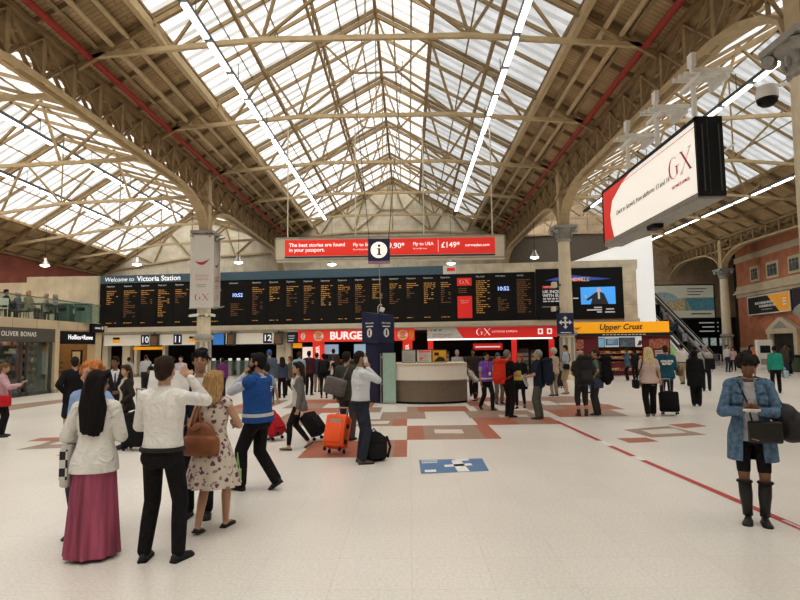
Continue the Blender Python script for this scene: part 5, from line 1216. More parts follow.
def person(px, foot, head, rz, label, sex='m', sk='fair', hair=('short', (.03, .02, .015)), top=('shirt', (.6, .6, .6)), bot=('trousers', (.03, .03, .035)), shoe=(.02, .02, .02),
           aR='down', aL='down', legs='stand', lean=0, hy=0, hp=0, fat=1.0, face=False, voxel=None, pos=None, H=None, vest=None, group=None, sitz=None, sleeve=None, beard=None, armfix=None):
    if pos is None:
        g = ground(px, foot); Y = g.y; pos = g
        H = ray(px, head).z * Y + EYE if H is None else H
    s = H / 1.75; rz = R(rz)
    dist = pos.y
    voxel = voxel or (.0075 if dist < 7 else .009 if dist < 9.5 else .0125 if dist < 14 else .018)
    pe = Person(); t = thing('person', label, 'person', pos, rz, group); pe.t = t; pe.s = s; pe.M = Matrix.Translation(pos) @ Matrix.Rotation(rz, 4, 'Z')
    T = FT if sex == 'f' else MT
    shx = .163 if sex == 'f' else .182
    # legs -------------------------------------------------------------
    hz = .91; drop = 0.0
    if legs == 'stand': A = {1: (.10, 0, .075, 8, 0), -1: (-.10, .02, .075, 8, 0)}
    elif legs == 'wide': A = {1: (.15, .02, .075, 14, 0), -1: (-.15, 0, .075, 14, 0)}
    elif legs == 'close': A = {1: (.075, 0, .075, 6, 0), -1: (-.075, .0, .075, 6, 0)}
    elif legs == 'walkR': A = {1: (.08, .19, .08, 3, -8), -1: (-.08, -.22, .125, 3, 34)}; drop = .02
    elif legs == 'walkL': A = {-1: (-.08, .19, .08, 3, -8), 1: (.08, -.22, .125, 3, 34)}; drop = .02
    elif legs == 'step': A = {1: (.09, .14, .075, 5, 0), -1: (-.09, -.14, .09, 5, 14)}; drop = .012
    elif legs == 'sit': A = {1: (.11, .40, .075, 5, 0), -1: (-.11, .40, .075, 5, 0)}; drop = .91 - .50
    P = lambda x, y, z: V((x, y, z)) * s
    hips = {}; knee = {}; ank = {}
    for q in (1, -1):
        hips[q] = V((q * .088, 0, hz - drop)); ax, ay, az, yaw, pit = A[q]
        knee[q], ank[q] = ik(hips[q], V((ax, ay, az)), .425, .425, (q * .12, 1, .0))
        if legs == 'sit': knee[q] = V((q * .1, .40, .50)); ank[q] = V((q * .11, .40, .075))
    # torso frame ------------------------------------------------------
    LM = Matrix.Translation((0, 0, .92 - drop)) @ Matrix.Rotation(-R(lean), 4, 'X') @ Matrix.Translation((0, 0, -.92))
    TP = lambda p: (LM @ V(p)) * s
    def torso(mb, z0, z1, inf=0.0, flare=0.0, steps=12, n=26, zmin=0, power=2.3):
        rr = []
        for i in range(steps + 1):
            z = z0 + (z1 - z0) * i / steps; rx, ry, cy = tab(T, max(z, zmin))
            f = fat if z < 1.3 else 1 + (fat - 1) * .4
            k = inf + flare * (1 - i / steps) ** 1.5
            rx, ry = rx * f + k, ry * f * (1 + (fat - 1) * .6) + k
            ring = []
            for j in range(n):
                a = 2 * PI * j / n; c_, s_ = math.cos(a), math.sin(a)
                e = (abs(c_) ** power + abs(s_) ** power) ** (-1 / power)
                ring.append(TP((rx * c_ * e, cy + ry * s_ * e, z)))
            rr.append(ring)
        mb.rings(rr)
        return mb
    hm = LM @ Matrix.Translation((0, .0, 1.52)) @ Matrix.Rotation(R(hy), 4, 'Z') @ Matrix.Rotation(-R(hp), 4, 'X') @ Matrix.Translation((0, .0, -1.52))
    HP = lambda x, y, z: (hm @ V((x, y, z))) * s
    hrot = hm.to_3x3()
    # arms -------------------------------------------------------------
    sh = {}; el = {}; wr = {}; hd = {}; hn = {}; cu = {}
    for q, pr in ((1, aR), (-1, aL)):
        w, pole, d, n_, c_ = ARM[pr] if isinstance(pr, str) else pr
        S_ = V((q * shx, -.005, 1.395)); mx = lambda p: V((q * p[0], p[1], p[2]))
        k = (shx - .182) if abs(w[0]) > .15 else 0
        e, w2 = ik(S_, mx((w[0] + k, w[1], w[2])), .285, .255, mx(pole))
        sh[q], el[q], wr[q] = [TP(v) for v in (S_, e, w2)]
        hd[q] = (LM.to_3x3() @ mx(d)).normalized(); hn[q] = (LM.to_3x3() @ mx(n_)).normalized(); cu[q] = c_
    pe.sh, pe.el, pe.wr, pe.hd, pe.hn = sh, el, wr, hd, hn
    # body -------------------------------------------------------------
    b = MB(); torso(b, .80, 1.49)
    for q in (1, -1):
        b.cap(TP((q * .07, -.008, 1.42)), TP((q * (shx - .008), -.005, 1.395)), .05 * s, .054 * s)
        if sex == 'f': b.ell(TP((q * .07, .075, 1.265)), (.06 * s, .05 * s, .058 * s))
        b.ell(TP((q * .075, -.055, .885)), (.085 * s, .075 * s, .09 * s))
        b.cap(sh[q], el[q], .047 * s * (.5 + fat * .5), .037 * s); b.cap(el[q], wr[q], .038 * s, .025 * s)
        b.cap(hips[q] * s, knee[q] * s, .082 * s * (.4 + .6 * fat), .054 * s); b.cap(knee[q] * s, (knee[q].lerp(ank[q], .35) + V((0, -.012, 0))) * s, .05 * s, .053 * s); b.cap((knee[q].lerp(ank[q], .35) + V((0, -.012, 0))) * s, ank[q] * s, .053 * s, .035 * s)
        ax, ay, az, yaw, pit = A[q]; fr = Matrix.Rotation(-R(yaw) * q, 3, 'Z') @ Matrix.Rotation(R(-pit), 3, 'X')
        F = lambda v: (ank[q] + fr @ V(v)) * s
        b.cap(F((0, -.035, -.04)), F((0, .12, -.05)), .03 * s, .024 * s)
        # hand with palm, four fingers, thumb
        d, n_ = hd[q], hn[q]; n_ = (n_ - d * n_.dot(d)).normalized(); sd = d.cross(n_) * q
        pc = wr[q] + d * .052 * s
        b.cap(wr[q], pc, .026 * s, .03 * s, 10, 3, (n_, .62)); 
        for fi in range(4):
            o = (-1.5 + fi) * .0195 * s; L = (.030, .034, .032, .025)[fi] * s; p = pc + sd * o + d * .018 * s; dd = d.copy(); rad = (.0085 if dist < 12 else .0095) * s
            b.cap(wr[q] + d * .02 * s + sd * o * .6, p, .011 * s, rad * 1.1, 8, 2)
            dd = (dd + sd * (-1.5 + fi) * .07).normalized()
            for ph in range(3):
                a_ = cu[q] * (.7, .9, .6)[ph] + fi * .05; ax_ = dd.cross(n_).normalized(); dd = (Matrix.Rotation(a_, 3, ax_) @ dd)
                p2 = p + dd * L * (1.15, .9, .75)[ph]; b.cap(p, p2, rad, rad * .9, 8, 2); p = p2
        tb = wr[q] + d * .025 * s - sd * .026 * s
        t1 = tb + (d * .55 - sd * .65 + n_ * .35).normalized() * .036 * s; t2 = t1 + (d * .85 - sd * .15 + n_ * (.3 + .4 * cu[q])).normalized() * .03 * s
        b.cap(tb, t1, .013 * s, .0105 * s, 8, 2); b.cap(t1, t2, .0105 * s, .009 * s, 8, 2)
        pe.__dict__['hand%d' % q] = pc + n_ * .03 * s + d * .03 * s
    # neck and head
    b.cap(TP((0, -.008, 1.43)), HP(0, .0, 1.57), .056 * s if sex == 'm' else .047 * s, .052 * s if sex == 'm' else .043 * s)
    b.ell(HP(0, .005, 1.645), (.074 * s, .094 * s, .105 * s), hrot); b.ell(HP(0, .035, 1.585), (.056 * s, .062 * s, .062 * s), hrot); b.ell(HP(0, .072, 1.548), (.028 * s, .026 * s, .022 * s), hrot)
    b.cap(HP(0, .096, 1.655), HP(0, .112, 1.615), .010 * s, .0145 * s, 8, 3)
    b.ell(HP(0, .098, 1.572), (.024 * s, .01 * s, .009 * s), hrot)
    for q in (1, -1):
        b.ell(HP(q * .077, -.002, 1.625), (.012 * s, .021 * s, .032 * s), hrot); b.ell(HP(q * .035, .078, 1.60), (.026 * s, .02 * s, .024 * s), hrot); b.cap(HP(q * .016, .094, 1.662), HP(q * .05, .08, 1.665), .009 * s, .009 * s, 8, 2)
    blob('body', b, skin(sk), t, voxel * (1 if face or dist < 9.5 else .95), 2)
    if face:
        for q in ((1, -1) if face is True else ()):
            MB().ell(HP(q * .033, .0885, 1.642), (.0125 * s, .0075 * s, .006 * s), hrot, 10, 6).build('eye', mat('eye_white', (.42, .39, .36), .3), t, True)
            MB().ell(HP(q * .033, .0965, 1.642), (.0062 * s, .003 * s, .0058 * s), hrot, 8, 5).build('iris', mat('iris_brown', (.04, .02, .012), .2), t, True)
            MB().cap(HP(q * .016, .1025, 1.668), HP(q * .054, .088, 1.668), .005 * s, .004 * s, 6, 2).build('eyebrow', cloth(tuple(c * .8 for c in hair[1]), 'hair'), t, True)
        m = MB(); m.cap(HP(-.02, .103, 1.5755), HP(.02, .103, 1.5755), .0055 * s, .0055 * s, 8, 2); m.build('lips', mat('lips_' + sk, tuple(V(SKIN[sk]) * .75 + V((.08, 0, 0))), .4), t, True)
    if beard:
        m = MB(); m.ell(HP(0, .062, 1.56), (.058 * s, .052 * s, .045 * s), hrot); m.cap(HP(-.06, .02, 1.6), HP(-.045, .06, 1.56), .02 * s); m.cap(HP(.06, .02, 1.6), HP(.045, .06, 1.56), .02 * s)
        blob('beard', m, cloth(beard, 'hair'), t, max(voxel, .008), 2)
    # hair -------------------------------------------------------------
    hk, hc = hair; hmts = cloth(hc, 'hair'); m = MB(); hv = max(voxel, .0085)
    def skull(gx=.083, gy=.102, gz=.106, dy=-.014, dz=1.66): m.ell(HP(0, dy, dz), (gx * s, gy * s, gz * s), hrot, 18, 11)
    if hk in ('short', 'crop', 'grey'):
        skull(*( (.080, .100, .100) if hk == 'crop' else (.085, .104, .108))); m.ell(HP(0, -.06, 1.60), (.062 * s, .045 * s, .06 * s), hrot)
        if hk == 'short': m.ell(HP(0, .055, 1.725), (.066 * s, .045 * s, .036 * s), hrot)
    elif hk == 'balding':
        m.ell(HP(0, -.04, 1.635), (.083 * s, .075 * s, .06 * s), hrot)
    elif hk in ('long', 'bob', 'vlong', 'lob'):
        skull(.088, .106, .110); low = {'long': 1.30, 'bob': 1.50, 'vlong': 1.16, 'lob': 1.40}[hk]
        for x in (-.085, -.06, -.03, 0, .03, .06, .085):
            y = -.085 + abs(x) * .75; r0 = .042; wid = 1.0 if low > 1.45 else 1.12
            ym = -.10 + abs(x) * .5; yb = (-.135 if low < 1.45 else -.10) + abs(x) * .45
            m.cap(HP(x * .8, y, 1.68), HP(x, ym, 1.56), r0 * s, .040 * s); m.cap(HP(x, ym, 1.56), TP((x * wid, yb, max(low, 1.36) + abs(x) * .5)), .040 * s, .034 * s)
            if low < 1.36: m.cap(TP((x * wid, yb, 1.36 + abs(x) * .5)), TP((x * wid * .95, yb - .01, low + (.03 if abs(x) > .08 else .012 * math.sin(x * 170)))), .034 * s, .016 * s)
        m.ell(HP(.045, .06, 1.715), (.05 * s, .04 * s, .04 * s), hrot); m.ell(HP(-.045, .06, 1.715), (.05 * s, .04 * s, .04 * s), hrot)
    elif hk in ('pony', 'bun'):
        skull(.082, .102, .106)
        if hk == 'pony': m.cap(HP(0, -.10, 1.68), HP(0, -.145, 1.62), .035 * s, .035 * s); m.cap(HP(0, -.145, 1.62), TP((0, -.15, 1.42)), .035 * s, .018 * s)
        else: m.ell(HP(0, -.11, 1.70), .045 * s)
    elif hk in ('curly', 'updo'):
        skull(.084, .102, .106); q = random.Random(int(px * 7))
        for i in range(46 if hk == 'curly' else 30):
            a = q.uniform(0, 2 * PI); e = q.uniform(-.25, 1.2); rr = .10 if hk == 'curly' else .088
            x, y, z = rr * math.cos(e) * math.cos(a), -.02 + (rr + .008) * math.cos(e) * math.sin(a), 1.665 + (rr + .005) * math.sin(e)
            if y > .055 and z < 1.70: continue
            m.ell(HP(x, y, z), q.uniform(.022, .034) * s, None, 8, 6)
        if hk == 'updo':
            for i in range(14): m.cap(HP(q.uniform(-.06, .06), q.uniform(.04, .08), 1.73), HP(q.uniform(-.09, .09), .09, q.uniform(1.67, 1.70)), .016 * s, .008 * s, 6, 2)
    elif hk == 'cap':
        skull(.088, .106, .106, -.008, 1.668); m.rbox(HP(0, .12, 1.69), (.13 * s, .11 * s, .014 * s), .006 * s, 1, hrot)
    elif hk == 'hat':
        skull(.085, .104, .10); m.cap(HP(0, -.01, 1.69), HP(0, -.01, 1.70), .135 * s, .125 * s, 20, 3, ((0, 0, 1), .12))
    elif hk == 'hood':
        m.ell(HP(0, -.02, 1.645), (.105 * s, .115 * s, .125 * s), hrot); m.ell(TP((0, -.06, 1.46)), (.13 * s, .09 * s, .08 * s))
    elif hk == 'hijab':
        m.ell(HP(0, -.018, 1.65), (.096 * s, .108 * s, .118 * s), hrot); m.cap(HP(0, -.01, 1.6), TP((0, -.01, 1.40)), .085 * s, .13 * s)
    if m.v: blob('headscarf' if hk == 'hijab' else 'hat' if hk in ('hat', 'cap') else 'hood' if hk == 'hood' else 'hair', m, hmts, t, hv, 2)
    # upper clothing ---------------------------------------------------
    def garment(name, col, z0, z1, inf, flare, slv, loose, material=None, cut=None, vx=None, neck=True):
        mt = material or cloth(col)
        g = MB(); torso(g, z0, z1, inf, flare, 14, 26, .90)
        if sex == 'f':
            for q in (1, -1): g.ell(TP((q * .07, .078, 1.265)), ((.062 + inf) * s, (.05 + inf) * s, (.06 + inf) * s))
        if .5 < z0 < .86:
            for q in (1, -1): g.ell(TP((q * .075, -.055, .885)), ((.085 + inf) * s, (.075 + inf) * s, (.09 + inf) * s))
        for q in (1, -1): g.cap(TP((q * .06, -.008, 1.425)), TP((q * (shx - .008), -.005, 1.395)), (.05 + inf) * s, (.057 + inf) * s)
        S2 = MB() if cut else g
        if slv:
            for q in (1, -1):
                r0 = (.052 + loose) * s * (.5 + .5 * fat)
                if slv == 'long': S2.cap(sh[q], el[q], r0, (.046 + loose) * s); S2.cap(el[q], wr[q], (.046 + loose) * s, (.030 + loose * .8) * s)
                elif slv == 'mid': S2.cap(sh[q], el[q], r0, (.046 + loose) * s); S2.cap(el[q], el[q].lerp(wr[q], .45), (.046 + loose) * s, (.042 + loose) * s)
                elif slv == 'short': S2.cap(sh[q], sh[q].lerp(el[q], .62), r0, (.050 + loose * 1.3) * s)
                elif slv == 'cap': S2.cap(sh[q], sh[q].lerp(el[q], .15), r0, r0)
        v_ = vx or max(voxel, .008)
        if cut:
            wz = cut
            def post(me):
                bm = bmesh.new(); bm.from_mesh(me); inv = LM.inverted(); kill = []
                for f_ in bm.faces:
                    c = inv @ (f_.calc_center_median() / s)
                    if c.y > .0 and abs(c.x) < wz(c.z): kill.append(f_)
                bmesh.ops.delete(bm, geom=kill, context='FACES'); bm.to_mesh(me); bm.free(); me.update()
            o = blob(name, g, mt, t, v_, 2, post)
            if S2.v: blob('sleeves', S2, mt, o, v_, 2)
            return o
        return blob(name, g, mt, t, v_, 2)
    pe.mat_of = None
    kind, col = top[0], top[1]
    tucked = .93
    if kind == 'shirt': o = garment('shirt', col, .945, 1.455, .014, .004, 'long', .010)
    elif kind == 'shirtout': o = garment('shirt', col, .82, 1.455, .018, .016, 'long', .012)
    elif kind == 'tshirt': o = garment('top', col, .84, 1.45, .016, .012, 'short', .014)
    elif kind == 'polo': o = garment('shirt', col, .945, 1.455, .016, .004, 'short', .016)
    elif kind == 'cardigan': o = garment('cardigan', col, .80, 1.455, .017, .035, 'long', .015)
    elif kind == 'jumper': o = garment('jumper', col, .86, 1.455, .026, .01, 'long', .017)
    elif kind == 'hoodie':
        o = garment('hoodie', col, .84, 1.46, .034, .008, 'long', .024)
        hd_ = MB(); hd_.cap(TP((-.08, -.06, 1.44)), TP((.08, -.06, 1.44)), .06 * s); hd_.ell(TP((0, -.10, 1.40)), (.10 * s, .05 * s, .085 * s)); blob('hood', hd_, cloth(col), t, max(voxel, .01), 3)
    elif kind == 'jacket': o = garment('jacket', col, .80, 1.46, .032, .012, 'long', .02)
    elif kind == 'coat': o = garment('coat', col, .62, 1.46, .034, .03, 'long', .022)
    elif kind == 'sleeveless': o = garment('top', col, .84, 1.42, .012, .01, 'cap', .006)
    elif kind == 'open':   # open jacket over an inner top: col, inner colour, hem
        garment('top', top[2], .84, 1.44, .012, .006, None, 0)
        hem = top[3] if len(top) > 3 else .80
        wk = top[4] if len(top) > 4 else 1.0; o = garment('jacket', col, hem, 1.455, .026, .035, 'long', .015, None, lambda z: (.055 + max(0, (1.3 - z)) * .06 + max(0, z - 1.36) * .3) * wk)
        pe.jacket = o
    elif kind == 'suit':
        garment('shirt', (.65, .65, .67), .93, 1.455, .010, 0, None, 0)
        o = garment('jacket', col, .78, 1.455, .028, .012, 'long', .017, None, lambda z: max(0, (z - 1.12) * .26))
        MB().cap(TP((0, .118 * fat, 1.40)), TP((0, .132 * fat, 1.12)), .012 * s, .026 * s, 8, 2, ((0, 1, 0), .4)).build('tie', cloth((.06, .05, .12)), t, True)
    elif kind == 'dress': o = garment('top', col, .96, 1.40, .010, 0, None, 0, top[2] if len(top) > 2 else None)
    pe.top = o
    if kind in ('shirt', 'shirtout', 'suit', 'polo'):
        cc = (.66, .66, .68) if kind == 'suit' else col
        rr = []
        for z, k in ((1.445, .0), (1.475, -.004), (1.50, -.006), (1.475, .012), (1.44, .022)):
            rr.append([TP(((.062 + k) * math.cos(2 * PI * j / 18), -.004 + (.062 + k) * math.sin(2 * PI * j / 18), z - (.03 if math.sin(2 * PI * j / 18) > .8 else 0))) for j in range(18)])
        MB().rings(rr, False).build('collar', cloth(cc), o, True)
    if vest:
        vc = vest
        v = garment('vest', vc, .88, 1.44, .030, .012, 'cap', .02)
        bd_ = MB(); torso(bd_, .955, .995, .047, 0, 2, 30); bd_.build('reflective_band', mat('reflective_grey', (.55, .55, .52), .4), v, False)
    # skirts / trousers ------------------------------------------------
    bk, bc = bot[0], bot[1]; mt = bot[2] if len(bot) > 2 else cloth(bc)
    def skirt(name, z0, z1, r0, r1, mt, folds=14, amp=.05, cy=0.0):
        n = 84; rr = []; K = 14
        rx0, ry0, c0 = tab(T, z0)
        for i in range(K + 1):
            q = i / K; z = z0 + (z1 - z0) * q; ring = []
            for j in range(n):
                a = 2 * PI * j / n; w = 1 + amp * q * math.sin(folds * a + 1.3 * math.sin(3 * a) + .5 * q)
                bx_ = (rx0 * fat + .018) * (1 - q) + r1 * q; by_ = (ry0 * fat + .018) * (1 - q) + r1 * .85 * q
                hipb = .02 * math.sin(min(1, q * (z0 - z1) / .25) * PI / 2) if z0 > .9 else 0
                ring.append(V(((bx_ + hipb) * w * math.cos(a), c0 + cy * q + (by_ + hipb) * w * math.sin(a), z - drop)) * s)
            rr.append(ring)
        o = MB().rings(rr, False).build(name, mt, t, True)
        return o
    if bk in ('trousers', 'jeans', 'leggings', 'shorts', 'capri', 'cargo', 'cropped'):
        lo = {'trousers': .017, 'jeans': .012, 'leggings': .006, 'shorts': .03, 'capri': .026, 'cargo': .027, 'cropped': .008}[bk]
        g = MB(); torso(g, .80, .965 if kind in ('shirt', 'polo', 'suit', 'dress') else .93, .011, 0, 6)
        for q in (1, -1):
            g.ell(TP((q * .075, -.055, .885)), (.092 * s, .083 * s, .095 * s))
            hp_, k_, a_ = hips[q] * s, knee[q] * s, ank[q] * s
            if bk == 'shorts': g.cap(hp_, hp_.lerp(k_, .86), (.088 + lo * .5) * s * (.4 + .6 * fat), (.066 + lo) * s); continue
            if bk == 'cropped': g.cap(hp_, hp_.lerp(k_, .86), .089 * s, .064 * s); continue
            g.cap(hp_, k_, (.086 + lo * .4) * s * (.4 + .6 * fat), (.055 + lo) * s)
            end = .5 if bk == 'capri' else (.93 if bk == 'leggings' else 1.0)
            e_ = k_.lerp(a_, end)
            g.cap(k_, k_.lerp(e_, .45) + V((0, -.006, 0)) * s, (.055 + lo) * s, (.051 + lo) * s); g.cap(k_.lerp(e_, .45) + V((0, -.006, 0)) * s, e_ + V((0, 0, .012)) * s, (.051 + lo) * s, ((.036 + lo * 1.35) if bk != 'capri' else .062) * s)
        blob('trousers' if bk not in ('shorts',) else 'shorts', g, mt, t, max(voxel, .009), 2)
        if kind in ('shirt', 'polo'):
            bl = MB(); torso(bl, .938, .975, .030, 0, 2, 30); bl.build('belt', mat('black_leather', (.018, .016, .015), .45), t, False)
    elif bk == 'maxi': skirt('skirt', 1.0, .035, 0, .215, mt, 12, .10)
    elif bk == 'knee': skirt('skirt', 1.0, .50, 0, .285, mt, 10, .08)
    elif bk == 'mini': skirt('skirt', .98, .60, 0, .22, mt, 9, .04)
    if len(top) > 4 and kind in ('open', ): pass
    pe.skirt = skirt
    # shoes ------------------------------------------------------------
    for q in (1, -1):
        ax, ay, az, yaw, pit = A[q]; fr = Matrix.Rotation(-R(yaw) * q, 3, 'Z') @ Matrix.Rotation(R(-pit), 3, 'X')
        rr = []
        scol = shoe if not isinstance(shoe[0], str) else shoe[1]; sty = shoe[0] if isinstance(shoe[0], str) else 'shoe'
        prof = [(-.072, .022, .045), (-.062, .035, .07), (-.02, .038, .082), (.03, .040, .078), (.075, .044, .058), (.12, .046, .046), (.158, .036, .036), (.178, .015, .022)]
        if sty == 'flat': prof = [(y, w, h * (.62 if y < .06 else .75)) for y, w, h in prof]
        for y, w, h in prof:
            ring = []
            for j in range(14):
                a = 2 * PI * j / 14; zz = math.sin(a)
                ring.append((ank[q] + fr @ V((w * math.cos(a) * (1 if zz < 0 else .92), y, -.073 + (h * max(zz, 0) ** .8 if zz > 0 else 0)))) * s)
            rr.append(ring)
        m_ = mat('shoe_%02x%02x%02x' % tuple(int(c * 255) for c in scol), scol, .45, var=.1)
        so_ = MB().rings(rr)
        if sty == 'boot': so_.cap((ank[q] + V((0, 0, 0))) * s, (ank[q] + (knee[q] - ank[q]) * .18) * s, .05 * s, .052 * s)
        if sty == 'tallboot':
            k2 = ank[q] + (knee[q] - ank[q]) * .86
            so_.rings([[c + V((r_ * math.cos(2 * PI * j / 14), r_ * math.sin(2 * PI * j / 14), 0)) for j in range(14)] for c, r_ in ((ank[q] * s, .047 * s), (ank[q].lerp(k2, .2) * s, .047 * s), (ank[q].lerp(k2, .6) * s, .061 * s), (k2 * s, .060 * s))])
        so = so_.build('shoe' if 'boot' not in sty else 'boot', m_, t, True)
        if dist < 12:
            sl_ = []
            for y, w, h in prof: sl_.append([(ank[q] + fr @ V((x_ * (w + .003), y, z_))) * s for x_, z_ in ((-1, -.075), (1, -.075), (1, -.060), (-1, -.060))])
            MB().rings(sl_).build('sole', mat('sole_black', (.012, .012, .012), .7) if sty != 'white' else M_white, so)
    pe.TP = TP; pe.HP = HP; pe.W = lambda v: pe.M @ V(v); pe.hrot = hrot; pe.ank = ank; pe.knee = knee; pe.torso = torso; pe.rz = rz; pe.T = T; pe.garment = garment; pe.LM = LM; pe.drop = drop
    return pe

# ------------------------------------------------------------------ things carried
def at_person(name, label, cat, pe, group=None):
    t = thing(name, label, cat, pe.t.location, pe.rz, group); return t
def rnd_box(mb, c, d, r, rot=None): return mb.rbox(c, d, r, 3, rot)
def backpack(pe, label, col, w=.30, h=.48, d=.18, tall=False, trim=None, group=None, z=1.2):
    "worn on the back: bag, pocket, two straps over the shoulders"
    s = pe.s; t = at_person('backpack', label, 'backpack', pe, group); m = cloth(col, 'pack'); off = -.15 - d / 2
    LMs = pe.LM.to_3x3()
    c = pe.TP((0, off, z))
    MB().rbox(c, (w * s, d * s, h * s), min(w, d) * .3 * s, 4, LMs).build('bag', m, t, True)
    MB().rbox(pe.TP((0, off - d * .52, z - h * .18)), (w * .75 * s, .07 * s, h * .42 * s), .03 * s, 3, LMs).build('pocket', m if trim is None else cloth(trim, 'pack'), t, True)
    if tall: MB().rbox(pe.TP((0, off + .01, z + h * .5 + .04)), (w * .95 * s, d * 1.05 * s, .13 * s), .05 * s, 3, LMs).build('lid', m, t, True); MB().cap(pe.TP((-w * .5, off - .02, z - h * .5)), pe.TP((w * .5, off - .02, z - h * .5)), .055 * s).build('bottom_roll', m, t, True)
    for q in (1, -1):
        pts = [(q * .09, off + d * .45, z + h * .42), (q * .105, -.09, 1.475), (q * .11, .0, 1.50), (q * .118, .09, 1.44), (q * .125, .135, 1.33), (q * .16, .09, 1.12), (q * .15, off + d * .4, z - h * .35)]
        mb = MB(); pp = [pe.TP(p) for p in pts]
        mb.tube(pp, .02 * s, 6); mb.build('strap', m, t, True)
    return t
def strap_bag(pe, label, cat, col, c, dims, sh_q, name='shoulder_bag', rot=None, group=None, r=.04, sr=.012):
    "bag hung from one shoulder"
    s = pe.s; t = at_person(name, label, cat, pe, group); m = cloth(col, 'bag')
    mb = MB(); mb.rbox(pe.TP(c), tuple(x * s for x in dims), r * s, 3, rot); mb.build('bag', m, t, True)
    top = (c[0], c[1], c[2] + dims[2] * .45); q = sh_q; d = dims[1] * .35
    st = MB(); st.tube([pe.TP(p) for p in ((c[0], c[1] + d, top[2]), (q * .19, .10, 1.30), (q * .15, .035, 1.465), (q * .15, -.06, 1.465), (q * .19, -.12, 1.30), (c[0], c[1] - d, top[2]))], sr * s, 6); st.build('strap', m, t, True)
    return t
def cross_bag(pe, label, cat, col, c, dims, shoulder, name='messenger_bag', rot=None, back=True):
    s = pe.s; t = at_person(name, label, cat, pe); m = cloth(col, 'bag')
    MB().rbox(pe.TP(c), tuple(x * s for x in dims), .05 * s, 3, rot).build('bag', m, t, True)
    sgn = -1 if back else 1; q = shoulder
    pts = [(c[0] * .7, c[1], c[2] + dims[2] * .42), (0.0, sgn * .155, 1.22), (q * .08, sgn * .12, 1.42), (q * .10, 0, 1.485), (q * .07, -sgn * .12, 1.40), (-q * .04, -sgn * .165, 1.2), (-q * .17, -sgn * .06, 1.02), (-q * .19, 0, 1.0)]
    MB().tube([pe.TP(p) for p in pts], .018 * s, 6).build('strap', m, t, True)
    return t
def phone(pe, q, label, col=(.02, .02, .022), ear=False, name='phone'):
    s = pe.s; t = at_person(name, label, 'phone', pe)
    d, n = pe.hd[q], pe.hn[q]; n = (n - d * n.dot(d)).normalized(); sd = d.cross(n)
    rm = Matrix((sd, d, n)).transposed()
    c = pe.wr[q] + d * .115 * s + n * .034 * s
    MB().rbox(c, (.068 * s, .14 * s, .01 * s), .004 * s, 2, rm).build('casing', mat('phone_%d' % int(col[0] * 255), col, .3), t)
    MB().box(c + n * .0055 * s, (.06 * s, .12 * s, .001), rm).build('screen', mat('phone_glass', (.03, .035, .04), .1), t)
def suitcase(x, y, rz, tilt, label, col, w=.38, d=.24, h=.56, handle=True, ribs=0, hlen=.42, m=None, four=True):
    "rz turns it, tilt leans the top toward its own +y side over the wheels"
    t = thing('suitcase', label, 'suitcase', (x, y, 0), R(rz)); m = m or cloth(col, 'case')
    Rt = Matrix.Rotation(-R(tilt), 3, 'X'); piv = V((0, d / 2, .035)); Q = lambda p: piv + Rt @ (V(p) - piv)
    MB().rbox(Q((0, 0, .07 + h / 2)), (w, d, h), .045, 3, Rt).build('shell', m, t, True)
    for i in range(ribs):
        z = .07 + h * (i + 1) / (ribs + 1); MB().rbox(Q((0, 0, z)), (w + .012, d + .012, .02), .008, 1, Rt).build('rib', m, t)
    MB().rbox(Q((0, -d / 2 - .012, .07 + h * .42)), (w * .8, .035, h * .6), .015, 2, Rt).build('front_pocket', m, t, True)
    MB().rbox(Q((0, 0, .07 + h + .015)), (.16, .03, .03), .012, 2, Rt).build('grab_handle', M_black, t)
    if handle:
        hb = MB(); 
        for sx in (-.08, .08): hb.tube([Q((sx, d * .38, h)), Q((sx, d * .38, h + .07 + hlen))], .009, 6)
        hb.tube([Q((-.095, d * .38, h + .07 + hlen)), Q((.095, d * .38, h + .07 + hlen))], .014, 8); hb.build('pull_handle', M_steelb, t)
    for sx in (-1, 1):
        for sy in ((-1, 1) if four else (1,)):
            c = Q((sx * w * .38, sy * d * .38, .035)); wz = MB().tube([c - V((.014, 0, 0)), c + V((.014, 0, 0))], .033, 12); wz.build('wheel', M_black, t)
    t['top'] = 0
    del t['top']
    return t, Q
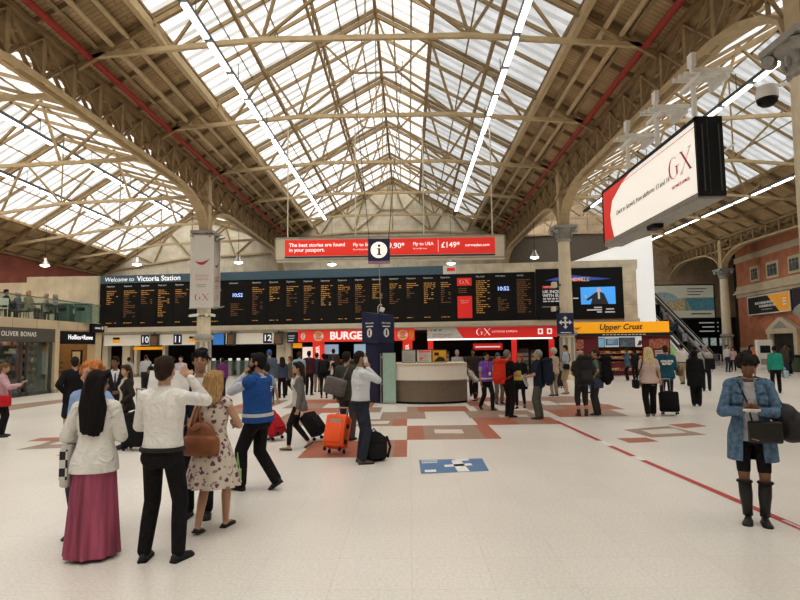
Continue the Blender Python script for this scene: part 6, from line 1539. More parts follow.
def floral(name, base, c1, c2, scale=36, thr=.40):
    m = bpy.data.materials.new(name); m.use_nodes = True; nt = m.node_tree; N = nt.nodes; L = nt.links; b = N['Principled BSDF']; b.inputs['Roughness'].default_value = .85
    tc = N.new('ShaderNodeTexCoord'); v = N.new('ShaderNodeTexVoronoi'); v.inputs['Scale'].default_value = scale * .55; v.inputs['Randomness'].default_value = .9
    nz = N.new('ShaderNodeTexNoise'); nz.inputs['Scale'].default_value = scale; nz.inputs['Detail'].default_value = 2
    ad = N.new('ShaderNodeMixRGB'); ad.inputs[0].default_value = .05; L.new(tc.outputs['Object'], ad.inputs[1]); L.new(nz.outputs['Color'], ad.inputs[2]); L.new(tc.outputs['Object'], nz.inputs['Vector']); L.new(ad.outputs[0], v.inputs['Vector'])
    lt = N.new('ShaderNodeMath'); lt.operation = 'LESS_THAN'; lt.inputs[1].default_value = thr; L.new(v.outputs['Distance'], lt.inputs[0])
    mx = N.new('ShaderNodeMixRGB'); mx.inputs[1].default_value = (*c1, 1); mx.inputs[2].default_value = (*c2, 1); sp = N.new('ShaderNodeSeparateColor'); L.new(v.outputs['Color'], sp.inputs[0]); gt = N.new('ShaderNodeMath'); gt.operation = 'GREATER_THAN'; gt.inputs[1].default_value = .6; L.new(sp.outputs[0], gt.inputs[0]); L.new(gt.outputs[0], mx.inputs[0])
    m2 = N.new('ShaderNodeMixRGB'); m2.inputs[1].default_value = (*base, 1); L.new(lt.outputs[0], m2.inputs[0]); L.new(mx.outputs[0], m2.inputs[2]); L.new(m2.outputs[0], b.inputs['Base Color'])
    return m
def checker(name, c1, c2, sc=14):
    m = bpy.data.materials.new(name); m.use_nodes = True; nt = m.node_tree; b = nt.nodes['Principled BSDF']; b.inputs['Roughness'].default_value = .7
    tc = nt.nodes.new('ShaderNodeTexCoord'); ck = nt.nodes.new('ShaderNodeTexChecker'); ck.inputs['Scale'].default_value = sc; ck.inputs['Color1'].default_value = (*c1, 1); ck.inputs['Color2'].default_value = (*c2, 1)
    nt.links.new(tc.outputs['Object'], ck.inputs['Vector']); nt.links.new(ck.outputs['Color'], b.inputs['Base Color']); return m
M_floral = floral('floral_cotton', (.62, .56, .47), (.16, .055, .10), (.30, .17, .20))
M_check = checker('check_print', (.6, .6, .58), (.02, .02, .02))
def pleat(n, col):
    m = hairmat(n, col); mp = next(x for x in m.node_tree.nodes if x.type == 'MAPPING'); mp.inputs['Scale'].default_value = (16, 16, .8)
    return m
BK, DK = (.014, .014, .016), (.03, .03, .035)
blk = ('trousers', (.014, .013, .014)); NAVY = (.02, .026, .055); WHT = (.66, .64, .60)
bh, dh, br, gr, bl = (.012, .01, .009), (.025, .016, .011), (.06, .032, .018), (.32, .31, .29), (.52, .36, .16)
ld = lambda c: ('long', c)

# ---- the group in front
p1 = person(92, 557, 371, 8, 'woman with long black hair, white cardigan and a pink floor length skirt', 'f', 'tan', ('vlong', (.010, .008, .008)), ('cardigan', (.75, .735, .70)), ('maxi', (.30, .075, .125), pleat('pink_jersey', (.33, .085, .14))), (.3, .2, .12),
            aR=((.13, .25, 1.10), (.45, -.8, -.4), (-.1, 1, .1), (-1, 0, 0), .5), aL=((.15, .2, 1.06), (.6, -.8, -.3), (-.3, 1, 0), (-1, 0, 0), .6), hy=-25, fat=.98)
p2 = person(160.5, 561, 357, -6, 'man in a white shirt and black trousers, back turned, hand raised to his brow', 'm', 'fair', ('short', (.035, .02, .013)), ('shirt', (.80, .785, .76)), blk, BK,
            aR='brow', aL=((.10, .26, 1.10), (1, -.6, -.5), (-.4, .9, .1), (-1, 0, 0), .6), legs='wide', hy=6, fat=1.0)
p3 = person(212, 530, 370, -8, 'woman with shoulder length blonde hair in a white floral dress', 'f', 'fair', ('lob', (.36, .22, .095)), ('dress', (.6, .55, .5), M_floral), ('knee', (.6, .55, .5), M_floral), ('flat', (.02, .02, .02)),
            aR=((.12, .25, 1.12), (.8, -.5, -.5), (-.3, 1, .2), (-1, 0, 0), .5), aL=((.235, .16, .96), (.5, -1, 0), (-.1, .6, -.8), (-1, 0, 0), .5), legs='step', hy=10, fat=1.05)
p4 = person(198, 516, 350, 186, 'young man with dark fringe in a navy suit and tie facing the camera', 'm', 'tan', ('updo', (.010, .009, .009)), ('suit', (.02, .025, .045)), ('trousers', (.014, .015, .02)), BK,
            aR='front', aL='front', face=True, hy=8)
p5 = person(86, 536, 363, 172, 'person with curly ginger hair standing in front of the woman in the pink skirt', 'f', 'fair', ('curly', (.50, .19, .06)), ('tshirt', (.30, .42, .68)), ('trousers', (.05, .05, .07)), (.05, .05, .05),
            aR='down', aL=((.20, .22, 1.12), (.9, -.5, -.4), (-.4, .8, .1), (-1, 0, 0), .5), face=True)
# ---- behind them on the left
p6 = person(72, 441, 357, 55, 'man in a black jacket and shorts, hand on hip, outside the black shop', 'm', 'fair', ('short', (.03, .02, .015)), ('jacket', BK), ('shorts', (.02, .025, .04)), (.05, .05, .06), aR='fold', aL='hip', hy=-20)
p7 = person(0, 437, 363, -62, 'woman in a pale pink top reading her phone at the left edge', 'f', 'fair', ('short', (.16, .09, .045)), ('jumper', (.56, .36, .40)), blk, BK, aR=((.10, .36, 1.22), (.8, -.6, -.5), (-.2, .9, .4), (-.3, -.3, 1), .7), aL='phone', hp=12, face=True)
p8 = person(113, 440, 357, -150, 'man with short black hair in a dark suit, half hidden by the ginger curls', 'm', 'brown', ('short', bh), ('suit', (.018, .018, .022)), blk, BK, aR='front', aL='down', face=True, hy=-30)
p9 = person(124, 448, 365, 130, 'brown haired woman in a dark jacket over a white top holding a suitcase handle', 'f', 'fair', ('long', (.07, .04, .022)), ('open', (.035, .028, .024), (.58, .55, .50), .8, 2.0), ('leggings', BK), BK, aR='down', aL=((.24, .12, .98), (.4, -1, 0), (-.2, .5, -.8), (-1, 0, 0), .9), face=True, hy=28)
p10 = person(128, 391, 357, 5, 'man in a grey shirt walking away below the plate numbered 10', 'm', 'fair', ('short', dh), ('shirt', (.42, .43, .46)), ('trousers', DK), BK, legs='walkR')
p11 = person(145, 393, 355, 30, 'man in a grey shirt with one hand at his ear, beneath plate 10', 'm', 'fair', ('short', br), ('shirt', (.45, .46, .48)), ('trousers', DK), BK, aR='ear')
p12 = person(156, 396, 358, 20, 'woman in a white blouse half hidden by the man in the white shirt', 'f', 'fair', ('bob', br), ('shirtout', WHT), blk, BK)
p13 = person(149, 424, 366, 80, 'person in a black coat and rucksack, left of the man in the white shirt', 'm', 'brown', ('crop', bh), ('coat', BK), blk, BK)
p14 = person(180, 400, 356, 190, 'man in a pale lilac shirt seen between the two men of the front group', 'm', 'fair', ('short', dh), ('shirt', (.55, .48, .55)), blk, BK)
p15 = person(222, 398, 358, 40, 'woman in a purple top queueing at the ticket barriers', 'f', 'brown', ('bun', bh), ('jumper', (.16, .035, .16)), blk, BK)
# ---- blue vest and the travellers with luggage
p16 = person(257, 490, 352, 72, 'bearded man in a blue vest walking left with a phone to his ear', 'm', 'tan', ('short', bh), ('shirt', (.50, .53, .60)), ('cargo', (.012, .012, .015)), ('boot', BK), aL='mouth', aR='down', legs='walkL', hy=14, vest=(.025, .09, .30), fat=1.12, beard=bh, face=True)
p17 = person(265, 439, 362, 62, 'traveller in jeans and white trainers hidden behind the man in the blue vest', 'm', 'fair', ('short', dh), ('tshirt', (.30, .38, .48)), ('jeans', (.06, .09, .16)), (.6, .6, .6), aR='pull', legs='walkR')
p18 = person(298, 449, 361, 108, 'dark haired woman in a grey cardigan pulling a small black suitcase', 'f', 'fair', ('long', (.028, .017, .012)), ('open', (.16, .155, .15), (.52, .50, .47), .78, 2.5), ('leggings', BK), ('flat', (.16, .11, .07)), aR='pull', aL='down', legs='walkL', face=True, hy=8)
p19 = person(347, 440, 352, -20, 'man in a dark olive jacket and brown trousers with a big grey shoulder bag', 'm', 'fair', ('short', dh), ('jacket', (.06, .065, .055)), ('cargo', (.085, .07, .062)), BK, aR='strap')
p20 = person(361, 463, 351, -68, 'man in a white shirt and dark trousers holding a white phone to his ear', 'm', 'tan', ('crop', (.02, .014, .01)), ('shirt', (.66, .68, .72)), ('trousers', (.035, .04, .055)), (.09, .06, .045), aR=((.125, .085, 1.475), (.25, .25, -1), (-.12, -.12, 1), (-1, -.2, 0), .8), aL='down', fat=1.08, hy=-6, face=True)
# ---- crowd below the red burger sign
p21 = person(269, 404, 350, 10, 'man in a blue cap and slate hooded top, back turned, left of the burger shop', 'm', 'fair', ('cap', (.05, .12, .33)), ('hoodie', (.10, .13, .18)), ('trousers', DK), BK)
p22 = person(282, 398, 357, 25, 'woman with long dark hair in a dark blue top, next to the blue cap', 'f', 'fair', ('long', dh), ('jumper', (.06, .075, .12)), blk, BK)
p23 = person(262, 403, 361, 5, 'short person in a grey blue top right behind the man in the blue vest', 'f', 'fair', ('bob', br), ('tshirt', (.22, .32, .40)), ('trousers', DK), BK)
p24 = person(290, 395, 356, 110, 'woman in a patterned cardigan walking left under plate 12', 'f', 'fair', ('bob', (.15, .08, .04)), ('open', (.13, .11, .09), (.45, .40, .34)), blk, BK, legs='walkL')
p25 = person(299, 399, 352, -10, 'man in a light turquoise shirt with a dark strap, left of the red pillar', 'm', 'fair', ('short', br), ('polo', (.28, .46, .52)), ('trousers', DK), BK)
p26 = person(309, 395, 351, -8, 'man in a maroon jumper and black trousers, back turned', 'm', 'fair', ('short', bh), ('jumper', (.075, .022, .03)), blk, BK)
p27 = person(317, 392, 353, -15, 'man in a dark blue jacket right beside the maroon jumper', 'm', 'fair', ('short', dh), ('jacket', (.035, .05, .085)), ('trousers', (.30, .26, .19)), BK)
p28 = person(324, 398, 354, 4, 'woman in black with a black rucksack facing the burger shop', 'f', 'dark', ('updo', bh), ('jacket', BK), ('leggings', BK), BK)
p29 = person(331, 394, 355, -30, 'woman in a white cardigan behind the woman with the black rucksack', 'f', 'fair', ('bob', br), ('jumper', (.55, .52, .48)), blk, BK)
p30 = person(337, 399, 355, 20, 'woman in a black sleeveless top with a bare shoulder, reaching up', 'f', 'fair', ('long', br), ('sleeveless', BK), blk, BK, aL='high')
p31 = person(333.5, 388, 349, 10, 'tall man in a dark blue shirt deep inside the burger shop queue', 'm', 'fair', ('short', bh), ('polo', (.05, .07, .12)), blk, BK)
# ---- right of the desk
p32 = person(458, 396, 350, 190, 'grey haired man with a dark waistcoat standing behind the information desk', 'm', 'fair', ('grey', gr), ('shirt', (.42, .42, .44)), ('trousers', DK), BK, face=True, aR='fold', aL='fold')
p33 = person(474, 396, 349, 170, 'dark haired man in a brown patterned sweater right of the information desk', 'm', 'brown', ('short', bh), ('jumper', (.05, .038, .034)), blk, BK, face=True)
p34 = person(476, 401, 362, 70, 'person in a white top stooping over the end of the information desk', 'f', 'fair', ('short', (.10, .055, .035)), ('tshirt', (.52, .50, .48)), ('leggings', BK), BK, lean=32, aL='hold', aR='hold')
p35 = person(487, 410, 352, 205, 'woman in a bright purple tabard walking past the information desk', 'f', 'tan', ('pony', bh), ('polo', (.33, .30, .40)), ('trousers', (.014, .014, .016)), BK, legs='walkL', face=True, vest=(.20, .08, .42), fat=1.1, aR='down', aL='swingf', hp=14)
p36 = person(499, 404, 353, 200, 'man in a blue wool cap partly behind the red rucksack', 'm', 'fair', ('cap', (.07, .11, .17)), ('jacket', (.14, .13, .11)), ('trousers', (.17, .14, .11)), BK, face=True)
p37 = person(509, 417, 350, -62, 'grey haired man in a black t-shirt wearing a big red rucksack', 'm', 'fair', ('grey', (.18, .17, .16)), ('tshirt', BK), ('trousers', (.018, .017, .018)), BK, aR='hold', aL='hold')
p38 = person(521, 408, 354, 155, 'ginger haired woman in a black coat holding a yellow leaflet', 'f', 'pale', ('long', (.33, .12, .05)), ('coat', BK), ('leggings', BK), BK, legs='step', face=True, aR='hold', aL='hold', hp=10)
p39 = person(540, 419, 350, 62, 'grey haired man in a navy t-shirt and olive trousers with a navy rucksack', 'm', 'fair', ('grey', (.27, .27, .26)), ('tshirt', (.022, .026, .045)), ('cargo', (.10, .105, .085)), ('boot', (.06, .05, .04)), aL='hold', aR='hold', hy=12)
p40 = person(555, 396, 349, 30, 'person in a cream sun hat and beige top behind the navy rucksack', 'f', 'fair', ('hat', (.55, .48, .36)), ('tshirt', (.48, .38, .29)), ('trousers', (.3, .26, .2)), BK)
p41 = person(567, 394, 345, 65, 'man in a pale blue polo shirt and khaki shorts with a strap across his back', 'm', 'fair', ('crop', dh), ('polo', (.44, .50, .56)), ('shorts', (.40, .31, .18)), (.30, .17, .10), aL='swingf', hp=8)
p42 = person(583, 416, 350, 4, 'balding man in dark three quarter trousers and brown boots, back turned with a tall rucksack', 'm', 'fair', ('balding', (.34, .24, .15)), ('tshirt', (.06, .055, .05)), ('capri', (.035, .033, .034)), ('boot', (.06, .042, .03)), aL='front', aR='front')
p43 = person(598, 415, 349, 62, 'man in a green grey t-shirt, jumper tied round him, facing the balding man', 'm', 'fair', ('short', br), ('tshirt', (.12, .155, .125)), ('cargo', (.045, .042, .04)), ('boot', (.05, .04, .035)), aL='hip', aR='fold', hy=10, face=True)
p44 = person(593, 393, 352, 40, 'person in bright blue jeans between the two backpackers', 'f', 'fair', ('long', br), ('tshirt', (.10, .15, .3)), ('jeans', (.08, .17, .36)), BK)
p45 = person(628, 381, 348, 60, 'person in a blue denim jacket at the bakery counter', 'f', 'brown', ('bun', bh), ('jacket', (.07, .13, .18)), blk, (.5, .5, .5))
p46 = person(636, 380, 350, 15, 'person all in black in front of the bakery counter', 'm', 'brown', ('short', bh), ('jacket', BK), blk, (.4, .4, .4))
# ---- right hand travellers
p47 = person(651, 416, 347, -12, 'blonde woman in a pale pink top and black trousers walking away with a suitcase', 'f', 'fair', ('long', (.62, .50, .28)), ('tshirt', (.60, .47, .43)), ('cargo', (.014, .013, .014)), ('flat', (.2, .12, .08)), fat=1.22, aR='pull', legs='step')
p48 = person(668, 409, 345, -14, 'man in a teal hooded top printed with white letters, walking beside the blonde woman', 'm', 'fair', ('crop', (.05, .032, .02)), ('hoodie', (.022, .095, .14)), ('jeans', (.022, .03, .05)), BK, aR='hold', fat=1.1)
p49 = person(683, 384, 344, -5, 'man in a white shirt and khaki trousers walking to the escalator', 'm', 'fair', ('short', bh), ('shirt', (.60, .58, .54)), ('trousers', (.36, .30, .19)), BK, legs='step')
p50 = person(697, 406, 350, -25, 'woman in a black headscarf and long black coat, back turned', 'f', 'tan', ('hijab', (.010, .010, .011)), ('coat', (.012, .012, .013)), ('cargo', (.012, .012, .013)), BK, fat=1.1, legs='close')
p51 = person(707, 391, 345, -30, 'grey haired man in a striped grey jumper with a black shoulder bag', 'm', 'fair', ('grey', gr), ('jumper', (.42, .41, .38)), ('trousers', (.02, .022, .03)), BK, legs='step')
p52 = person(696, 388, 347, 20, 'person with dark hair half hidden behind the black headscarf', 'f', 'brown', ('updo', bh), ('jacket', (.03, .026, .03)), blk, BK)
p53 = person(728, 372, 345, 190, 'man in a white shirt beside the cream column by the escalator', 'm', 'fair', ('short', dh), ('shirt', (.60, .60, .62)), ('jeans', (.04, .05, .08)), BK, face=True)
p54 = person(734, 372, 347, 150, 'woman in a pale pink top next to the man by the cream column', 'f', 'fair', ('long', dh), ('tshirt', (.52, .38, .36)), ('leggings', BK), (.6, .6, .6), face=True)
p55 = person(753, 378, 345, 190, 'woman in an orange top and patterned skirt behind the woman in denim', 'f', 'tan', ('long', bh), ('tshirt', (.72, .14, .05)), ('mini', (.10, .07, .07)), BK, face=True)
p57 = person(777, 393, 346, -24, 'person in a teal green jumper and black trousers carrying a pale blue bag', 'f', 'brown', ('bun', bh), ('jumper', (.03, .30, .23)), blk, BK, aR='down')
p58 = person(786, 376, 344, 200, 'person in a camouflage brown jacket behind the teal green jumper', 'm', 'brown', ('short', bh), ('jacket', (.09, .07, .05)), ('jeans', (.05, .06, .08)), BK)
p59 = person(791, 374, 345, 30, 'person in a dark blue jacket beside the stone doorway', 'm', 'brown', ('short', bh), ('jacket', (.025, .03, .05)), blk, BK)
# the woman in denim
M_denim = mat('faded_denim', (.10, .175, .265), .85, var=.4, scale=24, bump=.6)
_mats['cloth_%02x%02x%02x' % tuple(int(c * 255) for c in (.101, .201, .301))] = M_denim
p56 = person(757, 523, 352, 152, 'woman in a long faded denim jacket and knee high black boots reading her phone', 'f', 'brown', ('updo', (.018, .013, .012)), ('open', (.101, .201, .301), (.58, .58, .62), .64), ('cropped', (.014, .014, .015)), ('tallboot', (.018, .018, .018)),
             aR='phone', aL='phone', hp=30, face='down', legs='close', fat=1.02)
# ---- on the escalator and the terrace
for px, y, lab, top, tp in ((681, 48.2, 'person in a white and blue top riding lowest on the escalator', (.40, .45, .55), 'tshirt'), (675, 49.9, 'person in a dark blue jacket in the middle of the escalator', (.06, .08, .13), 'jacket'), (667, 51.6, 'person in a grey top with a dark bag, third up the escalator', (.35, .33, .33), 'tshirt'), (661.5, 53.2, 'person in black high on the escalator', BK, 'jacket'), (657, 54.6, 'person in a cream top highest on the escalator beside the white hoarding', (.5, .45, .38), 'jumper')):
    person(px, 0, 0, 8, lab, 'm', 'fair', ('short', dh), (tp, top), blk, BK, pos=V((EXL + .95 - (.15 if px % 2 else -.1), y, max(0, esc(y - EY0 - .15)) + .02)), H=1.7, legs='close')
for i, (px, y, rz, lab, top, hr) in enumerate(((6, 23.6, -40, 'person in black seated with back turned at the left end of the terrace', BK, ('short', bh)), (17.5, 24.5, 150, 'seated person in a dark blue top with pale hair on the terrace', (.08, .10, .22), ('bob', (.5, .45, .4))),
                                              (28.5, 24.3, -90, 'seated person in an olive top at the middle terrace table', (.24, .22, .12), ('short', (.35, .25, .12))), (46, 25.4, 120, 'seated person in a pale grey top near the terrace bins', (.42, .42, .42), ('grey', gr)), (55, 25.9, 120, 'seated person in a white top nearest the green bins', (.5, .5, .5), ('bob', gr)))):
    person(px, 0, 0, rz, lab, 'm' if i % 2 == 0 else 'f', 'fair', hr, ('jumper', top), ('trousers', DK), BK, pos=V((seat_at(px, y), y, 3.15)), H=1.72, legs='sit', aR='rest', aL='rest', face=i in (1, 2))

# ------------------------------------------------------------------ what they carry
MX = lambda p, v: p.W(p.TP(v))
# white printed tote on the left arm of the woman in the pink skirt
t = at_person('tote_bag', 'white tote bag with a black checker print hanging beside the pink skirt', 'bag', p1); s = p1.s
bm_ = MB().rbox(p1.TP((-.25, .06, .86)), (.09 * s, .27 * s, .40 * s), .03 * s, 2); bm_.build('bag', mat('tote_white', (.58, .55, .53), .8), t, True)
MB().box(p1.TP((-.25, -.08, .88)), (.07 * s, .012 * s, .28 * s)).build('check_panel', M_check, t)
for q in (-1, 1): MB().tube([p1.TP((-.25, .06 + q * .07, 1.05)), p1.TP((-.235, .06 + q * .05, 1.12)), p1.TP((-.21, .06, 1.16))], .009, 6).build('handle', mat('tote_white'), t)
# paper held by the man in white
t = at_person('paper_sheet', 'large white sheet held up in front of the man in the white shirt', 'paper', p2); s = p2.s
MB().box(p2.TP((-.16, .36, 1.50)), (.42 * s, .004, .24 * s), (R(-14), 0, 0)).build('sheet', mat('paper_white', (.74, .74, .73), .6), t)
# tan handbag of the blonde woman
t = at_person('handbag', 'big tan leather handbag on the left shoulder of the blonde woman', 'handbag', p3); s = p3.s; m_ = mat('tan_leather', (.235, .085, .035), .5, var=.15)
bb = MB(); bb.ell(p3.TP((-.06, -.17, .97)), (.225 * s, .10 * s, .14 * s)); bb.ell(p3.TP((-.06, -.165, 1.07)), (.17 * s, .075 * s, .14 * s)); bb.rbox(p3.TP((-.06, -.17, .95)), (.42 * s, .15 * s, .22 * s), .06 * s, 3); blob('bag', bb, m_, t, .01, 3)
for dx in (-.06, .06): MB().tube([p3.TP((-.10 + dx, -.2, 1.16)), p3.TP((-.12 + dx * .5, -.14, 1.32)), p3.TP((-.135, -.03, 1.45)), p3.TP((-.135, .05, 1.43)), p3.TP((-.17, .05, 1.3)), p3.TP((-.12 - dx, -.1, 1.14))], .011 * s, 6).build('strap', m_, t, True)
MB().tube([p3.TP((-.17, -.235, 1.16)), p3.TP((-.10, -.25, 1.12)), p3.TP((-.03, -.235, 1.16))], .009, 6).build('drawstring', m_, t, True)
t = at_person('carrier_bag', 'small green carrier bag just behind the hem of the floral dress', 'bag', p3); MB().rbox(p3.TP((.27, .06, .60)), (.04 * s, .12 * s, .13 * s), .02 * s, 2).build('bag', mat('lime_plastic', (.30, .48, .20), .4), t, True)
MB().tube([p3.TP((.27, .03, .66)), p3.TP((.26, .06, .84)), p3.TP((.27, .09, .66))], .006, 6).build('handle', mat('lime_plastic'), t)
# left edge
phone(p7, 1, 'white phone held by the woman at the left edge', (.5, .5, .52))
strap_bag(p7, 'bright red handbag of the woman at the left edge', 'handbag', (.50, .022, .03), (.27, .10, .86), (.10, .26, .26), 1, 'handbag')
strap_bag(p7, 'dark red shoulder bag under the arm of the woman at the left edge', 'handbag', (.10, .015, .02), (-.24, -.06, 1.0), (.12, .30, .24), -1, 'handbag')
g_ = ground(133, 451); suitcase(g_.x, g_.y + .1, -8, 0, 'black soft suitcase standing beside the woman in the dark jacket', BK, .44, .28, .60)
# rucksacks
backpack(p13, 'black rucksack on the person in the black coat', (.012, .012, .014), .30, .46)
backpack(p28, 'black rucksack on the woman facing the burger shop', (.02, .02, .022), .28, .42, .14)
cross_bag(p19, 'grey messenger bag with orange piping on the man in the olive jacket', 'bag', (.17, .155, .145), (-.12, -.27, 1.08), (.44, .18, .34), 1, rot=(0, .25, 0))
g_ = ground(342, 442); t = thing('carrier_bag', 'small bright blue bag standing behind the orange case', 'bag', (g_.x - .05, g_.y + .25, 0)); MB().rbox((0, 0, .2), (.2, .12, .40), .03, 2).build('bag', mat('bag_blue', (.02, .18, .6), .4), t, True); MB().tube([(-.05, 0, .4), (0, 0, .52), (.05, 0, .4)], .008, 6).build('handle', mat('bag_blue'), t)
# luggage in the middle
g_ = ground(340, 455); oc = mat('orange_shell', (.85, .115, .02), .4, var=.05)
t, Q = suitcase(g_.x - .1, g_.y, -18, 22, 'bright orange hard case leaning beside the man with the white phone', None, .36, .25, .56, True, 0, .16, oc)
rbm = MB()
for sx in (-.155, .155): rbm.rbox(Q((sx, 0, .35)), (.05, .265, .5), .012, 2, Matrix.Rotation(-R(22), 3, 'X'))
rbm.build('side_rail', oc, t, True); MB().rbox(Q((0, -.135, .50)), (.2, .012, .06), .004, 1, Matrix.Rotation(-R(22), 3, 'X')).build('name_plate', M_grey, t)
MB().rbox(Q((-.12, -.135, .30)), (.05, .012, .07), .004, 1, Matrix.Rotation(-R(22), 3, 'X')).build('sticker', M_black, t)
for z in (.18, .44): MB().rbox(Q((.185, 0, z)), (.02, .1, .07), .006, 1, Matrix.Rotation(-R(22), 3, 'X')).build('latch', M_black, t)
g_ = ground(370, 462); t = thing('rucksack', 'black rucksack standing on the floor behind the man with the white phone', 'backpack', (g_.x + .06, g_.y + .12, 0), R(20)); rb = MB(); rb.rbox((0, 0, .20), (.40, .26, .40), .09, 4); rb.ell((0, 0, .33), (.17, .11, .13)); blob('bag', rb, cloth((.016, .016, .018), 'pack'), t, .012, 3)
MB().rbox((.0, -.14, .16), (.28, .06, .22), .03, 3).build('pocket', cloth((.02, .02, .022), 'pack'), t, True); MB().tube([(-.05, .02, .44), (0, .02, .50), (.05, .02, .44)], .012, 6).build('grab_loop', M_black, t); MB().tube([(.19, -.06, .38), (.24, -.1, .22), (.2, -.08, .05)], .02, 6).build('strap', cloth((.016, .016, .018), 'pack'), t, True)
g_ = ground(281, 441); suitcase(g_.x, g_.y, 62, 42, 'red suitcase tilted and rolling behind the man in the blue vest', (.40, .018, .025), .36, .22, .52, True, 0, .3)
g_ = ground(322, 441); suitcase(g_.x, g_.y, 68, 40, 'small black suitcase tilted and rolling behind the woman in the grey cardigan', (.013, .013, .014), .36, .22, .48, True, 0, .34)
phone(p16, -1, 'black phone at the ear of the man in the blue vest'); phone(p20, 1, 'white phone at the ear of the man by the orange case', (.7, .7, .7))
# marks on clothes
def back_print(pe, nm, parts, m): 
    for mb in parts: mb.build(nm, m, pe.t)
s = p16.s; mb = MB()
for k in range(3): mb.add([p16.TP((.02 + .0 * k, -.168, 1.335 - .022 * k)), p16.TP((.10 - .02 * k, -.164, 1.32 - .024 * k)), p16.TP((.09 - .02 * k, -.166, 1.305 - .024 * k)), p16.TP((.035, -.169, 1.318 - .022 * k))], [(0, 1, 2, 3)])
mb.build('vest_emblem', M_wtxt, p16.t)
s = p48.s
text(p48.t, 'COLLEGE\nRUGBY', .075 * s, p48.TP((0, -.172, 1.27)), M_wtxt, rot=(PI / 2, 0, 0), bold=.006)
mb = MB(); p35n = p35
mb.tube([p35.TP((-.05, .15, 1.40)), p35.TP((-.02, .20, 1.25)), p35.TP((0, .20, 1.16))], .008, 6); mb.tube([p35.TP((.05, .15, 1.40)), p35.TP((.02, .20, 1.25)), p35.TP((0, .20, 1.16))], .008, 6); mb.build('lanyard', mat('pink_ribbon', (.5, .1, .2), .6), p35.t)
MB().box(p35.TP((0, .205, 1.12)), (.07, .008, .09)).build('name_card', M_wtxt, p35.t)
cross_bag(p34, 'grey and white striped shoulder bag of the person stooping at the desk', 'bag', (.07, .06, .055), (.16, -.20, .98), (.32, .16, .24), -1)
backpack(p37, 'big bright red rucksack on the man in the black t-shirt', (.62, .045, .025), .32, .50, .24, True, None, None, 1.17)
backpack(p39, 'navy rucksack on the man in olive trousers', (.02, .026, .042), .32, .54, .2, True, None, None, 1.18)
backpack(p42, 'tall grey black rucksack with straps on the balding man', (.03, .03, .032), .36, .60, .22, True, (.045, .045, .045), None, 1.20)
backpack(p43, 'tall black rucksack on the man in the green grey t-shirt', (.014, .014, .015), .32, .60, .24, True, None, None, 1.16)
tw = MB(); p43.torso(tw, .72, .93, .05, .02, 4, 28); blob('tied_jumper', tw, cloth((.07, .09, .16)), p43.t, .012, 2)
cross_bag(p41, 'black cross body bag on the man in khaki shorts', 'bag', (.02, .02, .022), (-.2, -.05, .98), (.10, .22, .2), 1)
for pe, lab, col in ((p38, 'yellow and white leaflet held by the ginger haired woman', (.62, .52, .08)), (p39, 'white papers held by the man with the navy rucksack', (.66, .66, .64))):
    t = at_person('leaflet', lab, 'leaflet', pe); c = (pe.hand1 + pe.hand_1) / 2 if hasattr(pe, 'hand_1') else pe.hand1
    MB().box(pe.TP((0, .36, 1.08 if pe is p38 else .96)), (.24, .012, .30), (R(-25), 0, 0)).build('paper', mat('leaflet_%d' % int(col[2] * 100), col, .5, var=.15), t)
strap_bag(p38, 'black handbag on the ginger haired woman', 'handbag', (.015, .014, .015), (.05, .22, .92), (.30, .12, .24), 1, 'handbag')
t = p26; strap_bag(p27, 'dark bag on the shoulder of the man in the dark blue jacket', 'bag', (.03, .022, .02), (-.26, -.02, .85), (.10, .26, .26), -1)
g_ = ground(560, 388); suitcase(g_.x, g_.y, 60, 0, 'tall dark suitcase standing in front of the man in khaki shorts', (.03, .028, .03), .42, .28, .66)
# blonde woman's luggage
g_ = ground(670, 416); suitcase(g_.x + .05, g_.y + .1, -12, 10, 'black ribbed suitcase pulled by the blonde woman', (.013, .013, .014), .44, .26, .50, True, 0, .34)
strap_bag(p47, 'black bag hanging from the left shoulder of the blonde woman', 'handbag', (.014, .014, .015), (-.33, .0, .82), (.14, .34, .22), -1, 'handbag')
t = at_person('holdall', 'brown leather bag under the right arm of the man in the teal hooded top', 'bag', p48); MB().rbox(p48.TP((.36, .14, 1.0)), (.16, .36, .22), .07, 3).build('bag', mat('brown_leather', (.16, .08, .05), .5), t, True); MB().tube([p48.TP((.36, .05, 1.1)), p48.TP((.34, .14, 1.2)), p48.TP((.36, .23, 1.1))], .012, 6).build('handle', mat('brown_leather'), t)
cross_bag(p51, 'big black shoulder bag on the man in the striped jumper', 'bag', (.014, .014, .015), (.16, -.22, 1.05), (.34, .18, .42), -1)
t = at_person('handbag', 'pale blue box bag carried low by the person in the teal green jumper', 'handbag', p57); c = p57.TP((.30, .04, .70)); MB().rbox(c, (.16, .46, .26), .03, 2).build('bag', mat('ice_blue', (.36, .48, .54), .4), t, True); MB().tube([c + V((0, -.1, .13)), c + V((0, -.04, .24)), c + V((0, .04, .24)), c + V((0, .1, .13))], .012, 6).build('handle', mat('ice_blue'), t, True)
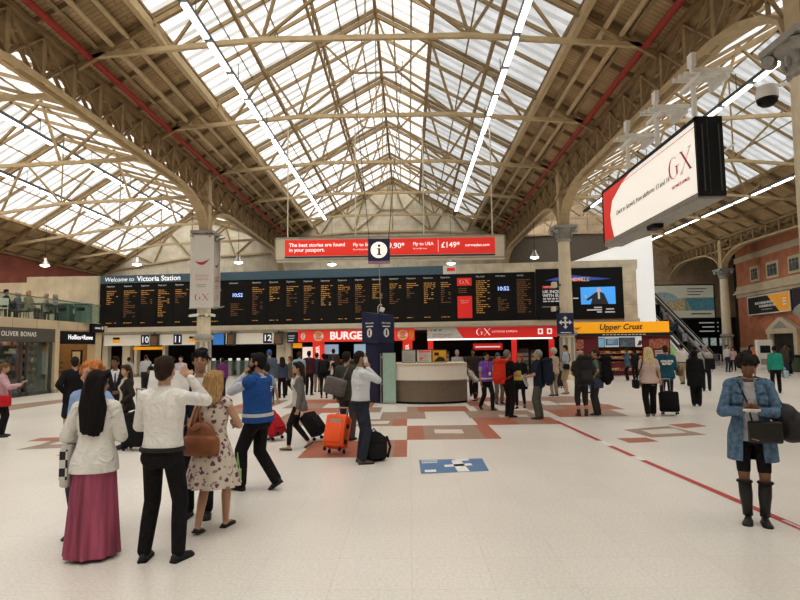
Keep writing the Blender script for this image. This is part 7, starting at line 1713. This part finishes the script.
# denim woman's things
pe = p56; s = pe.s
t = at_person('phone', 'phone held in both hands by the woman in denim', 'phone', pe); c = pe.TP((0.0, .335, 1.175)); MB().rbox(c, (.15 * s, .075 * s, .012), .005, 2, (R(25), 0, 0)).build('casing', M_white, t); MB().box(c + V((0, -.002, .0075)), (.125 * s, .06 * s, .001), (R(25), 0, 0)).build('screen', M_black, t)
t = at_person('handbag', 'black flap handbag with a gold corner hanging at the front of the denim jacket', 'handbag', pe); c = pe.TP((-.11, .215, .955)); MB().rbox(c, (.30 * s, .08 * s, .215 * s), .02, 2, (0, 0, R(14))).build('bag', mat('black_leather2', (.016, .015, .015), .35), t, True)
MB().rbox(c + V((0, .045, .02)), (.29 * s, .012, .16 * s), .005, 1, (0, 0, R(14))).build('flap', mat('black_leather2'), t); MB().bar(c + V((.12, .066, -.06)), c + V((.06, .068, -.075)), .012, .006).bar(c + V((.12, .066, -.06)), c + V((.125, .066, -.02)), .012, .006).build('gold_corner', mat('gold', (.6, .42, .15), .3, .8), t)
MB().tube([pe.TP(p) for p in ((-.02, .19, .97), (.03, .16, 1.25), (.09, .10, 1.43), (.11, 0, 1.47), (.08, -.10, 1.40), (-.1, -.16, 1.15), (-.26, -.06, .98), (-.31, .12, .97))], .009, 6).build('strap', mat('black_leather2'), t, True)
t = at_person('shoulder_bag', 'large slouchy black bag hanging from the left arm of the woman in denim', 'handbag', pe); bb = MB(); bb.ell(pe.TP((-.35, -.02, 1.0)), (.15 * s, .17 * s, .17 * s)); bb.ell(pe.TP((-.30, 0, 1.10)), (.12 * s, .15 * s, .13 * s)); bb.ell(pe.TP((-.39, 0, .95)), (.11 * s, .14 * s, .11 * s)); blob('bag', bb, mat('soft_black', (.02, .019, .021), .6, bump=.4), t, .01, 3)
for dy in (-.05, .06): MB().tube([pe.TP(p) for p in ((-.30, dy, 1.18), (-.24, dy * .8, 1.28), (-.19, dy * .5, 1.43), (-.15, dy * .3, 1.47))], .014, 6).build('strap', mat('soft_black'), t, True)
# jacket details and boot tops
for q in (1, -1):
    mb = MB(); mb.add([pe.TP((q * .055, .06, 1.475)), pe.TP((q * .10, .02, 1.475)), pe.TP((q * .15, .115, 1.36)), pe.TP((q * .075, .155, 1.33)), pe.TP((q * .05, .13, 1.40))], [(0, 1, 2, 3, 4)]); mb.build('lapel', M_denim, pe.jacket)
    MB().tube([pe.knee[q] * s + V((.064 * math.cos(a) * s, .064 * math.sin(a) * s, -.06)) for a in [2 * PI * i / 16 for i in range(17)]], .012, 6).build('boot_cuff', M_black, pe.t)
    mb = MB(); mb.box(pe.TP((q * .115, .165, 1.27)), (.085 * s, .012, .075 * s), (0, 0, -q * .35)); mb.build('chest_pocket', M_denim, pe.jacket)
MB().tube([pe.TP((.05 * math.cos(a), -.0 + .05 * math.sin(a) + .01, 1.475 + .01 * math.cos(a))) for a in [2 * PI * i / 18 for i in range(19)]], .008, 6).build('necklace', M_steelb, pe.t)
# ------------------------------------------------------------------ light
w = bpy.data.worlds.new('sky'); bpy.context.scene.world = w; w.use_nodes = True
nt = w.node_tree; bg = nt.nodes['Background']
tc = nt.nodes.new('ShaderNodeTexCoord'); sp = nt.nodes.new('ShaderNodeSeparateXYZ'); rp = nt.nodes.new('ShaderNodeValToRGB')
nt.links.new(tc.outputs['Generated'], sp.inputs[0]); nt.links.new(sp.outputs['Z'], rp.inputs['Fac'])
rp.color_ramp.elements[0].position = .0; rp.color_ramp.elements[0].color = (.97, .98, 1, 1); rp.color_ramp.elements[1].position = .8; rp.color_ramp.elements[1].color = (1, .985, .95, 1)
nt.links.new(rp.outputs['Color'], bg.inputs['Color']); bg.inputs['Strength'].default_value = 1.85
sun = bpy.data.lights.new('sun', 'SUN'); sun.energy = 6.6; sun.angle = R(85); sun.color = (1, .95, .86)
so = bpy.data.objects.new('sun', sun); C.objects.link(so); so.rotation_euler = (R(18), R(26), 0); so.location = (6, 0, 40)
sc = bpy.context.scene
sc.view_settings.view_transform = 'Standard'; sc.view_settings.look = 'None'; sc.view_settings.exposure = 0.13; sc.view_settings.gamma = 0.91
sc.cycles.use_denoising = True; sc.cycles.max_bounces = 8; sc.cycles.diffuse_bounces = 5; sc.cycles.transparent_max_bounces = 12; sc.cycles.sample_clamp_indirect = 6

for x_, y_, e_ in ((-16.6, 19.2, 25), (-16.6, 22.6, 25), (-16.9, 26.0, 35)):  # fill lights added to brighten the shop interiors
    la_ = bpy.data.lights.new('shop_fill', 'POINT'); la_.energy = e_; la_.color = (1, .78, .5); la_.shadow_soft_size = .15
    lo_ = bpy.data.objects.new('shop_fill', la_); C.objects.link(lo_); lo_.location = (x_, y_, 2.35)
bake_texts()
bake_all()
bpy.context.view_layer.update()
